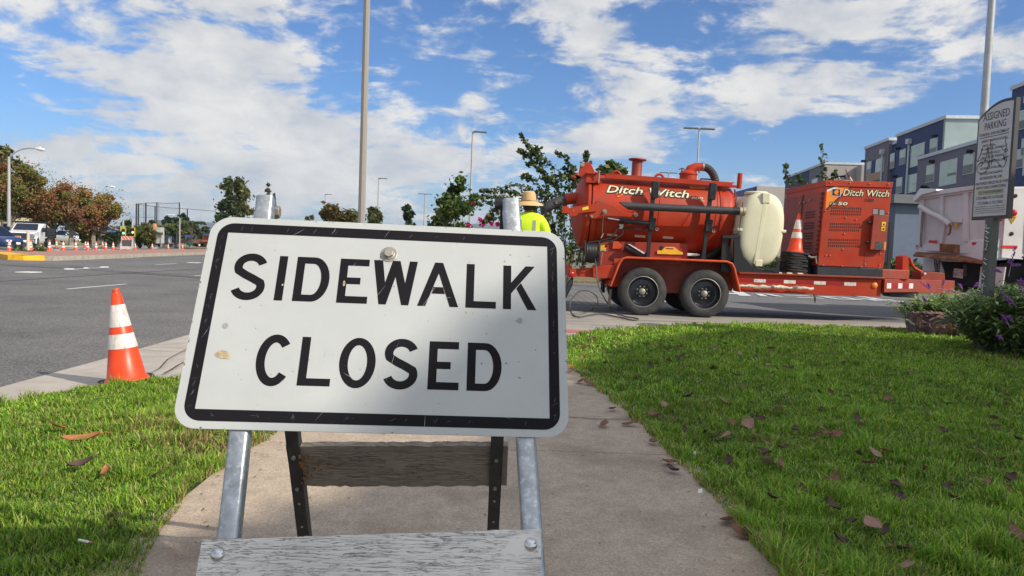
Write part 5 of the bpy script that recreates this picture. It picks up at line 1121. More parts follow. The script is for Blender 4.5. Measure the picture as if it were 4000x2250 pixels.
# left (end) face doors and louvres, built on x-constant plane
L0, L1 = fx[0], fx[3]
def EF(s, v, lift=.002): return L0.lerp(L1, v)+dpt*s-UX*lift          # s depth 0..1, v down
k = MB()
for s0_, s1_ in ((.02, .47), (.50, .95)):
    k.add([EF(s0_+.02, .13), EF(s1_, .13), EF(s1_, .93), EF(s0_+.02, .93), EF(s0_+.02, .13, .012), EF(s1_, .13, .012), EF(s1_, .93, .012), EF(s0_+.02, .93, .012)], [(0, 1, 5, 4), (1, 2, 6, 5), (2, 3, 7, 6), (3, 0, 4, 7), (4, 5, 6, 7)])
k.build('side_door', M_redd, pack)
k = MB(); k.quad(EF(.474, .12, .004), EF(.512, .12, .004), EF(.512, .95, .004), EF(.474, .95, .004)); 
for i in range(14):
    k.quad(EF(.02, .13+i*.055, .016), EF(.07, .13+i*.055, .016), EF(.07, .165+i*.055, .016), EF(.02, .165+i*.055, .016))
for b_ in (.34, .475, .60, .72):
    for i in range(3): k.quad(EF(.16, b_+i*.033, .015), EF(.40, b_+i*.033, .015), EF(.40, b_+.02+i*.033, .015), EF(.16, b_+.02+i*.033, .015))
k.build('louvre', mat('louvre_dark', (.10, .02, .015, 1), .8), pack, smooth=0)
k = MB()
for s_, v_ in ((.44, .22), (.54, .22), (.30, .2)):
    c = EF(s_, v_, .014); k.cyl(c, c-UX*.02, .02, n=12)
k.build('door_latch', M_steel, pack)
# rain caps on top
for (px, py, bx, by, mt_) in ((3310, 679, 3329, 709, M_redd), (3268, 683, 3284, 705, M_black)):
    c = P(px, py, YN+.8); b = P(bx, by, YN+.8); k = MB(); k.tube([b, c.lerp(b, .45)], .016, 8); k.build('exhaust_stub', M_collar, pack); dr = (c-b).normalized(); sd = dr.cross(Vector((0, 1, 0))).normalized()
    k = MB(); ax2 = Vector((.86, -.38, .42)).normalized(); k._lathe([(.001, -.006), (.085, -.006), (.085, .006), (.001, .006)], c, ax2, 24, False); k.build('rain_cap', mt_, pack, smooth=20)
k = MB(); k._lathe([(.14, 0), (.14, .04), (.1, .05), (.001, .05)], P(3290, 709, YN+.8)-UZ*.03, UZ, 20, False); k.build('air_intake', mat('intake', (.3, .17, .12, 1), .6), pack); k = MB(); k.tube([P(3260, 692, YN+.9), P(3300, 688, YN+.9), P(3301, 700, YN+.9)], .018, 6); k.build('exhaust_bracket', M_black, pack)
k = MB(); k.tube([P(3190, 1005, YN+.05), P(3170, 1006, YN+.08), P(3158, 1000, YN+.1)], .02, 8); k.tube([P(3186, 1000, YN+.05), P(3190, 1030, YN+.05)], .012, 6); k.build('hose_fitting', M_steel, trl)
k = MB(); k.bb(P(3156, 990, YN+.3), P(3192, 1074, YN+.9)); k.build('pump_block', M_black, trl, bevel=.02)
# hitch end
k = MB(); k.prism([P(3526, 1002, YN+.75), P(3546, 996, YN+.75), P(3552, 1062, YN+.75), P(3525, 1060, YN+.75)], (0, .25, 0)); k.build('winch_post', M_red, trl, bevel=.004)
k = MB(); k.tube([P(3552, 1006, YN+.8), P(3560, 1030, YN+.8), P(3572, 1048, YN+.8), P(3600, 1062, YN+.8), P(3612, 1090, YN+.8)], .028, 10); k.build('bent_handle_tube', M_red, trl, smooth=60)
k = MB(); k.prism([P(3596, 1060, YN+.7), P(3690, 1066, YN+.7), P(3692, 1086, YN+.7), P(3680, 1140, YN+.7), P(3600, 1140, YN+.7)], (0, .3, 0)); cp = k.build('hitch_coupler', M_redd, trl, bevel=.008)
k = MB(); c = P(3611, 1069, YN+.69); k._lathe([(.001, 0), (.022, .004), (.022, .02), (.001, .026)], c, Vector((0, -1, 0)), 14, False); k.build('hitch_ball', M_collar, cp)
k = MB(); k.prism([P(3470, 1143, YN+.5), P(3590, 1143, YN+.5), P(3580, 1164, YN+.5), P(3485, 1160, YN+.5)], (0, .3, 0)); k.build('jack_foot', M_black, trl)

# stack of cones carried on the trailer deck
nst = 9; sb = P(3098, 1076, YN+.26)
for i in range(nst):
    c = copy_tree(cone0); c.rotation_euler = (0, radians(3.2), .08*((i*7) % 5-2)+.1); c.scale = (1, 1, 1); c.location = (sb.x+.0022*i, YN+.27, zt+.032+i*.0415)
    tag(c, 'topmost traffic cone of the stack between the cream tank and the power pack' if i == nst-1 else 'lower cone of the nested stack on the trailer deck, only its black base showing', 'traffic cone', 'cones stacked on the trailer')
    if i == nst-1: c.scale = (1, 1, 1)
# air hose looping on the ground
k = MB(); pth = [P(2325, 1010, YN-.05), P(2329, 1050, YN-.08), P(2334, 1100, YN-.2), G(2352, 1148, .28), G(2385, 1200, .0), G(2430, 1232, -.02), G(2485, 1243, -.025), G(2492, 1248, -.025), G(2470, 1250, -.025), G(2420, 1240, -.022), G(2340, 1226, -.022), G(2262, 1238, -.022), G(2235, 1225, -.02), G(2226, 1205, -.0), G(2232, 1172, .1), G(2262, 1140, .22), G(2300, 1137, .22), G(2330, 1155, .12), G(2335, 1180, .05), G(2312, 1210, -.02)]
pth[3] = P(2352, 1148, YN-.35); pth[13] = P(2226, 1205, YN-.45); pth[14] = P(2232, 1172, YN-.4); pth[15] = P(2262, 1140, YN-.35); pth[16] = P(2300, 1137, YN-.35); pth[17] = P(2330, 1158, YN-.35); pth[18] = P(2335, 1182, YN-.4)
def smooth_path(p, n=5):
    o = []
    for i in range(len(p)-1):
        p0, p1, p2, p3 = p[max(i-1, 0)], p[i], p[i+1], p[min(i+2, len(p)-1)]
        for j in range(n):
            t = j/n; o.append(.5*((2*p1)+(p2-p0)*t+(2*p0-5*p1+4*p2-p3)*t*t+(3*p1-p0-3*p2+p3)*t**3))
    return o+[p[-1]]
k.tube(smooth_path(pth), .011, 8); tag(k.build('water_hose', mat('hose_greygreen', (.07, .075, .065, 1), .6), smooth=60), 'thin grey hose hanging from the reel and looping on the driveway', 'hose')

# ------------------------------------------------------------------ people
M_hiv = mat('hi_vis_yellow', (.62, .85, .02, 1), .7, var=.05, vs=4)
M_reft = mat('reflective_tape', (.30, .31, .30, 1), .5, var=.06)
M_skin = mat('skin', (.32, .16, .09, 1), .6, var=.06)
M_jean = mat('dark_trousers', (.03, .035, .05, 1), .85, var=.2)
M_boot = mat('boot_brown', (.09, .035, .02, 1), .7, var=.2)
M_straw = mat('straw', (.62, .40, .18, 1), .75, var=.2, vs=60, bump=.003, bs=90, stretch=(1, 1, 3))
M_hair = mat('dark_hair', (.015, .011, .009, 1), .7)
def skin_mesh(name, verts, edges, radii, mt, parent, root=0, sub=2):
    me = bpy.data.meshes.new(name); me.from_pydata(verts, edges, []); o = bpy.data.objects.new(name, me); COL.objects.link(o)
    o.modifiers.new('s', 'SKIN'); sv = me.skin_vertices[0].data if me.skin_vertices else None
    if sv is None:
        bm = bmesh.new(); bm.from_mesh(me); bm.verts.layers.skin.verify(); bm.to_mesh(me); bm.free(); sv = me.skin_vertices[0].data
    for i, r in enumerate(radii): sv[i].radius = (r, r) if not isinstance(r, tuple) else r; sv[i].use_root = (i == root)
    if sub: o.modifiers.new('d', 'SUBSURF').levels = sub; o.modifiers['d'].render_levels = sub
    dg = bpy.context.evaluated_depsgraph_get(); dg.update(); m2 = bpy.data.meshes.new_from_object(o.evaluated_get(dg)); bpy.data.objects.remove(o)
    m2.materials.clear(); m2.materials.append(mt); m2.polygons.foreach_set('use_smooth', [True]*len(m2.polygons)); m2.update()
    return link_mesh(name, m2, parent)
def person(loc, face, label, vest, arms, leanx=0., hat=True, group=None):
    "face: heading in radians about z; body built facing -y then turned"
    root = empty('person', (0, 0, 0), label, 'person', group)
    V = [(0, 0, .93), (0, .01, 1.12), (0, .02, 1.30), (0, .02, 1.44), (0, .0, 1.52), (0, -.01, 1.60), (0, -.012, 1.68), (0, -.01, 1.74),
         (.09, 0, .88), (.10, -.01, .50), (.10, .02, .10), (.10, -.06, .045), (.105, -.16, .035),
         (-.09, 0, .88), (-.10, -.01, .50), (-.10, .02, .10), (-.10, -.06, .045), (-.105, -.16, .035)]
    E = [(0, 1), (1, 2), (2, 3), (3, 4), (4, 5), (5, 6), (6, 7), (0, 8), (8, 9), (9, 10), (10, 11), (11, 12), (0, 13), (13, 14), (14, 15), (15, 16), (16, 17)]
    Rr = [(.16, .12), (.15, .11), (.18, .125), (.14, .10), .055, .075, .092, .07, (.09, .09), .065, .05, .05, .04, (.09, .09), .065, .05, .05, .04]
    for sg, (el_, wr) in zip((1, -1), arms):
        b = len(V); V += [(sg*.17, .02, 1.42), (sg*.215, .02, 1.38), el_, wr]; E += [(3, b), (b, b+1), (b+1, b+2), (b+2, b+3)]; Rr += [.07, .062, .045, .034]
        hx, hy, hz = wr; d = (Vector(wr)-Vector(el_)).normalized(); side = d.cross(Vector((0, 0, 1))).normalized() if abs(d.z) < .95 else Vector((0, 1, 0))
        pb = len(V); pm_ = Vector(wr)+d*.06; V.append(tuple(pm_)); E.append((b+3, pb)); Rr.append((.036, .02))
        for q, ln in ((-.027, .065), (-.009, .078), (.009, .074), (.027, .058)):
            f0 = Vector(wr)+d*.095+side*q; f1 = f0+d*ln*.5; f2 = f1+d*ln*.35+Vector((0, -.02, -.01)); b2 = len(V); V += [tuple(f0), tuple(f1), tuple(f2)]; E += [(pb, b2), (b2, b2+1), (b2+1, b2+2)]; Rr += [.010, .009, .008]
        b2 = len(V); t0 = Vector(wr)+d*.035+side*.038; V += [tuple(t0), tuple(t0+side*.02+d*.035)]; E += [(pb, b2), (b2, b2+1)]; Rr += [.012, .009]
    body = skin_mesh('body', V, E, Rr, M_skin, root)
    # head detail
    k = MB(); k._lathe([(.001, -.012), (.012, -.008), (.016, 0), (.01, .012), (.001, .02)], Vector((0, -.10, 1.66)), Vector((0, -1, -.3)).normalized(), 10, False)
    for s_ in (-1, 1): k._lathe([(.001, -.01), (.028, -.006), (.03, .004), (.001, .01)], Vector((s_*.085, 0, 1.665)), Vector((s_, 0, 0)), 10, False)
    k.build('nose_and_ears', M_skin, root, smooth=80)
    k = MB()
    for s_ in (-1, 1): k._lathe([(.001, 0), (.012, .002), (.012, .006), (.001, .01)], Vector((s_*.034, -.088, 1.685)), Vector((0, -1, 0)), 10, False)
    k.bb((-.025, -.096, 1.612), (.025, -.088, 1.618)); k.build('eyes_and_mouth', M_hair, root)
    k = MB(); k._lathe([(.075, -.10), (.094, -.04), (.100, .03), (.085, .085), (.04, .11), (.001, .115)], Vector((0, .018, 1.67)), Vector((0, .12, 1)).normalized(), 20, False); k.build('hair', M_hair, root, smooth=80)
    # clothing shells
    sh = [(0, .0, .86), (0, .01, 1.10), (0, .02, 1.28), (0, .025, 1.41), (0, .015, 1.54)]; SV_ = list(sh); SE = [(0, 1), (1, 2), (2, 3), (3, 4)]; SR = [(.20, .15), (.195, .15), (.215, .155), (.18, .13), (.085, .08)]
    for sg, (el_, wr) in zip((1, -1), arms):
        b = len(SV_); e1 = Vector(el_); w1 = Vector(wr); SV_ += [(sg*.17, .02, 1.41), (sg*.225, .02, 1.35), tuple(e1), tuple(e1.lerp(w1, .85))]; SE += [(3, b), (b, b+1), (b+1, b+2), (b+2, b+3)]; SR += [.10, .092, .072, .058]
    shirt = skin_mesh('shirt', SV_, SE, SR, vest, root)
    leg = [(0, 0, .95)]; LE = []; LR = [(.185, .14)]
    for sg in (1, -1):
        b = len(leg); leg += [(sg*.095, 0, .86), (sg*.10, -.01, .50), (sg*.10, .02, .14)]; LE += [(0, b), (b, b+1), (b+1, b+2)]; LR += [(.115, .115), .088, .078]
    skin_mesh('trousers', leg, LE, LR, M_jean, root)
    for sg in (1, -1):
        skin_mesh('boot', [(sg*.10, .03, .16), (sg*.10, .02, .07), (sg*.102, -.07, .05), (sg*.105, -.17, .042)], [(0, 1), (1, 2), (2, 3)], [.062, .064, .056, .046], M_boot, root)
    if vest is M_hiv:
        # tape: project strips onto the shirt surface
        me = shirt.data
        from mathutils.bvhtree import BVHTree
        bm = bmesh.new(); bm.from_mesh(me); bv = BVHTree.FromBMesh(bm)
        def strip(pts_w, w, nm='reflective_band'):
            k = MB(); vs = []
            for (p, axis, wd) in pts_w:
                for s_ in (-1, 1):
                    q = Vector(p)+Vector(wd)*s_*w/2; h = bv.ray_cast(q+Vector(axis)*.6, -Vector(axis)); vs.append(h[0]+Vector(axis)*.005 if h[0] else q+Vector(axis)*.2)
            n = len(pts_w); k.add(vs, [(2*i, 2*i+1, 2*i+3, 2*i+2) for i in range(n-1)]); k.build(nm, M_reft, root, smooth=80)
        ring = []
        for i in range(33):
            a = 2*pi*i/32; ring.append(((0, .01, 1.10), (sin(a), cos(a), 0), (0, 0, 1)))
        strip(ring, .055)
        for s_ in (-.105, .105):
            for yy in (1, -1): strip([((s_, 0, 1.13+.04*i), (0, yy, 0), (1, 0, 0)) for i in range(8)], .045)
        for sg, (el_, wr) in zip((1, -1), arms):
            a0, a1 = Vector((sg*.225, .02, 1.35)), Vector(el_); c = a0.lerp(a1, .78); d = (a1-a0).normalized(); u = d.cross(Vector((0, 1, 0))).normalized(); v = d.cross(u)
            strip([(tuple(c), tuple(u*cos(t)+v*sin(t)), tuple(d)) for t in [j*2*pi/16 for j in range(17)]], .05)
        bm.free()
    if hat:
        k = MB(); k._lathe([(.10, .02), (.13, .005), (.19, -.015), (.212, -.045), (.215, -.05), (.18, -.024), (.125, -.004), (.104, .0), (.104, .06), (.098, .11), (.082, .155), (.05, .172), (.001, .165)], Vector((0, .01, 1.69)), Vector((0, .06, 1)).normalized(), 36, False); ht = k.build('straw_hat', M_straw, root, smooth=40)
        k = MB(); k._lathe([(.106, .012), (.1065, .034), (.1045, .036)], Vector((0, .01, 1.69)), Vector((0, .06, 1)).normalized(), 36, False); k.build('hat_band', mat('hat_band', (.42, .24, .1, 1), .8), ht)
    root.location = loc; root.rotation_euler = (0, leanx, face)
    return root
w0 = P(2062, 800, 12.3)
person((w0.x+.02, 12.3, -.04), pi-.15, 'worker seen from behind in a yellow hi-vis shirt and a straw hat', M_hiv, [((.30, -.02, 1.10), (.29, -.16, .86)), ((-.30, -.02, 1.10), (-.31, -.16, .86))]).scale = (1.14, 1.08, 1.085)
g = G(2348, 1121, -.04)
person((g.x+.1, g.y, -.04), .9, 'worker standing behind the trailer, only brown boots and dark trousers showing under the frame', mat('dark_shirt', (.04, .045, .06, 1), .85), [((.28, -.02, 1.12), (.24, -.22, .98)), ((-.28, -.02, 1.12), (-.24, -.22, .98))], hat=False)

# ------------------------------------------------------------------ assigned-parking sign
yL = 8.86; XS = P(3799, 852, yL).x+.03; _d = ray(3934, 841); yR = XS/(_d.x/_d.y)
def SG(px, py):                                    # on the plane through the sign (left edge farther)
    a = Vector((XS-.03, yL, 0)); b = Vector((XS, yR, 0)); n = (b-a).cross(Vector((0, 0, 1))).normalized(); d = ray(px, py); t = (a-CP).dot(n)/d.dot(n); return CP+d*t
psn = empty('parking_sign', (XS-.02, 8.53, 0), 'tall grey ASSIGNED PARKING sign with arched top on a square post, scribbled with graffiti', 'sign')
sa, sb_ = SG(3823, 466), SG(3963, 425); sc_, sd_ = SG(3935, 841), SG(3795, 852)
u_s = Vector((.03, yR-yL, 0)).normalized(); n_s = u_s.cross(UZ).normalized()
if n_s.x > 0: n_s = -n_s
W_s = (yL-yR); zt_s = sa.z; zb_s = (sd_.z+sc_.z)/2; o_s = Vector((XS-.03, yL, 0))
def S2(u, z, w=0): return o_s+u_s*(u*W_s)+Vector((0, 0, z))+n_s*w
def arcpts(i0, i1, zt_, rise, n=16): return [(u, zt_+rise*(1-((u-.72)/.72)**2) if u < .72 else zt_+rise*(1-((u-.72)/.72)**2*.6)) for u in [i0+(i1-i0)*i/n for i in range(n+1)]]
HT = zt_s+.0
top = arcpts(-.03, 1.03, HT-.0, .16)
k = MB(); k.prism([S2(u, z) for u, z in top]+[S2(1.03, zb_s-.03), S2(-.03, zb_s-.03)], -n_s*.05); frm = k.build('sign_frame', mat('frame_dark_grey', (.06, .055, .055, 1), .5), psn, smooth=20)
M_sface = mat('sign_face_grey', (.58, .55, .54, 1), .5, var=.06, vs=5, col2=(.60, .49, .46, 1), c2s=3, c2t=(.5, .7))
top2 = arcpts(.01, .97, HT-.03, .155)
k = MB(); k.quad(*([S2(u, z, .002) for u, z in top2]+[S2(.97, zb_s+.01, .002), S2(.01, zb_s+.01, .002)])); k.build('sign_face', M_sface, psn, smooth=0)
HS0 = HT-zb_s; k = MB(); k.quad(*[S2(u, zz, .003) for u, zz in ((.12, zb_s+HS0*.244-.028), (.86, zb_s+HS0*.244-.028), (.86, zb_s+HS0*.244+.028), (.12, zb_s+HS0*.244+.028))]); k.build('phone_sticker', mat('sticker_beige', (.42, .38, .25, 1), .6), psn, smooth=0)
HS = HT-zb_s
M_stx = mat('sign_text_dark', (.035, .033, .035, 1), .6)
def stext(body, u0, u1, f, h, bold=0., align='CENTER', lift=.004):
    place_text('lettering', body, S2((u0+u1)/2, zb_s+HS*f, 0), u_s, UZ, (u1-u0)*W_s, h, M_stx, psn, 0, bold, 1., lift)
for (b_, u0, u1, f, h, bo) in [('ASSIGNED', .13, .88, 1.0, 0.088, .0), ('PARKING', .19, .80, 0.905, 0.084, .0), ('PARKING ENFORCEMENT', .06, .90, 0.826, 0.034, .004),
   ('• RESIDENT PARKING IN ASSIGNED', .10, .86, 0.76, 0.029, .004), ('SPACES ONLY.', .16, .50, 0.715, 0.029, .004), ('• NO COMMERCIAL, INOPERABLE OR', .10, .86, 0.676, 0.029, .004), ('UNREGISTERED VEHICLES.', .16, .70, 0.634, 0.029, .004), ('• NO 24 HOUR PARKING', .12, .80, 0.596, 0.029, .004),
   ('• PARKING IN MARKED STALLS ONLY', .10, .88, 0.55, 0.029, .004), ('• NO PARKING IN FIRE LANES', .12, .76, 0.488, 0.029, .004), ('• ALL STREETS AND ROADWAYS', .12, .80, 0.437, 0.032, .004), ('ARE DESIGNATED FIRE LANES.', .14, .80, 0.39, 0.032, .004),
   ('UNAUTHORIZED VEHICLES WILL BE TOWED', .03, .97, 0.338, 0.034, .006), ("AWAY AT VEHICLE OWNER'S EXPENSE", .06, .92, 0.296, 0.034, .006), ('DTS 714-530-TOWS (8697)', .16, .82, 0.244, 0.034, .006), ('COSTA MESA PD 714-754-5255', .08, .86, 0.192, 0.034, .006), ('CVC 22658A  &  CVC 22500.1', .14, .86, 0.141, 0.034, .006),
   ('WARNING: PROPRIETOR IS REQUIRED THAT YOU BE INFORMED THAT VARIOUS', .05, .93, 0.103, 0.013, .004), ('COMMON AREAS AND MANUFACTURED HOMES ON THIS PROPERTY CONTAIN', .07, .91, 0.083, 0.013, .004), ('CHEMICALS INCLUDING TOBACCO SMOKE, KNOWN TO THE STATE OF CALIFORNIA', .04, .95, 0.061, 0.013, .004), ('TO CAUSE CANCER, BIRTH DEFECTS AND OTHER REPRODUCTIVE HARM', .08, .90, 0.042, 0.013, .004)]:
    stext(b_, u0, u1, f, h, bo)
k = MB(); k.quad(*[S2(u, zz, .004) for u, zz in ((.06, zb_s+HS*.800), (.9, zb_s+HS*.800), (.9, zb_s+HS*.794), (.06, zb_s+HS*.794))]); k.build('underline', M_stx, psn, smooth=0)
M_graf = mat('marker_green_black', (.04, .06, .06, 1), .6)
def scrib(px_pts, w=.0032, mt=M_graf, nm='graffiti'):
    k = MB(); pts = [SG(3750+x*.3588, 380+y*.3588)+n_s*.006 for x, y in px_pts]; k.tube(smooth_path(pts, 4), w, 4); k.build(nm, mt, psn, smooth=60)
scrib([(190, 700), (230, 620), (245, 560), (250, 545)]); scrib([(195, 700), (240, 680), (285, 690)]); scrib([(250, 660), (290, 680), (312, 730), (290, 800), (240, 830), (195, 810), (190, 760), (220, 720), (250, 705), (240, 740), (215, 755)])
scrib([(275, 700), (300, 600), (310, 540)]); scrib([(310, 535), (320, 660), (325, 760)]); scrib([(345, 740), (352, 640), (355, 525), (395, 520)]); scrib([(350, 690), (380, 670), (410, 700), (440, 750), (470, 755), (500, 720), (485, 650), (490, 640)])
scrib([(530, 440), (510, 442), (498, 470), (502, 500), (520, 512)]); scrib([(455, 540), (475, 575), (500, 560), (515, 530)]); scrib([(495, 590), (515, 585), (518, 560), (500, 570), (492, 600), (510, 610)]); scrib([(465, 665), (535, 640)]); scrib([(480, 620), (485, 680)]); scrib([(505, 620), (512, 700)])
scrib([(340, 455), (335, 560)], .003, mat('marker_red', (.3, .05, .04, 1), .6))
k = MB(); pb_ = Vector((XS+.035, 8.45, 0)); xp_ = P(3866, 1000, 8.5).x; k.bb((xp_, 8.50, -.1), (xp_+.09, 8.63, zb_s-.015)); post = k.build('post', mat('post_olive_grey', (.11, .11, .095, 1), .6, var=.1), psn, bevel=.008)
k = MB()
def postpt(px, py): 
    d = ray(px, py); t = (xp_-.004)/d.x; return CP+d*t
def cp2(x, y): return (3400+x*.4485, 700+y*.4485)
for st in ([(1010, 395), (1008, 430), (1040, 425)], [(1003, 450), (1035, 470), (1008, 480)], [(1005, 500), (1022, 520), (1000, 535), (1030, 545)], [(1000, 575), (1020, 560), (1010, 600), (990, 620), (1000, 640), (1012, 620), (1002, 605)], [(990, 690), (1012, 700), (985, 720), (1010, 745)], [(990, 800), (972, 815), (985, 840), (998, 850), (985, 875), (968, 865)], [(990, 900), (975, 935), (1000, 930)], [(975, 910), (972, 990)]):
    k.tube([postpt(*cp2(x, y)) for x, y in st], .006, 4)
k.build('white_graffiti', M_decal_w, post, smooth=60)

# ------------------------------------------------------------------ sage bush, log, small plants
def lance_leaves(name, origins, dirs, length, width, cols, parent, rng):
    n = len(origins); d = dirs/np.linalg.norm(dirs, axis=1)[:, None]; up = np.array([0, 0, 1.])
    s = np.cross(d, up); s /= np.linalg.norm(s, axis=1)[:, None]+1e-9; nn = np.cross(s, d); L_ = length[:, None]; Wd = width[:, None]
    sag = np.array([0, 0, -1.])*L_*.22
    a = origins; b1 = origins+d*L_*.4+s*Wd+nn*L_*.06; b2 = origins+d*L_*.4-s*Wd+nn*L_*.06; c1 = origins+d*L_*.75+s*Wd*.7+sag*.5; c2_ = origins+d*L_*.75-s*Wd*.7+sag*.5; t = origins+d*L_+sag
    v = np.stack([a, b1, c1, t, c2_, b2], 1).reshape(-1, 3); me = bpy.data.meshes.new(name); me.vertices.add(6*n); me.loops.add(6*n); me.polygons.add(n); me.vertices.foreach_set('co', v.ravel()); me.loops.foreach_set('vertex_index', np.arange(6*n)); me.polygons.foreach_set('loop_start', np.arange(0, 6*n, 6)); me.update(calc_edges=True)
    at = me.color_attributes.new('col', 'FLOAT_COLOR', 'POINT'); c4_ = np.ones((n, 4)); c4_[:, :3] = cols; at.data.foreach_set('color', np.repeat(c4_, 6, 0).ravel()); me.materials.append(M_foliage); return link_mesh(name, me, parent)
def sage(name, stems_n, centre, rx, ry, h, label, seed, spikes):
    rng = np.random.default_rng(seed); root = empty(name, (centre[0], centre[1], 0), label, 'bush'); og = []; dr = []; mb = MB(); tips = []
    for i in range(stems_n):
        a = rng.uniform(0, 2*pi); r = rng.uniform(0, .55)**.8; b0 = np.array([centre[0]+rx*r*cos(a), centre[1]+ry*r*sin(a), 0.]); out_ = np.array([cos(a)*rx*rng.uniform(.25, .75)*(r+.35), sin(a)*ry*rng.uniform(.2, .6)*(r+.35), h*rng.uniform(.55, 1.0)*(1-.35*r)])
        pts = [b0+out_*t+np.array([0, 0, -.1*t*t]) for t in (0, .35, .7, 1)]; mb.tube([Vector(p) for p in pts], [.008, .007, .005, .003], 4); tips.append(pts[-1])
        for t in np.arange(.12, 1.02, .04):
            p = b0+out_*t+np.array([0, 0, -.1*t*t])
            for q in range(2):
                th = rng.uniform(0, 2*pi); og.append(p); dr.append([cos(th), sin(th), rng.uniform(-.15, .75)])
    og = np.array(og); dr = np.array(dr); n = len(og)
    pal = np.array([(.30, .42, .12), (.40, .50, .18), (.22, .32, .10), (.14, .22, .07)]); cols = pal[rng.integers(0, 4, n)]*rng.uniform(.7, 1.25, (n, 1)); cols *= np.clip(.55+.6*og[:, 2:3]/h, .5, 1.2)**.0
    lance_leaves('foliage', og, dr, rng.uniform(.08, .17, n), rng.uniform(.010, .017, n), cols, root, rng); mb.build('stems', mat('sage_stem', (.12, .11, .07, 1), .8), root)
    sp = MB(); sm = MB(); random.seed(seed)
    for (a, b) in spikes:
        A, B = Vector(a), Vector(b); sm.tube([A, A.lerp(B, .5)+Vector((0, 0, .02)), B], [.005, .004, .003], 5)
        for j in range(26):
            t = .35+.65*j/26; c = A.lerp(B, t)+Vector((random.uniform(-1, 1), random.uniform(-1, 1), random.uniform(-1, 1)))*.012; sp._lathe([(.001, -.009), (.0065, -.003), (.006, .005), (.001, .010)], c, Vector((random.uniform(-1, 1), random.uniform(-1, 1), .4)).normalized(), 5, False)
    if spikes: sp.build('purple_flowers', mat('purple_flower', (.24, .07, .34, 1), .7, var=.3, vs=60), root, smooth=0); sm.build('flower_stalks', mat('stalk_mauve', (.32, .22, .24, 1), .8), root)
    return root
def spk(x0, y0, x1, y1, Y): return (P(x0, y0, Y), P(x1, y1, Y-.03))
cs = P(3800, 1200, 9.9)
spA = [spk(3647, 1142, 3595, 1100, 9.7), spk(3640, 1130, 3622, 1108, 9.6), spk(3684, 1122, 3688, 1093, 9.5), spk(3790, 1155, 3664, 1128, 9.3), spk(3760, 1130, 3745, 1110, 9.6), spk(3800, 1130, 3820, 1105, 9.3), spk(3622, 1185, 3602, 1160, 9.4), spk(3800, 1215, 3776, 1186, 8.9), spk(3862, 1200, 3812, 1180, 8.7), spk(3842, 1150, 3820, 1135, 9.2)]
sage('sage_bush', 330, (6.62, 10.75), .85, .6, .72, 'bushy purple-flowering sage between the bark log and the parking sign post', 31, spA)
spB = [spk(3940, 1080, 3968, 960, 8.0), spk(3915, 1065, 3885, 1053, 8.1), spk(3945, 1032, 3940, 1018, 8.0), spk(3955, 1040, 3985, 1035, 8.0), spk(3950, 1200, 3908, 1132, 8.0), spk(3970, 1200, 3938, 1160, 7.9), spk(3945, 1280, 3915, 1230, 7.8), spk(3998, 1160, 3975, 1095, 7.9), spk(4010, 1130, 3985, 1090, 7.9), spk(3960, 1260, 3935, 1235, 7.8), spk(4020, 1050, 3996, 1000, 7.9), spk(4030, 1280, 3998, 1240, 7.8), spk(3920, 1330, 3895, 1310, 7.8)]
sage('sage_bush', 620, (6.08, 8.50), .80, .85, .95, 'taller purple-flowering sage right of the parking sign post', 32, spB)
random.seed(6); rl = np.random.default_rng(4)
A, B = G(3590, 1292, .03), G(3800, 1315, .03); k = MB(); A = Vector((5.72, 10.4, .15)); B = Vector((6.5, 10.05, .15)); n = 30; nn = 40; ax = (B-A); pr = []; vs = []
for i in range(n+1):
    for j in range(nn):
        a = 2*pi*j/nn; r = .165*(1+.10*sin(3*a+i*.3)+rl.normal(0, .07)); c = A+ax*(i/n); vs.append(c+Vector((0, cos(a), sin(a)))*r)
k.add(vs, [(i*nn+j, i*nn+(j+1) % nn, (i+1)*nn+(j+1) % nn, (i+1)*nn+j) for i in range(n) for j in range(nn)]+[tuple(range(nn)), tuple(range(n*nn+nn-1, n*nn-1, -1))])
for i in range(130):
    a = random.uniform(-.6, 3.6); t = random.uniform(0, 1); c = A+ax*t+Vector((0, -sin(a-.0)*.17, cos(a)*.17)) if False else A+ax*t+Vector((0, -cos(a-pi/2+.2)*.172, sin(a-.0)*.0+.172*sin(a)*1)); k.box(c, (random.uniform(.03, .09), .012, random.uniform(.015, .035)), Matrix.Rotation(random.uniform(-.5, .5), 3, 'Y') @ Matrix.Rotation(random.uniform(-1, 1), 3, 'X'))
lg = k.build('log', mat('log_bark', (.13, .085, .085, 1), .95, var=.5, vs=16, bump=.02, bs=22, col2=(.30, .14, .09, 1), c2s=7, c2t=(.5, .62)), smooth=25); tag(lg, 'short thick log with flaking bark at the lawn edge in front of the sage', 'log')
k = MB(); k.tube([P(3574, 1268, 10.3), P(3560, 1262, 10.3), P(3552, 1252, 10.3), P(3540, 1248, 10.3)], .012, 5); tag(k.build('twig', M_collar), 'pale curved strip sticking out left of the bark log', 'twig')

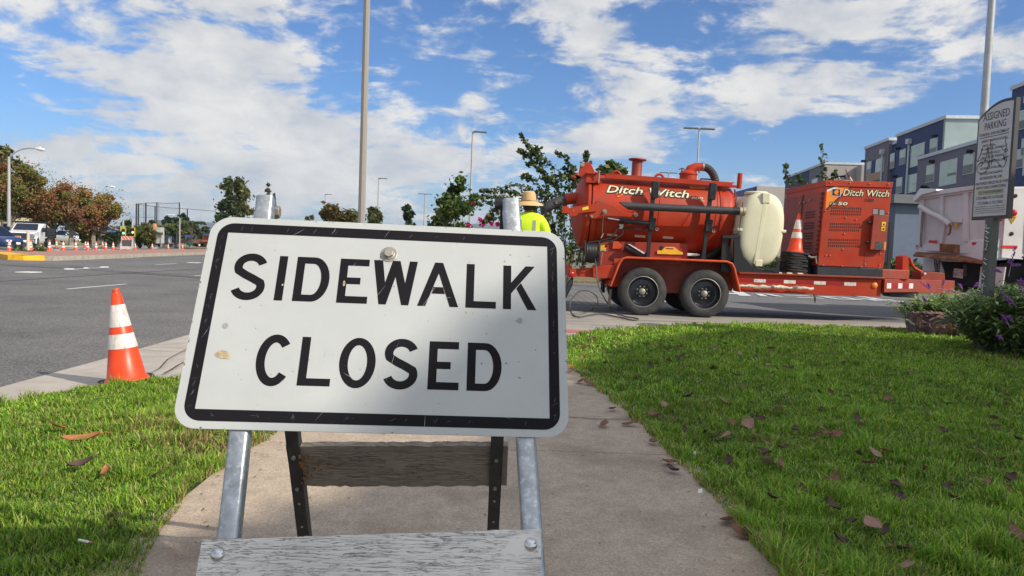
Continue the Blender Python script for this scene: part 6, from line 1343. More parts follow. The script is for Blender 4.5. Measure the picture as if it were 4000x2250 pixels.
# ------------------------------------------------------------------ dump truck
dt = empty('dump_truck', (10.5, 15.5, -.04), 'white dump truck with rusty tail and red lights parked in front of the trailer', 'truck')
M_dw = mat('truck_white', (.62, .60, .59, 1), .5, var=.06, vs=2, col2=(.52, .46, .45, 1), c2s=1.3, c2t=(.5, .7))
M_rust = mat('rust', (.20, .075, .028, 1), .85, var=.35, vs=12, col2=(.35, .2, .1, 1), c2s=5, c2t=(.5, .65))
TL_, TR_ = Vector((8.42, 15.0, 0)), Vector((8.75, 13.15, 0)); tu = (TR_-TL_).normalized(); tn = Vector((-abs(tu.y), -abs(tu.x)*1, 0)).normalized()
tn = tu.cross(UZ).normalized();  tn = tn if tn.x < 0 else -tn
TW = (TR_-TL_).length
def TP(px, py, off=0.):
    d = ray(px, py); o_ = TL_+tn*off; t = (o_-CP).dot(tn)/d.dot(tn); return CP+d*t
def tplate(name, pts, off, th, mt, parent=dt, bevel=.006):
    k = MB(); k.prism([TP(x, y, off) for x, y in pts], -tn*th); return k.build(name, mt, parent, smooth=30, bevel=bevel)
def c6(x, y): return (3400+x*.4485, 700+y*.4485)
tg = tplate('tailgate', [c6(*q) for q in ((432, 140), (1010, 55), (985, 640), (440, 600))], 0, .06, M_dw)
for q in (((430, 165), (462, 160), (452, 570), (405, 575)), ((600, 148), (632, 144), (622, 350), (600, 350)), ((808, 120), (850, 114), (842, 545), (800, 540)), ((445, 150), (1010, 66), (1010, 92), (440, 178)), ((630, 340), (800, 336), (800, 378), (625, 380)), ((615, 380), (650, 378), (620, 565), (600, 560))):
    tplate('tailgate_rib', [c6(*p) for p in q], .05, .05, M_dw, tg)
tplate('top_rail', [c6(*q) for q in ((432, 128), (560, 100), (1010, 40), (1010, 72), (440, 158))], .10, .12, M_dw, tg)
tplate('tailgate_sill', [c6(*q) for q in ((397, 560), (602, 566), (605, 628), (388, 618))], .08, .1, M_dw, tg); tplate('tailgate_sill', [c6(*q) for q in ((775, 575), (990, 585), (985, 662), (775, 645))], .08, .1, M_dw, tg)
tplate('rusty_chute', [c6(*q) for q in ((602, 560), (778, 572), (775, 645), (600, 632))], .085, .1, M_rust, tg)
k = MB(); k.prism([TP(*c6(372, 660), .25), TP(*c6(980, 725), .25), TP(*c6(985, 672), .02), TP(*c6(400, 632), .02)], (0, 0, -.03)); k.build('rusty_apron', M_rust, dt)
for q in (((508, 532), (578, 533), (576, 558), (506, 555)), ((885, 548), (972, 550), (970, 578), (882, 574))):
    tplate('red_reflector', [c6(*p) for p in q], .075, .01, mat('refl_red', (.5, .01, .015, 1), .4), tg, 0)
def tline(name, pts, r, mt, off=.08, par=None):
    k = MB(); k.tube([TP(*c6(*p), off) for p in pts], r, 8); return k.build(name, mt, par or dt, smooth=60)
tline('tailgate_arm', [(432, 235), (470, 262), (530, 300), (590, 325), (640, 355), (690, 395)], .055, M_dw, .12)
tline('latch_handle', [(683, 395), (700, 410), (692, 470), (675, 485)], .018, M_rust, .12)
k = MB(); 
def chain(a, b, n, r, nm, sag=0.):
    k = MB(); A, B = TP(*c6(*a), .1), TP(*c6(*b), .1)
    for i in range(n):
        c = A.lerp(B, (i+.5)/n)+Vector((0, 0, -sag*sin(pi*(i+.5)/n))); d = (B-A).normalized(); s = tu if i % 2 else tn; l = (B-A).length/n*.72
        k.tube([c+d*(l*.75*cos(t))+s*(r*2.2*sin(t)) for t in [j*2*pi/10 for j in range(10)]], r*.8, 4, closed=True)
    k.build(nm, mat('chain_dark', (.10, .08, .08, 1), .6, .3), dt, smooth=60)
chain((455, 285), (437, 585), 20, .010, 'chain'); chain((565, 700), (575, 808), 7, .013, 'chain'); chain((600, 705), (588, 808), 7, .013, 'chain'); chain((820, 745), (822, 840), 7, .013, 'chain')
for q in (((725, 382), (762, 382), (742, 440)),):
    tplate('yellow_warning_triangle', [c6(*p) for p in q], .06, .005, M_yel, tg, 0)
tplate('hood_canopy', [c6(*q) for q in ((430, 80), (570, 85), (575, 102), (445, 135), (372, 200), (375, 160))], .16, .25, M_white)
tplate('flag_sticker', [c6(*q) for q in ((396, 573), (420, 574), (418, 605), (392, 604))], .084, .004, mat('flag_pink', (.6, .3, .3, 1), .6), tg, 0); tplate('flag_canton', [c6(*q) for q in ((396, 573), (409, 573), (407, 588), (395, 588))], .086, .004, mat('flag_blue', (.08, .1, .3, 1), .6), tg, 0)
tplate('mud_flap', [c6(*q) for q in ((462, 690), (605, 705), (640, 810), (450, 800))], -.1, .02, M_dw, dt, 0)
tplate('mud_flap', [c6(*q) for q in ((960, 760), (1175, 765), (1150, 930), (940, 950))], .05, .02, M_dw, dt, 0)
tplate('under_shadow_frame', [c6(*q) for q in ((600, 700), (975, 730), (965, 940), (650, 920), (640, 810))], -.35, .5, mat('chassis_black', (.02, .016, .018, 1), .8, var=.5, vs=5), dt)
lp = tplate('licence_plate', [c6(*q) for q in ((727, 776), (812, 786), (802, 865), (718, 852))], .02, .01, mat('plate_pinkish', (.62, .50, .46, 1), .5), dt, .004)
ctr = TP(*c6(765, 826), .03); place_text('plate_number', '16W1128', ctr, tu, UZ-tu*.12, .27, .085, mat('plate_red', (.25, .05, .05, 1), .6), lp, 0, .0, 1, .01); place_text('plate_number', 'California', TP(*c6(768, 793), .03), tu, UZ-tu*.12, .16, .04, mat('plate_red2', (.3, .06, .06, 1), .6), lp, .2, 0, 1, .01)
# near side body (lit), corner panel with lamps
YB = 13.0
def bplate(name, pts, Y, th, mt, par=dt, bevel=.008):
    k = MB(); k.prism([P(*c6(*p), Y) for p in pts], (0, th, 0)); return k.build(name, mt, par, smooth=30, bevel=bevel)
sd = bplate('side_body', [(1150, 68), (1190, 66), (1900, 60), (1900, 690), (1112, 684), (1080, 730), (1072, 728), (1115, 530), (1145, 520)], YB, 2.2, M_dw)
bplate('side_panel', [(1192, 74), (1365, 74), (1330, 700), (1140, 685)], YB-.03, .03, M_dw, sd); bplate('side_panel', [(1372, 80), (1500, 80), (1500, 640), (1340, 640)], YB-.05, .05, M_dw, sd)
bplate('red_reflector', [(1145, 576), (1282, 578), (1280, 604), (1143, 600)], YB-.04, .01, mat('refl_red2', (.6, .012, .015, 1), .4), sd, 0)
for (x, y, r, m_) in ((1246, 293, .054, M_tail), (1130, 340, .05, M_tail)):
    c = P(*c6(x, y), YB-.035); k = MB(); k._lathe([(r*1.15, 0), (r*1.15, .015), (r, .02), (r*.7, .045), (.001, .055)], c, Vector((0, -1, 0)), 24, False); k.build('tail_lamp', m_, sd)
bplate('yellow_warning_triangle', [(1203, 322), (1282, 320), (1236, 388)], YB-.04, .005, M_yel, sd, 0)
k = MB()
for i in range(4): k.prism([P(*c6(1215+i*6, 332+i*12), YB-.045), P(*c6(1270-i*7, 331+i*12), YB-.045), P(*c6(1269-i*7, 335+i*12), YB-.045), P(*c6(1216+i*6, 336+i*12), YB-.045)], (0, .003, 0))
k.build('warning_print', M_decal_k, sd, smooth=0)
for (x, y) in ((1265, 145), (1232, 475)):
    k = MB(); c = P(*c6(x, y), YB-.04); k.cyl(c, c+Vector((0, .02, 0)), .036, n=16); k.prism([P(*c6(x-5, y), YB-.04), P(*c6(x+4, y+6), YB-.04), P(*c6(x-18, y+18), YB-.04), P(*c6(x-22, y+12), YB-.04)], (0, .02, 0)); k.build('lifting_hook_hole', M_black, sd, smooth=0)
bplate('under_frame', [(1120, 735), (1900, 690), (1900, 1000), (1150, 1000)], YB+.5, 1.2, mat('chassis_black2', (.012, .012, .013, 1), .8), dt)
bplate('top_lip', [(1186, 30), (1196, 18), (1225, 60), (1186, 62)], YB, .4, mat('lip_tan', (.42, .38, .3, 1), .7), sd)
k = MB(); c = Vector((P(*c6(1500, 900), YB+.5).x, YB+.4, .5)); k._lathe([(.3, -.14), (.42, -.15), (.48, -.1), (.49, 0), (.48, .1), (.42, .15), (.3, .14)], c, Vector((0, 1, 0)), 32, True); k.build('wheel', M_rubber, dt)
k = MB(); k.bb((10.9, 13.2, .6), (13.4, 15.3, 2.1)); k.bb((11.0, 13.25, 2.1), (12.7, 15.25, 2.9)); k.build('cab', M_dw, dt, bevel=.1)

# ------------------------------------------------------------------ bougainvillea, trees behind the trailer
def shrub_arching(name, base, canes, label, seed, leafsz, cols, fill=None, flowers=None, cat='bush', stemr=.012):
    rng = np.random.default_rng(seed); root = empty(name, base, label, cat); pts = []; mb = MB()
    for cane in canes:
        pth = smooth_path([Vector(base)]+[Vector(c) for c in cane], 6); mb.tube(pth, [stemr*(1-.75*i/len(pth)) for i in range(len(pth))], 5)
        L_ = sum((pth[i+1]-pth[i]).length for i in range(len(pth)-1)); n = int(L_*(22 if stemr < .01 else 46))
        for i in range(n):
            t = (.25+.75*rng.random())*(len(pth)-1); i0 = min(int(t), len(pth)-2); p = pth[i0].lerp(pth[i0+1], t-i0); pts.append(np.array(p)+rng.normal(0, .045, 3)*(1.5-t/len(pth))+np.array([0, 0, -.03]))
    pts = np.array(pts); idx = np.arange(len(pts))//30
    if fill is not None:
        cp_, ci = clump_points(rng, [f[0] for f in fill], [f[1] for f in fill], 900); pts = np.concatenate([pts, cp_]); idx = np.concatenate([idx, ci+idx.max()+1])
    leafsz *= .8; leaf_mesh('foliage', pts, leafsz*rng.uniform(.6, 1.3, len(pts)), palette(rng, idx, len(pts), cols), parent=root, rng=rng, aspect=1.5); mb.build('branches', M_bark, root)
    if flowers:
        fp, fi = clump_points(rng, [f[0] for f in flowers], [f[1] for f in flowers], 2600); leaf_mesh('magenta_flowers', fp, .09, np.array([(.55, .02, .16)])*rng.uniform(.6, 1.3, (len(fp), 1)), parent=root, rng=rng, aspect=1.2)
    return root
YB2 = 16.5
def PB(x, y, dY=0): return tuple(P(x, y, YB2+dY))
base = P(2215, 1000, YB2); base.z = 0
canes = [[PB(2230, 760), PB(2160, 650), PB(2085, 590), PB(2034, 520)], [PB(2110, 620), PB(2070, 600), PB(2028, 585)], [PB(2120, 650), PB(2090, 632), PB(2060, 636)], [PB(2200, 800), PB(2140, 690), PB(2095, 650)], [PB(2200, 850), PB(2120, 740), PB(2070, 690), PB(2035, 684)],
  [PB(2190, 850), PB(2080, 740), PB(1990, 725), PB(1930, 745), PB(1875, 738)], [PB(2150, 860), PB(2030, 755), PB(1960, 745)], [PB(2150, 880), PB(2000, 775), PB(1930, 765), PB(1870, 766)], [PB(2150, 880), PB(1990, 800), PB(1920, 790), PB(1855, 790)], [PB(2120, 890), PB(1980, 830), PB(1930, 815), PB(1900, 850)],
  [PB(2250, 780), PB(2240, 690), PB(2215, 620), PB(2166, 588)], [PB(2260, 760), PB(2245, 690), PB(2200, 650)], [PB(2280, 800), PB(2290, 640), PB(2292, 585)], [PB(2100, 900), PB(1960, 850), PB(1890, 860)], [PB(2180, 750), PB(2150, 700), PB(2120, 690)], [PB(2150, 830), PB(2060, 790), PB(1985, 800)]]
fill = [(PB(2170, 780), .32), (PB(2210, 720), .25), (PB(2230, 860), .4), (PB(2160, 870), .35), (PB(2210, 950), .42), (PB(2100, 830), .25), (PB(2250, 1000), .4), (PB(2120, 760), .2), (PB(2230, 660), .14), (PB(2290, 640), .14), (PB(2060, 870), .25), (PB(2180, 700), .2), (PB(2300, 900), .5), (PB(2350, 1000), .45), (PB(2150, 960), .4)]
shrub_arching('bougainvillea', base, canes, 'tall loose bougainvillea with arching canes behind the worker and the rear of the trailer', 41, .085, [(.06, .10, .022), (.09, .13, .03), (.035, .06, .018), (.15, .17, .04)], fill, [(PB(1872, 862), .07), (PB(1885, 880), .06), (PB(1922, 872), .05), (PB(1945, 874), .05), (PB(1910, 840), .04), (PB(1850, 795), .03), (PB(1830, 878), .04)])
def cpx(px, py, Y, z): p = P(px, py, Y); p.z = z; return p
b2 = cpx(2380, 900, 19, 0)
shrub_arching('peach_tree', b2, [[tuple(P(x, y, 19)) for x, y in q] for q in (((2385, 760), (2370, 680), (2350, 650)), ((2390, 760), (2400, 680), (2410, 640)), ((2395, 760), (2430, 690), (2440, 665)), ((2380, 750), (2390, 660), (2380, 630)))], 'small leafy tree with slender leaves showing above the red tank', 42, .13, [(.07, .11, .03), (.10, .15, .04), (.13, .17, .05)], [(tuple(P(2385, 665, 19)), .30), (tuple(P(2415, 670, 19)), .26), (tuple(P(2360, 680, 19)), .26), (tuple(P(2395, 720, 19)), .3)], cat='tree')
shrub_arching('climbing_vine', cpx(3200, 900, 17, 0), [[tuple(P(x, y, 17)) for x, y in q] for q in (((3235, 760), (3222, 690), (3215, 640), (3211, 560)), ((3110, 760), (3078, 700), (3070, 660), (3068, 635)), ((3150, 760), (3130, 705), (3115, 680)), ((3250, 720), (3262, 680)))], 'thin vine shoots rising above the power pack', 43, .085, [(.07, .11, .03), (.12, .15, .05)], cat='plant', stemr=.008)
# hedge behind the driveway
rngh = np.random.default_rng(77)
for i, (x0_, x1_, lab) in enumerate(((2.5, 5.5, 'low leafy hedge behind the trailer wheels, the left piece'), (5.6, 9.0, 'low leafy hedge behind the trailer deck, the right piece'))):
    r_ = empty('hedge', ((x0_+x1_)/2, 27, 0), lab, 'hedge', 'hedge behind the driveway'); cen = [(rngh.uniform(x0_*1.0, x1_)*2.0, rngh.uniform(26.6, 27.6), rngh.uniform(.2, .8)) for _ in range(22)]
    p_, id_ = clump_points(rngh, cen, [.5]*22, 500); leaf_mesh('foliage', p_, .13, palette(rngh, id_, len(p_), GREEN), parent=r_, rng=rngh)
def tree_px(name, px, ybase_z, Y, top, halfw, label, **kw):
    b = cpx(px, 900, Y, ybase_z); zt_ = P(px, top, Y).z; return tree(name, b, zt_-ybase_z, halfw*Y/FOC, label, **kw)
tree_px('ficus_tree', 1790, 0, 27, 668, 88, 'tallest leafy green tree beside the lamp pole, behind the sign', cols=GREEN, seed=51, leaf=.12, per=1000, nclump=34, small=.75, trunk_h=.22, trunk_r=.07, loose=.1)
tree_px('round_tree', 1712, 0, 34, 778, 62, 'dense rounded dark green tree left of the tallest tree', cols=[(.045, .07, .02), (.03, .05, .016), (.08, .09, .03)], seed=52, leaf=.13, per=900, trunk_h=.12)
tree_px('young_tree', 1590, -.1, 44, 790, 34, 'small slim young tree between two thin lamp poles', cols=[(.05, .085, .03), (.035, .06, .022)], seed=53, leaf=.22, per=200, trunk_h=.15, trunk_r=.05)
tree_px('round_tree', 1470, -.1, 48, 815, 44, 'rounded green treetop just right of the concrete pole', cols=OLIVE+[(.06, .1, .03)], seed=54, leaf=.25, per=260, trunk_h=.15)
tree_px('autumn_tree', 1318, -.1, 52, 805, 90, 'brownish green autumn treetop left of the concrete pole', cols=[(.16, .10, .035), (.11, .10, .03), (.08, .09, .028), (.2, .12, .05)], seed=55, leaf=.28, per=420, trunk_h=.12, nclump=22)
tree_px('autumn_tree', 1205, -.1, 55, 838, 22, 'small sparse autumn treetop left of the brownish one', cols=[(.12, .10, .04), (.09, .09, .03)], seed=56, leaf=.25, per=90, trunk_h=.15, trunk_r=.05)
tree_px('eucalyptus_tree', 925, -.4, 95, 690, 62, 'tall open eucalyptus above the left end of the sign', cols=OLIVE, seed=57, leaf=.36, per=1300, nclump=40, small=.7, trunk_h=.3, trunk_r=.22, loose=.6, trunk_m=M_trunk_pale)
tree_px('eucalyptus_tree', 885, -.4, 92, 775, 42, 'darker lower tree left of the tall eucalyptus', cols=DARKG, seed=58, leaf=.5, per=420, nclump=18, trunk_h=.15)
tree_px('young_tree', 1048, -.4, 97, 724, 16, 'slender treetop poking up beside the left barricade leg', cols=OLIVE, seed=59, leaf=.4, per=90, nclump=7, trunk_h=.55, trunk_r=.06)
tree_px('dark_tree', 8, -.3, 85, 545, 66, 'tall dark tree at the left edge behind the autumn trees', cols=OLIVE, seed=60, leaf=.5, per=500, nclump=20, trunk_h=.2)
# autumn street trees on the left
for i, (px, Y, top, hw_, tb, lab) in enumerate(((42, 70, 640, 120, .30, 'largest autumn street tree, at the left edge behind the lamp pole'), (205, 73, 745, 98, .36, 'autumn street tree second from the left edge, behind the black dump bed'), (278, 71, 738, 92, .34, 'red and green autumn street tree with the stout trunk right of the black dump bed'), (365, 74, 768, 94, .34, 'rightmost autumn street tree, beside the signal mast arm'))):
    z_ = zg(Y)+.1; b = cpx(px, 900, Y, z_); h_ = P(px, top, Y).z-z_
    tree('autumn_tree', b, h_, hw_*1.18*Y/FOC, lab, cols=AUTUMN+([(.30, .15, .07), (.20, .20, .05)] if i > 1 else [(.16, .18, .04)]*2), seed=70+i, leaf=.16, per=2600, nclump=64, small=.62, trunk_h=.27, trunk_r=.22, trunk_m=M_trunk_pale, group='autumn street trees', loose=.15)

# ------------------------------------------------------------------ apartment buildings
M_navy = mat('navy_stucco', (.038, .062, .145, 1), .85, var=.08, vs=1.5)
M_purp = mat('mauve_grey_stucco', (.165, .15, .185, 1), .85, var=.06, vs=1.5)
M_teal = mat('pale_teal_stucco', (.30, .37, .36, 1), .85, var=.08, vs=.8)
M_bge = mat('beige_stucco', (.37, .34, .31, 1), .85, var=.06, vs=1)
M_tan = mat('tan_stucco', (.42, .26, .17, 1), .85, var=.08, vs=1)
M_trim = mat('roof_trim', (.55, .57, .6, 1), .6)
M_wgl = mat('window_glass', (.28, .40, .36, 1), .12, var=.12, vs=.7, spec=.6)
M_wdk = mat('window_screen', (.05, .065, .07, 1), .3)
A0 = Vector((39.5, 75, 0)); AD = Vector((.11, .994, 0)).normalized(); AN = Vector((-AD.y, AD.x, 0))     # facade direction and outward normal
def FX(px): # facade parameter for a photo column
    s = (px-2000)/FOC; d = ray(px, 900); s = d.x/d.y; return (A0.x-s*A0.y)/(s*AD.y-AD.x)
def FPt(px, py, out_=0.):
    t = FX(px); p = A0+AD*t; q = P(px, py, p.y); return Vector((p.x, p.y, q.z))+AN*out_
def block(root, px0, px1, z1, mt, depth, z0=-.3, outw=0.):
    a = A0+AD*FX(px0)+AN*outw; b = A0+AD*FX(px1)+AN*outw; k = MB(); k.prism([Vector((a.x, a.y, z0)), Vector((b.x, b.y, z0)), Vector((b.x, b.y, z0))-AN*depth, Vector((a.x, a.y, z0))-AN*depth], (0, 0, z1-z0)); w = k.build('wall', mt, root, smooth=0)
    k = MB(); e = AN*.12; ad = AD*.12; lo, hi = (b, a) if FX(px0) > FX(px1) else (a, b)
    k.prism([Vector((lo.x, lo.y, z1))+e-ad, Vector((hi.x, hi.y, z1))+e+ad, Vector((hi.x, hi.y, z1))-AN*(depth+.1)+ad, Vector((lo.x, lo.y, z1))-AN*(depth+.1)-ad], (0, 0, .3)); k.build('roof_trim', M_trim, root, smooth=0); return w
def win(root, px, pyt, pyb, w_m, outw=0., sill=True, panes=1, lower=True):
    t = FX(px); c = A0+AD*t+AN*outw; zt_ = P(px, pyt, c.y).z; zb_ = P(px, pyb, c.y).z; k = MB()
    def bx(a, b, z0, z1, o0, o1, kk):
        p = c+AD*a; q = c+AD*b; kk.prism([Vector((p.x, p.y, z0))+AN*o0, Vector((q.x, q.y, z0))+AN*o0, Vector((q.x, q.y, z0))+AN*o1, Vector((p.x, p.y, z0))+AN*o1], (0, 0, z1-z0))
    h = w_m/2; bx(-h-.07, h+.07, zb_-.07, zt_+.07, .0, .05, k); f = k.build('window', M_trim, root, smooth=0)
    k = MB(); bx(-h, h, zb_, zt_, .05, .06, k); k.build('pane', M_wgl, f, smooth=0)
    if lower:
        k = MB(); bx(-h, h-(w_m*.5 if w_m > 1.8 else 0), zb_+(.7 if w_m > 1.8 else 0), zb_+(zt_-zb_)*.45, .06, .08, k); k.build('screen', M_wdk, f, smooth=0)
def shade_fin(root, px, py):
    p = FPt(px, py); k = MB(); k.prism([p, p+AD*.4, p+AN*.5-UZ*.05], (0, 0, .25)); k.build('wall_light', M_black, root, smooth=0)
def pipe_(root, px, pyt, pyb, outw=0):
    a = FPt(px, pyt, .15+outw); b = FPt(px, pyb, .15+outw); b.x, b.y = a.x, a.y; k = MB(); k.cyl(a, b, .1, n=8); k.box(a, (.5, .5, .5)); k.build('downpipe', M_trim, root)
def bldg(px, label):
    p = A0+AD*FX(px); return empty('apartment_building', (p.x, p.y, 0), label, 'building', 'apartment buildings in a row')
b1 = bldg(3960, 'navy blue apartment block at the right edge, behind the parking sign')
block(b1, 4100, 3915, 14.4, M_navy, 14); block(b1, 4100, 3860, 3.9, mat('charcoal_base', (.10, .10, .11, 1), .8), 12, outw=.6)
pipe_(b1, 3992, 385, 685); win(b1, 3972, 430, 498, 1.3); win(b1, 3952, 588, 655, 1.6); win(b1, 3990, 540, 600, 1.3)
b2_ = bldg(3600, 'long navy and mauve apartment block with a pale teal end wall')
zn = FPt(3560, 504).z
block(b2_, 3664, 3481, zn, M_navy, 9); 
tA_ = A0+AD*FX(3665); Z2 = Vector((0, 0, -.2)); k = MB(); k.prism([tA_+AN*.02-AD*.05+Z2, tA_-AN*18-AD*.05+Z2, tA_-AN*18+AD*.3+Z2, tA_+AN*.02+AD*.3+Z2], (0, 0, zn+.2)); k.build('wall', M_teal, b2_, smooth=0)
k = MB(); Z3 = Vector((0, 0, zn)); k.prism([tA_+AN*.1-AD*.25+Z3, tA_-AN*18-AD*.25+Z3, tA_-AN*18+AD*.1+Z3, tA_+AN*.1+AD*.1+Z3], (0, 0, .28)); k.build('roof_trim', M_trim, b2_, smooth=0)
zg_ = FPt(3700, 590).z
block(b2_, 3905, 3578, zg_, M_purp, 9, outw=.25); block(b2_, 3905, 3500, 4.3, mat('charcoal_base2', (.10, .10, .12, 1), .8), 12, outw=.7)
for px, a, b, w in ((3508, 585, 640, 1.3), (3565, 565, 645, 2.9), (3626, 542, 606, 1.4), (3502, 696, 752, 1.3), (3556, 682, 748, 2.9), (3469, 601, 655, 1.0)): win(b2_, px, a, b, w)
for px, a, b, w in ((3631, 647, 709, 1.5), (3701, 628, 720, 3.0), (3779, 603, 677, 1.6)): win(b2_, px, a, b, w, .25)
pipe_(b2_, 3535, 552, 758)
for q in ((3498, 583), (3638, 535), (3491, 693)): shade_fin(b2_, *q)
for q in ((3646, 637), (3794, 598)):
    p = FPt(*q, .3); k = MB(); k.prism([p, p+AD*.4, p+AN*.5], (0, 0, .3)); k.build('wall_light', M_black, b2_, smooth=0)
b3 = bldg(3420, 'mauve apartment block with a tan balcony panel, behind the power pack')
block(b3, 3452, 3361, FPt(3400, 568).z, M_purp, 12); block(b3, 3480, 3452, FPt(3465, 560).z, M_navy, 12, outw=-.4)
win(b3, 3380, 633, 682, 1.2); win(b3, 3421, 620, 672, 2.2)
p0, p1, p2, p3 = FPt(3375, 682, .1), FPt(3428, 668, .1), FPt(3428, 700, .1), FPt(3375, 712, .1); k = MB(); k.prism([p0, p1, p2, p3], -AN*.1); k.build('tan_panel', M_tan, b3, smooth=0)
p0, p1, p2, p3 = FPt(3390, 628, .05), FPt(3410, 621, .05), FPt(3410, 676, .05), FPt(3390, 682, .05); k = MB(); k.prism([p0, p1, p2, p3], -AN*.1); k.build('navy_panel', M_navy, b3, smooth=0)
pipe_(b3, 3434, 592, 710); shade_fin(b3, 3364, 632)
b4 = bldg(3180, 'grey and beige apartment block beyond the mauve one')
block(b4, 3204, 3148, FPt(3176, 652).z, M_purp, 9); tB_ = A0+AD*FX(3205); zz = FPt(3205, 645).z; k = MB(); k.prism([tB_+AN*.02-AD*.05+Z2, tB_-AN*18-AD*.05+Z2, tB_-AN*18+AD*.3+Z2, tB_+AN*.02+AD*.3+Z2], (0, 0, zz+.2)); k.build('wall', M_bge, b4, smooth=0); k = MB(); k.prism([tB_-AN*4.2-AD*2.2+Z2, tB_-AN*20-AD*2.2+Z2, tB_-AN*20-AD*.1+Z2, tB_-AN*4.2-AD*.1+Z2], (0, 0, zz+.1)); k.build('wall', M_bge, b4, smooth=0)
win(b4, 3172, 700, 735, 2.5); shade_fin(b4, 3190, 690)
b5 = bldg(3090, 'farther blue apartment block left of the grey and beige one')
block(b5, 3146, 3057, FPt(3100, 682).z, M_navy, 9); win(b5, 3066, 738, 770, 1.5); shade_fin(b5, 3118, 715)
b6 = bldg(3000, 'farthest pale grey building between the cream tank and the blue block')
k = MB(); p = P(2958, 727, 150); q = P(3060, 731, 150); k.bb((p.x, 150, -.5), (q.x+10, 165, p.z)); k.build('wall', M_bge, b6, smooth=0); k = MB(); p = P(2905, 745, 150); q = P(2957, 727, 150); k.prism([Vector((p.x, 150.5, -.5)), Vector((q.x, 150.5, -.5)), Vector((q.x, 150.5, q.z)), Vector((p.x, 150.5, p.z-1.2))], (0, 14, 0)); k.build('wall', M_navy, b6, smooth=0)
b7 = bldg(2880, 'low orange-topped building showing left of the cream tank'); k = MB(); p = P(2856, 768, 130); q = P(2905, 768, 130); k.bb((p.x, 130, -.5), (q.x, 138, p.z)); k.build('wall', M_bge, b7, smooth=0); k = MB(); k.bb((p.x+1, 129.8, p.z-2.2), (q.x, 130.1, p.z)); k.build('orange_panel', M_tan, b7, smooth=0)
# small blue-grey building close to the trailer nose
ub = empty('utility_building', (14.5, 30, 0), 'low blue-grey building with a dark flat roof edge left of the dump truck', 'building')
M_bw = mat('blue_grey_stucco', (.13, .165, .225, 1), .9, var=.08, vs=3)
k = MB(); a = P(3500, 790, 28); b = P(3640, 790, 28); k.bb((a.x, 28, -.1), (b.x+3, 36, P(3560, 795, 28).z)); k.build('wall', M_bw, ub, smooth=0)
k = MB(); a = P(3487, 790, 27.8); k.bb((a.x, 27.7, P(3560, 797, 28).z), (b.x+3.2, 36.2, P(3560, 763, 28).z)); k.build('roof_edge', mat('roof_edge_grey', (.14, .15, .155, 1), .8), ub, smooth=0)
k = MB(); a = P(3472, 1060, 24); k.bb((a.x-.05, 24, -.05), (a.x+.06, 24.1, P(3472, 868, 24).z)); tag(k.build('fence_post', M_black, origin=(a.x, 24.05, 0)), 'single black post standing between the power pack and the blue-grey building', 'post')
tree_px('shrub_tree', 3600, 0, 60, 700, 26, 'dark leafy treetop rising behind the dump truck canopy', cols=DARKG, seed=61, leaf=.3, per=220, trunk_h=.2)
tree_px('shrub_tree', 3482, 0, 50, 800, 14, 'narrow dark tree between the power pack and the blue-grey building', cols=DARKG, seed=62, leaf=.25, per=160, trunk_h=.1)

# ------------------------------------------------------------------ lamp posts
def lamp_post(name, px, pbot, Y, ptop, r0, r1, label, arms=(), nside=12, mt=None, zb_=None, group=None, over=0):
    a = P(px, pbot, Y); z0 = zg(Y)-.1 if zb_ is None else zb_; top = P(px, ptop, Y).z+over; root = empty(name, (a.x, Y, z0), label, 'street lamp', group)
    k = MB(); k.tube([Vector((a.x, Y, z0)), Vector((a.x, Y, top))], [r0, r1], nside); k.build('pole', mt or M_lamp, root, smooth=20 if nside < 10 else 50)
    k = MB(); k.cyl((a.x, Y, z0), (a.x, Y, z0+.25), r0*1.8, r0*1.6, 12); k.build('base', M_conc, root)
    for (kind, sgn, ln, rise) in arms:
        t = Vector((a.x, Y, top)); k = MB()
        if kind == 'curve':
            pth = [t+Vector((0, 0, -.15)), t+Vector((sgn*ln*.2, 0, rise*.45)), t+Vector((sgn*ln*.5, 0, rise*.9)), t+Vector((sgn*ln*.8, 0, rise)), t+Vector((sgn*ln, 0, rise*.97))]; k.tube(smooth_path(pth, 4), r1*.55, 8); k.build('arm', mt or M_lamp, root, smooth=60)
            e = pth[-1]; k = MB(); k._lathe([(.02, -.15), (.1, .0), (.14, .3), (.12, .6), (.02, .72)], e-Vector((sgn*.1, 0, 0)), Vector((sgn, 0, -.12)).normalized(), 12, False); k.box(e+Vector((sgn*.2, 0, .13)), (.1, .1, .12)); k.build('lamp_head', M_white, root)
        elif kind == 'cobra':
            pth = [t, t+Vector((sgn*ln*.25, 0, rise*.6)), t+Vector((sgn*ln*.6, 0, rise))]; k.tube(pth, r1*.6, 8); k.build('arm', mt or M_lamp, root, smooth=60); k = MB(); k.box(pth[-1]+Vector((sgn*.35, 0, .0)), (.9, .3, .14)); k.build('lamp_head', M_white, root, bevel=.04)
        else:
            k.box(t+Vector((sgn*(ln*.5+.1), 0, -.02+rise*.5)), (ln, .32, .08), Matrix.Rotation(-sgn*rise/ln, 3, 'Y')); k.box(t+Vector((sgn*.15, 0, -.05)), (.3, .08, .08)); k.build('lamp_head', mat('lamp_grey', (.13, .15, .16, 1), .4), root, bevel=.01)
    return root
lamp_post('street_lamp', 35, 800, 60, 612, .15, .10, 'curved-arm street lamp at the far left in front of the autumn trees', [('curve', 1, 2.35, .75)])
lamp_post('light_pole', 1412, 865, 17.5, 0, .092, .070, 'tall speckled concrete pole rising behind the sign', [('flat', 1, .9, .0)], nside=8, mt=M_conc, zb_=-.1, over=2.2)
lamp_post('parking_lot_lamp', 1835, 880, 50, 512, .10, .06, 'single-head parking lot lamp in front of the tallest green tree', [('flat', 1, .85, -.03)])
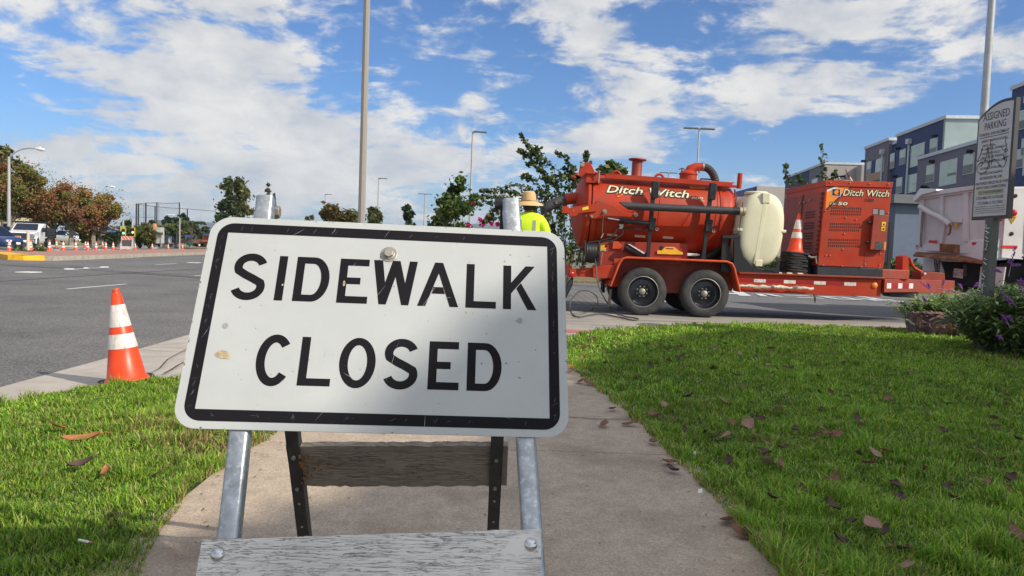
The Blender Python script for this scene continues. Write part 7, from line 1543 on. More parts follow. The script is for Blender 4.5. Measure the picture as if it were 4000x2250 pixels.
lamp_post('parking_lot_lamp', 1476, 830, 85, 695, .10, .07, 'single-head parking lot lamp right of the concrete pole', [('flat', 1, .85, -.03)])
lamp_post('parking_lot_lamp', 1270, 820, 115, 758, .10, .07, 'smallest single-head lot lamp, left of the concrete pole', [('flat', 1, .9, -.03)])
lamp_post('parking_lot_lamp', 1657, 860, 105, 757, .11, .08, 'thin double-head lot lamp between the two slim trees', [('flat', 1, .9, 0), ('flat', -1, .9, 0)])
lamp_post('parking_lot_lamp', 2722, 700, 48, 500, .09, .05, 'double-head lot lamp rising high behind the red tank', [('flat', 1, .9, -.03), ('flat', -1, .9, 0)])
lamp_post('parking_lot_lamp', 2611, 700, 85, 674, .10, .07, 'lower double-head lamp just above the red tank', [('flat', 1, .9, -.03), ('flat', -1, .9, 0)])
lamp_post('light_pole', 3845, 430, 20, 0, .115, .085, 'tall grey metal pole behind the parking sign', [('flat', 1, .9, .0)], mt=mat('pole_grey', (.42, .42, .42, 1), .4, .2), zb_=-.05, over=1.5)
lamp_post('street_lamp', 702, 900, 90, 852, .10, .07, 'short-armed street lamp in front of the dark trees under the netting', [('cobra', -1, 1.3, .35)])
lamp_post('street_lamp', 889, 860, 100, 838, .09, .07, 'street lamp with a bent arm in front of the darker eucalyptus', [('cobra', -1, 1.3, .35)])
lamp_post('street_lamp', 872, 860, 120, 826, .09, .07, 'plain-topped lamp just left of the bent-arm one, before the darker eucalyptus', [('flat', -1, .6, 0)])
lamp_post('street_lamp', 1095, 850, 95, 815, .10, .08, 'bent-arm street lamp right of the left barricade leg', [('cobra', -1, 1.3, .5)])
lamp_post('street_lamp', 404, 760, 95, 738, .08, .06, 'distant street lamp whose white head shows above the autumn trees', [('curve', 1, .9, .35)])
# traffic signals
def signal(px, pbot, ptop, Y, label, arm=None, heads=()):
    a = P(px, pbot, Y); z0 = zg(Y); root = empty('traffic_signal', (a.x, Y, z0), label, 'traffic signal'); k = MB(); k.cyl((a.x, Y, z0), (a.x, Y, P(px, ptop, Y).z), .14, .10, 10); k.build('pole', M_lamp, root)
    if arm:
        k = MB(); k.tube([P(arm[0], arm[1], Y), P(arm[2], arm[3], Y)], [.11, .06], 8); k.build('mast_arm', M_lamp, root, smooth=60)
    for (hx, hy, w, h) in heads:
        c = P(hx, hy, Y-.2); k = MB(); k.box(c, (w, .2, h)); f = k.build('signal_head', M_black, root); k = MB()
        for s_ in (-1, 1): k.box(c+Vector((s_*w*.58, 0, 0)), (.07, .1, h*1.1)); k.box(c+Vector((0, 0, s_*h*.55)), (w*1.2, .1, .07))
        k.build('yellow_backplate_edge', M_yel, f, smooth=0); k = MB(); k._lathe([(.13, 0), (.1, .06), (.001, .08)], c+Vector((0, -.1, -h*.03)), Vector((0, -1, 0)), 12, False); k.build('green_lamp', emis('signal_green', (.3, .9, .65, 1), 1.2), f)
    return root
signal(480, 950, 860, 75, 'traffic signal pole with a long mast arm reaching left over the road', (476, 903, 380, 876), [(484, 910, .26, .8)])
signal(517, 950, 855, 78, 'slim traffic signal pole with a green light right of the mast arm pole', None, [(520, 907, .28, .85)])
k = MB(); p = P(479, 893, 74.8); k.box(p, (.5, .08, .5)); tag(k.build('road_sign', mat('sign_yellow_green', (.5, .55, .2, 1), .6), origin=p), 'small yellowish sign mounted on the mast arm pole', 'sign')
k = MB(); p = P(436, 898, 75); k.box(p, (.9, .06, .45)); tag(k.build('street_name_sign', mat('sign_blue', (.1, .22, .5, 1), .6), origin=p), 'small blue street name sign hanging under the mast arm', 'sign')
# driving range nets
nr = empty('driving_range_net', (-95, 200, -.6), 'tall black-posted driving range net behind the traffic signals', 'net')
poles = [(533, 795, 960), (541, 797, 960), (570, 792, 885), (606, 805, 875), (613, 790, 860), (701, 791, 870), (732, 815, 890)]
nodes = []
for px, pt, pb2 in poles:
    Y = 200; a = P(px, pt, Y); k = MB(); k.cyl((a.x, Y, -.6), (a.x, Y, a.z), .22 if px < 600 else .19, .2 if px < 600 else .16, 8); k.build('post', mat('net_post', (.02, .024, .026, 1), .6), nr)
k = MB()
def cable(pts):
    k.tube([P(x, y, 200) for x, y in pts], .07, 4)
cable([(533, 797), (570, 793), (613, 792)]); cable([(541, 798), (606, 807), (660, 812), (732, 816), (850, 826)]); cable([(613, 792), (655, 795), (701, 792)]); cable([(620, 793), (620, 870)]); cable([(562, 800), (562, 870)])
k.build('cable', mat('cable_grey', (.12, .13, .13, 1), .7), nr)
mnet = bpy.data.materials.new('net_mesh'); mnet.use_nodes = True; t_ = mnet.node_tree; tb = t_.nodes.new('ShaderNodeBsdfTransparent'); ms_ = t_.nodes.new('ShaderNodeMixShader'); ms_.inputs[0].default_value = .09; t_.links.new(tb.outputs[0], ms_.inputs[1]); t_.links.new(t_.nodes['Principled BSDF'].outputs[0], ms_.inputs[2]); t_.links.new(ms_.outputs[0], t_.nodes['Material Output'].inputs[0]); t_.nodes['Principled BSDF'].inputs['Base Color'].default_value = (.05, .05, .05, 1)
k = MB(); k.quad(P(541, 798, 200.5), P(613, 793, 200.5), P(701, 793, 200.5), P(701, 900, 200.5), P(541, 900, 200.5)); k.build('netting', mnet, nr, smooth=0)
# hills
k = MB(); rngq = np.random.default_rng(8); pts = []
prof = [(-600, 930), (0, 905), (300, 880), (420, 872), (470, 858), (520, 852), (560, 858), (620, 856), (660, 862), (730, 866), (760, 856), (790, 850), (830, 851), (870, 858), (930, 868), (1100, 864), (1130, 862), (1250, 880), (1500, 905), (1700, 885), (1850, 870), (1930, 876), (2050, 900), (2300, 960), (3000, 990)]
YH = 3200
for x, y in prof: pts.append(P(x, y-6, YH))
n = len(pts); vs = [Vector((p.x, YH, -20)) for p in pts]+[Vector((p.x, YH+300, p.z)) for p in pts]+[Vector((p.x, YH+900, -20)) for p in pts]
k.add(vs, [(i, i+1, n+i+1, n+i) for i in range(n-1)]+[(n+i, n+i+1, 2*n+i+1, 2*n+i) for i in range(n-1)]); o = k.build('hills', mat('hills_scrub', (.07, .085, .075, 1), .95, var=.2, vs=.01), smooth=0); o['kind'] = 'structure'
# far tree belt: individual trees
rngt = np.random.default_rng(90)
belt = [(345, 870, 45, 75, GREEN, 'dark bushy tree behind the trunks left of the mast arm'), (440, 900, 25, 86, DARKG, 'small dark tree beside the hanging street name sign'), (455, 880, 28, 88, DARKG, 'dark pointed tree left of the mast arm pole'), (500, 862, 30, 95, DARKG, 'dark tree right behind the mast arm pole'), (505, 880, 34, 84, [(.09, .13, .02), (.12, .15, .03), (.06, .09, .02)], 'bright green hedge-like tree behind the signal heads'), (548, 878, 36, 84, [(.09, .13, .02), (.12, .15, .03)], 'bright green tree left of the orange slab sign'),
  (585, 890, 26, 83, [(.10, .12, .03), (.16, .10, .03)], 'olive and rust tree right beside the orange slab sign'), (590, 852, 28, 130, OLIVE, 'rounded olive tree behind the range net'), (652, 828, 17, 150, DARKG, 'tall narrow dark tree, left of the two under the net'), (688, 822, 26, 150, DARKG, 'tall dark pointed tree crossed by a net post'), (722, 840, 24, 148, DARKG, 'dark tree right of the pointed one under the net'), (755, 858, 24, 140, OLIVE, 'olive tree below the netting, left of the sign edge'), (665, 885, 40, 118, [(.06, .09, .03), (.04, .06, .02)], 'low dark tree mass behind the silver sedan'), (740, 895, 45, 118, OLIVE, 'low olive tree behind the street lamp'), (800, 868, 22, 130, DARKG, 'dark tree nearest the left edge of the sign'), (620, 880, 32, 112, GREEN, 'green tree above the pale tower sign'), (785, 900, 30, 112, [(.09, .09, .04), (.06, .08, .03)], 'brownish low tree beside the brick wall')]
for i, (px, top, hw_, Y, cols, lab) in enumerate(belt):
    tree_px('far_tree', px, -.6, Y, top, hw_, lab, cols=cols, seed=100+i, leaf=.55 if Y > 100 else .4, per=520, nclump=16, trunk_h=.08, trunk_r=.15, group='far trees along the road')
for i, (px, top, Y, lab) in enumerate(((690, 890, 100, 'small palm right of the silver sedan'), (746, 880, 96, 'slender palm right of the street lamp pole'), (630, 893, 108, 'palm behind the pale tower sign'))):
    a = P(px, 900, Y); root = empty('palm_tree', (a.x, Y, -.6), lab, 'palm', 'small palms'); zt_ = P(px, top+8, Y).z; k = MB(); k.tube([(a.x, Y, -.6), (a.x+.1, Y, zt_)], [.16, .12], 7); k.build('trunk', M_trunk_pale, root); k = MB()
    for j in range(16):
        an = j*2.4; d = Vector((cos(an), sin(an), .5)); b = Vector((a.x+.1, Y, zt_)); q = [b, b+d*.8+UZ*.3, b+d*1.5+UZ*.1, b+d*1.9-UZ*.6]; s = d.cross(UZ).normalized()*.16; k.add([q[0], q[1]+s, q[2]+s, q[3], q[2]-s, q[1]-s], [(0, 1, 2, 3, 4, 5)])
    k.build('fronds', mat('palm_green', (.08, .11, .03, 1), .6), root, smooth=0)
# monument sign, brick wall, low buildings
ms = empty('monument_sign', (P(605, 950, 92).x, 92, -.4), 'roadside shopping sign with a wavy orange slab and a pale square tower', 'sign')
k = MB(); pl_ = [P(597, 873, 92), P(604, 873, 92), P(605, 900, 92), P(602, 925, 92), P(604, 952, 92), P(597, 952, 92), P(598, 925, 92), P(599, 900, 92)]; k.prism(pl_, (0, .5, 0)); k.build('orange_slab', mat('slab_orange', (.65, .27, .12, 1), .7), ms, smooth=0)
k = MB(); k.prism([P(606, 887, 92), P(627, 888, 92), P(627, 950, 92), P(605, 951, 92)], (0, 1, 0)); k.build('tower', mat('tower_pale', (.42, .42, .38, 1), .8), ms, smooth=0)
k = MB(); k.prism([P(609, 905, 91.8), P(638, 906, 91.8), P(638, 919, 91.8), P(609, 918, 91.8)], (0, .2, 0)); k.build('name_board', mat('board_frame', (.5, .5, .45, 1), .7), ms, smooth=0); k = MB(); k.prism([P(611, 907, 91.75), P(636, 908, 91.75), P(636, 917, 91.75), P(611, 916, 91.75)], (0, .1, 0)); k.build('board_face', mat('board_face', (.12, .08, .05, 1), .7), ms, smooth=0)
def simple(name, pts, Y, th, mt, label, cat, extra=None):
    p0 = P(*pts[0], Y); k = MB(); k.prism([P(x, y, Y) for x, y in pts], (0, th, 0)); o = k.build(name, mt, smooth=0, origin=(p0.x, Y, 0)); return tag(o, label, cat)
simple('brick_wall', [(700, 932), (790, 936), (840, 938), (840, 952), (700, 950)], 108, .4, mat('brick_brown', (.20, .10, .085, 1), .9), 'long low brown wall behind the dry grass corner', 'wall')
simple('shop_building', [(789, 920), (850, 922), (850, 944), (789, 944)], 106, 6, mat('brick_orange', (.38, .12, .07, 1), .9), 'low orange-red building at the left edge of the sign', 'building')
simple('awning', [(722, 918), (742, 918), (742, 928), (722, 928)], 107, 1, mat('awning_blue', (.03, .10, .35, 1), .7), 'blue awning above the brown wall', 'awning'); simple('awning', [(792, 914), (835, 916), (835, 921), (792, 920)], 105.5, 1, mat('awning_blue2', (.03, .09, .25, 1), .7), 'blue awning band on the orange-red building', 'awning')
simple('utility_box', [(728, 945), (740, 946), (740, 958), (727, 958)], 88, 1, mat('box_green', (.01, .08, .05, 1), .6), 'dark green utility box on the dry grass corner', 'utility box'); simple('pillar', [(658, 928), (663, 926), (665, 952), (658, 952)], 98, .5, M_collar, 'pale pillar right of the dark suv', 'pillar'); simple('pillar', [(775, 953), (778, 953), (778, 961), (775, 961)], 86, .3, M_collar, 'tiny white marker post on the dry grass', 'post')
def house(px0, px1, pyb, pyw, pyr, Y, wall, roof, label):
    a, b = P(px0, pyb, Y), P(px1, pyb, Y); root = empty('house', ((a.x+b.x)/2, Y, -.4), label, 'house'); zw = P((px0+px1)/2, pyw, Y).z; zr = P((px0+px1)/2, pyr, Y).z
    k = MB(); k.bb((a.x, Y, -.6), (b.x, Y+8, zw)); k.build('wall', wall, root, smooth=0); k = MB(); k.prism([(a.x-.5, Y-.5, zw), (b.x+.5, Y-.5, zw), (b.x-2, Y+4, zr), (a.x+2, Y+4, zr)], (0, .1, .1)); k.prism([(a.x-.5, Y+8.5, zw), (b.x+.5, Y+8.5, zw), (b.x-2, Y+4.05, zr), (a.x+2, Y+4.05, zr)], (0, .1, .1)); k.build('roof', roof, root, smooth=0)
    k = MB()
    for i in range(3): x = a.x+(b.x-a.x)*(.2+.3*i); k.bb((x, Y-.05, .6), (x+1.2, Y-.01, 1.9))
    k.build('window', M_glass, root, smooth=0)
house(-120, 42, 960, 845, 800, 88, mat('house_cream', (.55, .47, .33, 1), .8), mat('roof_pale', (.4, .36, .32, 1), .9), 'cream house at the left edge behind the blue car')
house(230, 345, 955, 918, 895, 92, mat('house_tan', (.35, .28, .2, 1), .9), mat('roof_brown', (.10, .065, .06, 1), .9), 'dark-roofed house behind the stout autumn trunk')
house(365, 476, 955, 920, 893, 90, mat('house_grey', (.22, .2, .18, 1), .9), mat('roof_brown2', (.13, .07, .06, 1), .9), 'dark-roofed house behind the orange message board')

# ------------------------------------------------------------------ median, corner island, tree verge
def G2(px, py, up=0.): p = G(px, py); p.z += up; return p
M_kerb = mat('kerb_concrete', (.40, .36, .28, 1), .85, var=.15, vs=2, col2=(.25, .22, .16, 1), c2s=3, c2t=(.5, .7)); M_ykerb = mat('kerb_yellow_paint', (.78, .42, .01, 1), .6, var=.12, vs=3, col2=(.35, .22, .05, 1), c2s=4, c2t=(.58, .7))
near_px = [(-60, 1000), (0, 1010), (30, 1015), (90, 1017), (175, 1018), (300, 1014), (450, 1008), (620, 1000), (860, 991), (1200, 975)]
far_px = [(1200, 962), (860, 976), (620, 980), (450, 983), (300, 986), (150, 989), (60, 989), (-60, 986)]
nearp = [G2(*p) for p in near_px]; farp = [G2(*p) for p in far_px]
k = MB(); top = [p+UZ*.13 for p in nearp+farp]; k.quad(*top); o = k.build('median', M_brick, smooth=0); o['kind'] = 'structure'
def kerb(name, pts, mt, h=.15, w=.18):
    k = MB()
    for a, b in zip(pts[:-1], pts[1:]):
        d = (b-a); d.z = 0; d.normalize(); n_ = Vector((-d.y, d.x, 0))*w
        if n_.y < 0: n_ = -n_
        k.add([a, b, b+n_, a+n_, a+UZ*h, b+UZ*h, b+n_+UZ*h, a+n_+UZ*h], [(0, 1, 5, 4), (4, 5, 6, 7), (3, 2, 6, 7), (0, 3, 7, 4), (1, 2, 6, 5)])
    o = k.build(name, mt, smooth=0); o['kind'] = 'structure'; return o
kerb('median_kerb', nearp[4:], M_kerb, .17, .3); kerb('median_nose_kerb', nearp[:5], M_ykerb, .19, .9)
isl = [(685, 968), (705, 972), (760, 975), (900, 981), (900, 962), (760, 957), (700, 958), (684, 962)]
ip = [G2(*p) for p in isl]; k = MB(); k.quad(*[p+UZ*.18 for p in ip]); o = k.build('corner_island', mat('dry_grass', (.32, .24, .12, 1), .95, var=.25, vs=.8), smooth=0); o['kind'] = 'structure'; kerb('island_kerb', ip[:4], M_kerb, .2, .25)
tv = [(-60, 963), (120, 962), (283, 966), (395, 964), (400, 955), (330, 950), (180, 946), (-60, 946)]
tp_ = [G2(*p) for p in tv]; k = MB(); k.quad(*[p+UZ*.12 for p in tp_]); o = k.build('tree_verge', mat('verge_green', (.13, .17, .035, 1), .95, var=.35, vs=.9, col2=(.22, .17, .08, 1), c2s=.7), smooth=0); o['kind'] = 'structure'; kerb('verge_kerb', tp_[:4], M_gutter, .16, .3)
# weeds on the median
rngw = np.random.default_rng(3); wp = []
for px, py in ((60, 990), (75, 990), (150, 990), (158, 991), (165, 991)):
    g = G2(px, py, .2); wp.append(np.array(g)+rngw.normal(0, .12, (30, 3)))
wp = np.concatenate(wp); o = leaf_mesh('weeds', wp, .12, np.array([(.10, .13, .03)])*np.ones((len(wp), 3)), rng=rngw); tag(o, 'tufts of weeds in the near edge of the brick median', 'weeds', kind='stuff')

# ------------------------------------------------------------------ cones and barricades across the street
random.seed(5)
rows = [(37, 989.5, 'orange cone at the left end of the row, in front of the dark blue car'), (119, 987, 'orange cone right behind the cream delineator post'), (193, 986, 'orange cone in front of the dump bed rear wheel'), (247, 985, 'orange cone left of the stout tree trunk'), (296, 983.5, 'orange cone in front of the second white truck, its left one'), (343, 982.5, 'orange cone below the white hydrant'), (375, 982, 'orange cone right of the hydrant one, left of the message board'),
  (413, 980, 'orange cone in front of the message board wheels'), (442, 980, 'orange cone left of the striped barricade'), (472, 978, 'orange cone half hidden by the left post of the striped barricade'), (496, 978, 'orange cone seen below the striped barricade'), (528, 977, 'short stub of a cone right of the striped barricade'), (595, 976, 'orange cone in front of the silver sedan'), (657, 976, 'orange cone in front of the dark suv'), (713, 975, 'rightmost orange cone, before the dry grass corner')]
for px, py, lab in rows: cone_at(px, py, lab, 1.0 if px < 500 else .95)
for px, py, lab in ((103, 970, 'farther cone by the grille of the white dump pickup'), (221, 970, 'farther cone right of the dump bed'), (334, 968.5, 'farther cone left of the hydrant'), (401, 968, 'farther cone left under the message board'), (430, 954, 'distant cone left of the white car'), (454, 954, 'distant cone right of the white car')): cone_at(px, py, lab, .95, 'cones farther back in the closed lanes')
g = G(110, 992); dl = empty('delineator_post', (g.x, g.y, g.z+.13), 'weathered cream delineator post on the yellow-nosed median', 'post'); k = MB(); k._lathe([(.22, 0), (.2, .05), (.06, .06)], g+UZ*.13, UZ, 8, True); k.build('base', M_cbase, dl); k = MB(); k._lathe([(.075, .05), (.065, 1.0), (.04, 1.02)], g+UZ*.13, UZ, 12, True); k.build('tube', mat('delineator_cream', (.6, .5, .33, 1), .7, var=.2, vs=8), dl)
def barricade(px, pyb, pyt, w_px, label, dark=True):
    g = G(px, pyb); Y = g.y; H_ = P(px, pyt, Y).z-g.z; w = w_px*Y/FOC; root = empty('barricade', (g.x, Y, g.z), label, 'barricade', 'striped barricades across the street')
    for s_ in (-1, 1):
        k = MB(); k.tube([(g.x+s_*w*.46, Y-.25, g.z), (g.x+s_*w*.44, Y, g.z+H_*.97)], .022, 6); k.build('leg', M_lamp, root); k = MB(); k.tube([(g.x+s_*w*.46+.1, Y+.35, g.z), (g.x+s_*w*.44, Y, g.z+H_*.97)], .022, 6); k.build('leg', M_lamp, root)
    z1 = g.z+H_; hb = H_*.24; k = MB(); k.bb((g.x-w/2, Y-.05, z1-hb), (g.x+w/2, Y-.02, z1)); bdn = k.build('top_board', M_collar, root, smooth=0); k = MB(); x = g.x-w/2-.1; Yb = Y-.056
    st = w/5.2
    for i in range(4):
        xa = g.x-w/2+i*st*1.45; pts = [(xa, z1), (xa+st*.7, z1), (xa+st*.7+hb*.8, z1-hb), (xa+hb*.8, z1-hb)]; pts = [(min(max(a, g.x-w/2), g.x+w/2), b) for a, b in pts]; k.quad(*[Vector((a, Yb, b)) for a, b in pts])
    k.build('orange_stripes', mat('stripe_orange', (.75, .12, .03, 1), .6), bdn, smooth=0)
    k = MB(); k.bb((g.x-w*.42, Y-.06, g.z+H_*.38), (g.x+w*.42, Y-.03, z1-hb-.01)); k.build('dark_sign_panel', mat('panel_dark', (.09, .085, .08, 1), .8), root, smooth=0)
    k = MB(); k.bb((g.x-w*.5, Y-.2, g.z+H_*.20), (g.x+w*.46, Y-.16, g.z+H_*.37)); k.build('lower_board', M_collar, root, smooth=0)
    return root
barricade(497, 986, 922, 46, 'orange and white striped barricade standing on the brick median')
barricade(68, 971, 921, 27, 'orange and white striped barricade in front of the dark blue car and dump pickup')
barricade(427, 957, 935, 15, 'small distant barricade left of the white car')
k = MB(); p = G(534, 975); k.prism([P(519, 925, p.y), P(526, 925, p.y), P(532, 985, p.y), P(527, 985, p.y)], (0, .05, 0)); tag(k.build('sign_panel_back', mat('panel_dark2', (.10, .10, .10, 1), .8), origin=(p.x, p.y, 0)), 'dark folded sign panel leaning right behind the striped barricade', 'sign')
# hydrant
g = G(350, 957); k = MB(); k._lathe([(.16, 0), (.16, .05), (.11, .06), (.11, .5), (.14, .52), (.14, .56), (.1, .65), (.04, .72), (.03, .78)], g+UZ*.1, UZ, 14, True); k.cyl(g+UZ*.5-UX*.22, g+UZ*.5+UX*.22, .07, n=10); k.cyl(g+UZ*.45, g+UZ*.45-Vector((0, .2, 0)), .09, n=10); o = k.build('fire_hydrant', M_white, origin=(g.x, g.y, g.z)); tag(o, 'white fire hydrant at the kerb between two autumn trunks', 'hydrant'); o.scale = (1.5, 1.5, 1.5)
# message board trailer
g = G(410, 958); Y = g.y; mbd = empty('message_board', (g.x, Y, g.z), 'orange-framed dark message board on a small trailer under the mast arm', 'message board')
def Pm(x, y): return P(x, y, Y)
k = MB(); k.prism([Pm(395, 893), Pm(419, 895), Pm(419, 916), Pm(395, 915)], (0, .3, 0)); k.build('board', mat('msg_board', (.05, .04, .04, 1), .6), mbd, smooth=0)
k = MB(); mo = mat('frame_orange', (.72, .16, .05, 1), .6)
for q in (((395, 893), (395, 950)), ((420, 895), (420, 950)), ((394, 922), (421, 922)), ((392, 944), (425, 944)), ((392, 948), (427, 948))): k.tube([Pm(*q[0]), Pm(*q[1])], .07, 6)
k.build('frame', mo, mbd); k = MB(); k.prism([Pm(398, 926), Pm(416, 926), Pm(416, 942), Pm(398, 942)], (0, .8, 0)); k.build('battery_box', mat('box_olive', (.15, .14, .06, 1), .8), mbd); 
for xx in (398, 420):
    c = Pm(xx, 951); k = MB(); k.cyl(c, c+Vector((0, .2, 0)), .3, n=14); k.build('wheel', M_rubber, mbd)

# ------------------------------------------------------------------ vehicles across the street
def car(px, pyb, Y, width, height, length, yaw, label, paint, kind='sedan', headlight=True, cat='car'):
    p = G(px, pyb) if Y is None else P(px, pyb, Y); root = empty('parked_car' if cat == 'car' else cat, (0, 0, 0), label, cat); w, h, L_ = width/2, height, length
    # body cross-sections along y (front at -y)
    if kind == 'suv': prof = [(-L_/2, .45, .75, .82), (-L_/2+.15, .30, .95, .95), (-L_/2+1.0, .25, 1.08, 1.), (L_/2-.3, .25, 1.1, 1.), (L_/2, .4, .95, .92)]; roof = [(-L_/2+1.0, 1.08, .92), (-L_/2+1.75, h-.06, .74), (0, h, .74), (L_/2-.5, h-.08, .72), (L_/2-.1, 1.1, .9)]
    else: prof = [(-L_/2, .40, .62, .80), (-L_/2+.18, .25, .78, .95), (-L_/2+1.25, .2, .92, 1.), (L_/2-.9, .2, .96, 1.), (L_/2, .4, .85, .88)]; roof = [(-L_/2+1.15, .92, .92), (-L_/2+2.0, h-.05, .70), (.3, h, .68), (L_/2-1.4, h-.1, .68), (L_/2-.6, .95, .88)]
    k = MB(); vs = []
    for (y, z0, z1, s) in prof: vs += [(-w*s*.9, y, z0), (-w*s, y, (z0+z1)/2), (-w*s*.93, y, z1-.06), (-w*s*.7, y, z1), (w*s*.7, y, z1), (w*s*.93, y, z1-.06), (w*s, y, (z0+z1)/2), (w*s*.9, y, z0)]
    n = 8; m_ = len(prof); k.add(vs, [(i*n+j, i*n+(j+1) % n, (i+1)*n+(j+1) % n, (i+1)*n+j) for i in range(m_-1) for j in range(n)]+[tuple(range(n)), tuple(range(m_*n-1, (m_-1)*n-1, -1))]); body = k.build('body', paint, root, smooth=50, bevel=.03)
    k = MB(); vs = []
    for (y, z, s) in roof: vs += [(-w*s, y, z), (w*s, y, z)]
    base_ = [(-w*.93, roof[0][0], .8), (w*.93, roof[0][0], .8)]
    vs2 = []; 
    for (y, z, s) in roof: zb2 = .88 if kind != 'suv' else 1.02; vs2 += [(-w*.93, y, min(zb2, z)), (w*.93, y, min(zb2, z))]
    nn = len(roof); V_ = vs+vs2; o2 = 2*nn; fs = []
    for i in range(nn-1):
        fs += [(2*i, 2*i+1, 2*i+3, 2*i+2), (2*i, 2*i+2, o2+2*i+2, o2+2*i), (2*i+1, o2+2*i+1, o2+2*i+3, 2*i+3)]
    k.add(V_, fs); gl_ = k.build('windows', M_glass, root, smooth=30)
    k = MB(); k.add([(-w*roof[1][2], roof[1][0], roof[1][1]+.015), (w*roof[1][2], roof[1][0], roof[1][1]+.015), (w*roof[2][2], roof[2][0], roof[2][1]+.02), (-w*roof[2][2], roof[2][0], roof[2][1]+.02), (w*roof[3][2], roof[3][0], roof[3][1]+.015), (-w*roof[3][2], roof[3][0], roof[3][1]+.015)], [(0, 1, 2, 3), (3, 2, 4, 5)])
    for s_ in (-1, 1):
        k.tube([(s_*w*.92, roof[0][0], roof[0][1]), (s_*w*roof[1][2], roof[1][0], roof[1][1])], .035, 5); k.tube([(s_*w*.90, roof[4][0], roof[4][1]), (s_*w*roof[3][2], roof[3][0], roof[3][1])], .05, 5)
    k.build('roof', paint, root, smooth=0)
    for y in (-L_/2+.85, L_/2-.85):
        for s_ in (-1, 1):
            c = Vector((s_*(w-.1), y, .33)); k = MB(); k._lathe([(.2, -.1), (.32, -.1), (.335, -.06), (.335, .06), (.32, .1), (.2, .1)], c, Vector((s_, 0, 0)), 18, True); wh = k.build('wheel', M_rubber, root); k = MB(); k._lathe([(.2, .1), (.2, .105), (.05, .09), (.001, .09)], c, Vector((s_, 0, 0)), 14, False); k.build('rim', M_chrome, wh)
    fy = -L_/2
    for s_ in (-1, 1):
        k = MB(); k.box((s_*w*.62, fy+.03, prof[0][2]-.03), (w*.36, .14, .14)); k.build('headlight', M_white if headlight else M_chrome, root, bevel=.02)
        k = MB(); k.box((s_*(w+.06), roof[0][0]+.45, 1.0), (.18, .1, .13)); k.build('mirror', paint, root, bevel=.02)
    k = MB(); k.box((0, fy-.005, prof[0][2]-.12), (w*.8, .1, .2)); k.build('grille', M_black, root); k = MB(); k.box((0, fy-.062, .45), (.32, .02, .15)); k.build('number_plate', M_white, root); k = MB(); k.box((0, fy+.05, .34), (w*1.7, .16, .16)); k.build('bumper', paint, root, bevel=.03)
    root.location = (p.x, p.y, p.z); root.rotation_euler = (0, 0, yaw); return root
CP_ = lambda n, c, m_=.3: mat(n, c, .25, m_, var=.05, coat=.6)
car(585, 962, 112, 1.95, 1.42, 4.7, .12, 'silver sedan driving towards the viewer beyond the median', CP_('silver_paint', (.25, .27, .31, 1)))
car(634, 961, 112, 1.9, 1.72, 4.6, -.05, 'dark navy suv right of the silver sedan', CP_('navy_paint', (.015, .018, .04, 1)), 'suv')
car(447, 950, 100, 1.85, 1.5, 4.5, -.5, 'white car between the message board and the mast arm pole', CP_('white_car_paint', (.7, .7, .7, 1), 0), 'suv')
car(-52, 973, 47, 1.9, 1.55, 4.8, 1.35, 'dark blue car cut off by the left edge, behind the first cone', CP_('blue_paint', (.03, .06, .16, 1)))
car(264, 948, 88, 1.8, 1.45, 4.5, 1.4, 'white parked car partly hidden behind the stout autumn trunk', CP_('white_car_paint2', (.6, .62, .64, 1), 0))
g = G(3488, 1000, 0)
car(3492, 1012, 62, 1.9, 1.5, 4.6, 1.45, 'black parked car in the gap between the power pack and the blue-grey building', CP_('black_paint', (.02, .02, .025, 1)))
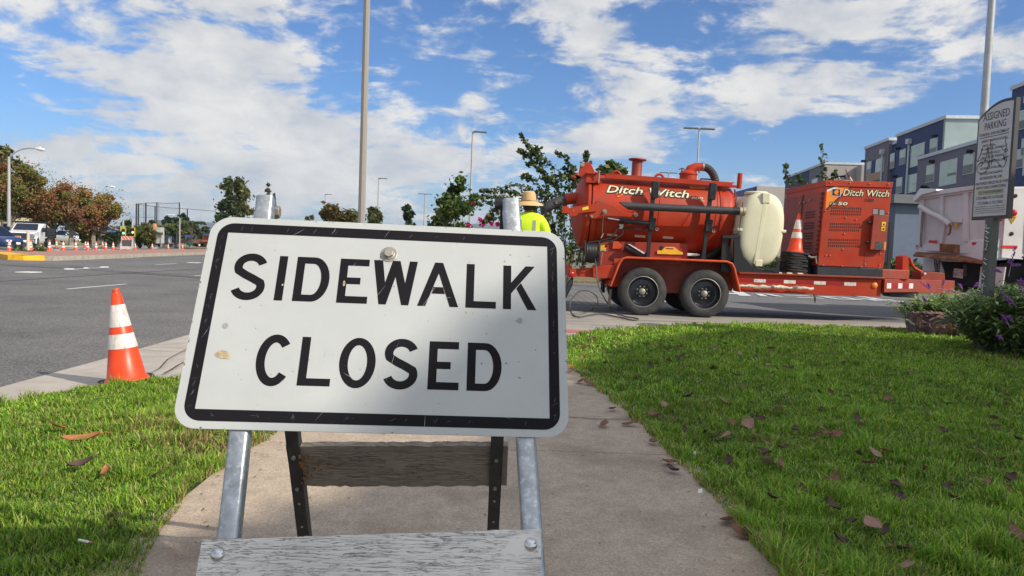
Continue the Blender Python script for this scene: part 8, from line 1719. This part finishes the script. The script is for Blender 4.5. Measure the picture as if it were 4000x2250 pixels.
def pickup(px, pyb, Y, yaw, label, sc=1., dump=True):
    p = P(px, pyb, Y); root = empty('pickup_truck', (0, 0, 0), label, 'truck'); W_ = M_white; w = 1.0
    k = MB(); k.prism([(-w*.97, -1.9, .75), (-w*.97, -1.95, 1.05), (-w*.95, -1.85, 1.28), (-w*.93, -.35, 1.42), (-w*.93, -.2, .72)], (2*w*.95, 0, 0)); k.build('hood', W_, root, bevel=.05)
    k = MB(); k.prism([(-w*.98, -.4, .55), (-w*.98, -.35, 1.42), (-w*.86, .45, 2.0), (-w*.86, 1.15, 2.03), (-w*.98, 1.25, 1.4), (-w*.98, 1.25, .55)], (2*w*.98, 0, 0)); cabn = k.build('cab', W_, root, bevel=.04)
    k = MB(); k.add([(-w*.83, -.33, 1.46), (w*.83, -.33, 1.46), (w*.74, .37, 1.95), (-w*.74, .37, 1.95)], [(0, 1, 2, 3)]); me_ = k.build('windshield', M_glass, cabn, smooth=0); me_.location = (0, -.05, .02)
    for s_ in (-1, 1):
        k = MB(); k.add([(s_*w*.99, -.15, 1.45), (s_*w*.99, 1.05, 1.45), (s_*w*.93, 1.02, 1.9), (s_*w*.93, .45, 1.9)], [(0, 1, 2, 3)]); k.build('side_window', M_glass, cabn, smooth=0); k = MB(); k.box((s_*(w+.2), -.1, 1.5), (.25, .15, .35)); k.build('mirror', M_black, cabn, bevel=.03)
        k = MB(); k.box((s_*w*.78, -1.94, 1.0), (.36, .12, .34)); k.build('headlight', M_chrome, root, bevel=.02)
        for y, dual in ((-1.15, 0), (2.4, 1)):
            c = Vector((s_*(w-.08+dual*.05), y, .42)); k = MB(); k._lathe([(.25, -.14-dual*.1), (.40, -.14-dual*.1), (.42, -.1), (.42, .1), (.4, .14), (.25, .14)], c, Vector((s_, 0, 0)), 22, True); wh = k.build('wheel', M_rubber, root); k = MB(); k._lathe([(.25, .142), (.24, .145), (.08, .08), (.001, .1)], c, Vector((s_, 0, 0)), 16, False); k.build('rim', M_white, wh)
            k = MB(); k.tube([(s_*(w-.0), y+.52*cos(t), .42+.52*sin(t)) for t in [j*pi/10 for j in range(11)]], .05, 6); k.build('wheel_arch', M_black if dual else W_, root, smooth=60)
    k = MB(); k.box((0, -1.97, .98), (1.15, .1, .46)); k.build('grille', mat('grille_dark', (.03, .03, .03, 1), .4), root, bevel=.02); k = MB(); k.box((0, -2.02, .58), (1.95, .22, .26)); k.build('bumper', M_chrome, root, bevel=.03); k = MB(); k.box((0, -2.14, .6), (.32, .02, .16)); k.build('number_plate', M_white, root)
    if dump:
        k = MB(); k.prism([(-1.12, 1.4, .95), (-1.12, 1.4, 1.75), (-1.12, 4.2, 1.6), (-1.12, 4.2, .95)], (2.24, 0, 0)); bed = k.build('dump_bed', mat('bed_black', (.03, .03, .032, 1), .6, var=.3), root, bevel=.02)
        k = MB()
        for z_ in (1.15, 1.42): k.box((1.14, 2.8, z_), (.06, 2.8, .08)); k.box((-1.14, 2.8, z_), (.06, 2.8, .08))
        k.box((1.14, 4.15, 1.5), (.1, .1, 1.3)); k.build('bed_rib', M_black, bed); k = MB(); k.bb((-1.15, .55, 2.08), (1.15, 1.6, 2.16)); k.bb((-1.12, 1.35, 1.0), (1.12, 1.42, 2.16)); k.build('cab_guard', M_black, bed)
    else:
        k = MB(); k.bb((-1.1, 1.4, .7), (1.1, 5.2, 2.1)); k.bb((-1.15, .2, 2.15), (1.15, 1.5, 2.3)); k.build('utility_body', W_, root, bevel=.03)
    root.location = (p.x, p.y, p.z); root.rotation_euler = (0, 0, yaw); root.scale = (sc,)*3; return root
gq = G(95, 971)
pickup(104, 970, 58, .36, 'white pickup with a black dump bed parked beyond the cones', 1.0)
pickup(320, 949, 112, .04, 'second white truck with an overhead rack, seen head-on between autumn trunks', 1.0, False)
# overhead wires
k = MB(); k.tube([P(470, 833, 190), P(520, 848, 190), P(600, 850, 190)], .04, 4); tag(k.build('overhead_wire', mat('wire', (.1, .1, .1, 1), .7), origin=P(520, 848, 190)), 'thin overhead wires right of the autumn trees', 'wire')

# ------------------------------------------------------------------ the big tree out of view on the right that shades the lawn
shade_poly = [(-1.22, 1.2), (-1.14, 1.80), (-1.05, 2.18), (-.86, 2.44), (-.62, 2.72), (-.28, 3.15), (.05, 3.85), (.30, 4.7), (.52, 5.75), (.80, 6.6), (1.2, 7.5), (1.7, 8.4), (2.3, 9.15), (3.0, 9.75), (3.8, 9.85), (4.6, 9.55), (5.2, 8.95), (5.45, 8.1), (5.9, 7.6), (7.5, 7.3), (8.5, 5), (8, 1), (5, -2), (1, -3), (-.8, -1)]
rng = np.random.default_rng(17)
def fillpoly(poly, n, rng):
    xs = [p[0] for p in poly]; ys_ = [p[1] for p in poly]; X = rng.uniform(min(xs), max(xs), n); Y = rng.uniform(min(ys_), max(ys_), n); ok = inpoly(X, Y, poly); return X[ok], Y[ok]
gx, gy = fillpoly(shade_poly, 34000, rng)
# crown height field: lobes
hh_ = 6.2+2.6*vnoise(gx+20, gy+20, .35, 5)+1.2*rng.random(len(gx))*(rng.random(len(gx)) < .7)
pts = np.stack([gx+SA*hh_, gy-SB*hh_, hh_], 1)
cx0, cy0 = float(pts[:, 0].mean()), float(pts[:, 1].mean())
big = empty('shade_tree', (cx0, cy0, 0), 'large broad-leaved tree right of and behind the viewer, shading the lawn', 'tree')
leaf_mesh('crown', pts, .24*rng.uniform(.8, 1.2, len(pts)), palette(rng, np.arange(len(pts))//40, len(pts), GREEN), parent=big, rng=rng, up=1.2, aspect=1.2)
k = MB(); tb_ = Vector((cx0, cy0, 0)); k.tube([tb_-UZ*.2, tb_+UZ*2.2, tb_+UZ*4.2], [.38, .28, .24], 14)
for i in range(0, len(pts), len(pts)//16): c = Vector(pts[i]); k.tube([tb_+UZ*3.6, (tb_+UZ*5.0).lerp(c, .55), c], [.15, .08, .02], 7)
k.build('trunk', M_bark, big)
# haze
k = MB(); k.bb((-3600, -80, -24), (3600, 4300, 150)); hzm = bpy.data.materials.new('air'); hzm.use_nodes = True; t_ = hzm.node_tree; t_.nodes.remove(t_.nodes['Principled BSDF'])
pv = t_.nodes.new('ShaderNodeVolumePrincipled'); pv.inputs['Color'].default_value = (.72, .84, 1, 1); pv.inputs['Density'].default_value = .00016; pv.inputs['Anisotropy'].default_value = .2
t_.links.new(pv.outputs[0], t_.nodes['Material Output'].inputs['Volume']); o = k.build('haze', hzm, smooth=0); o['kind'] = 'stuff'; o['label'] = 'thin bluish haze over the distance'
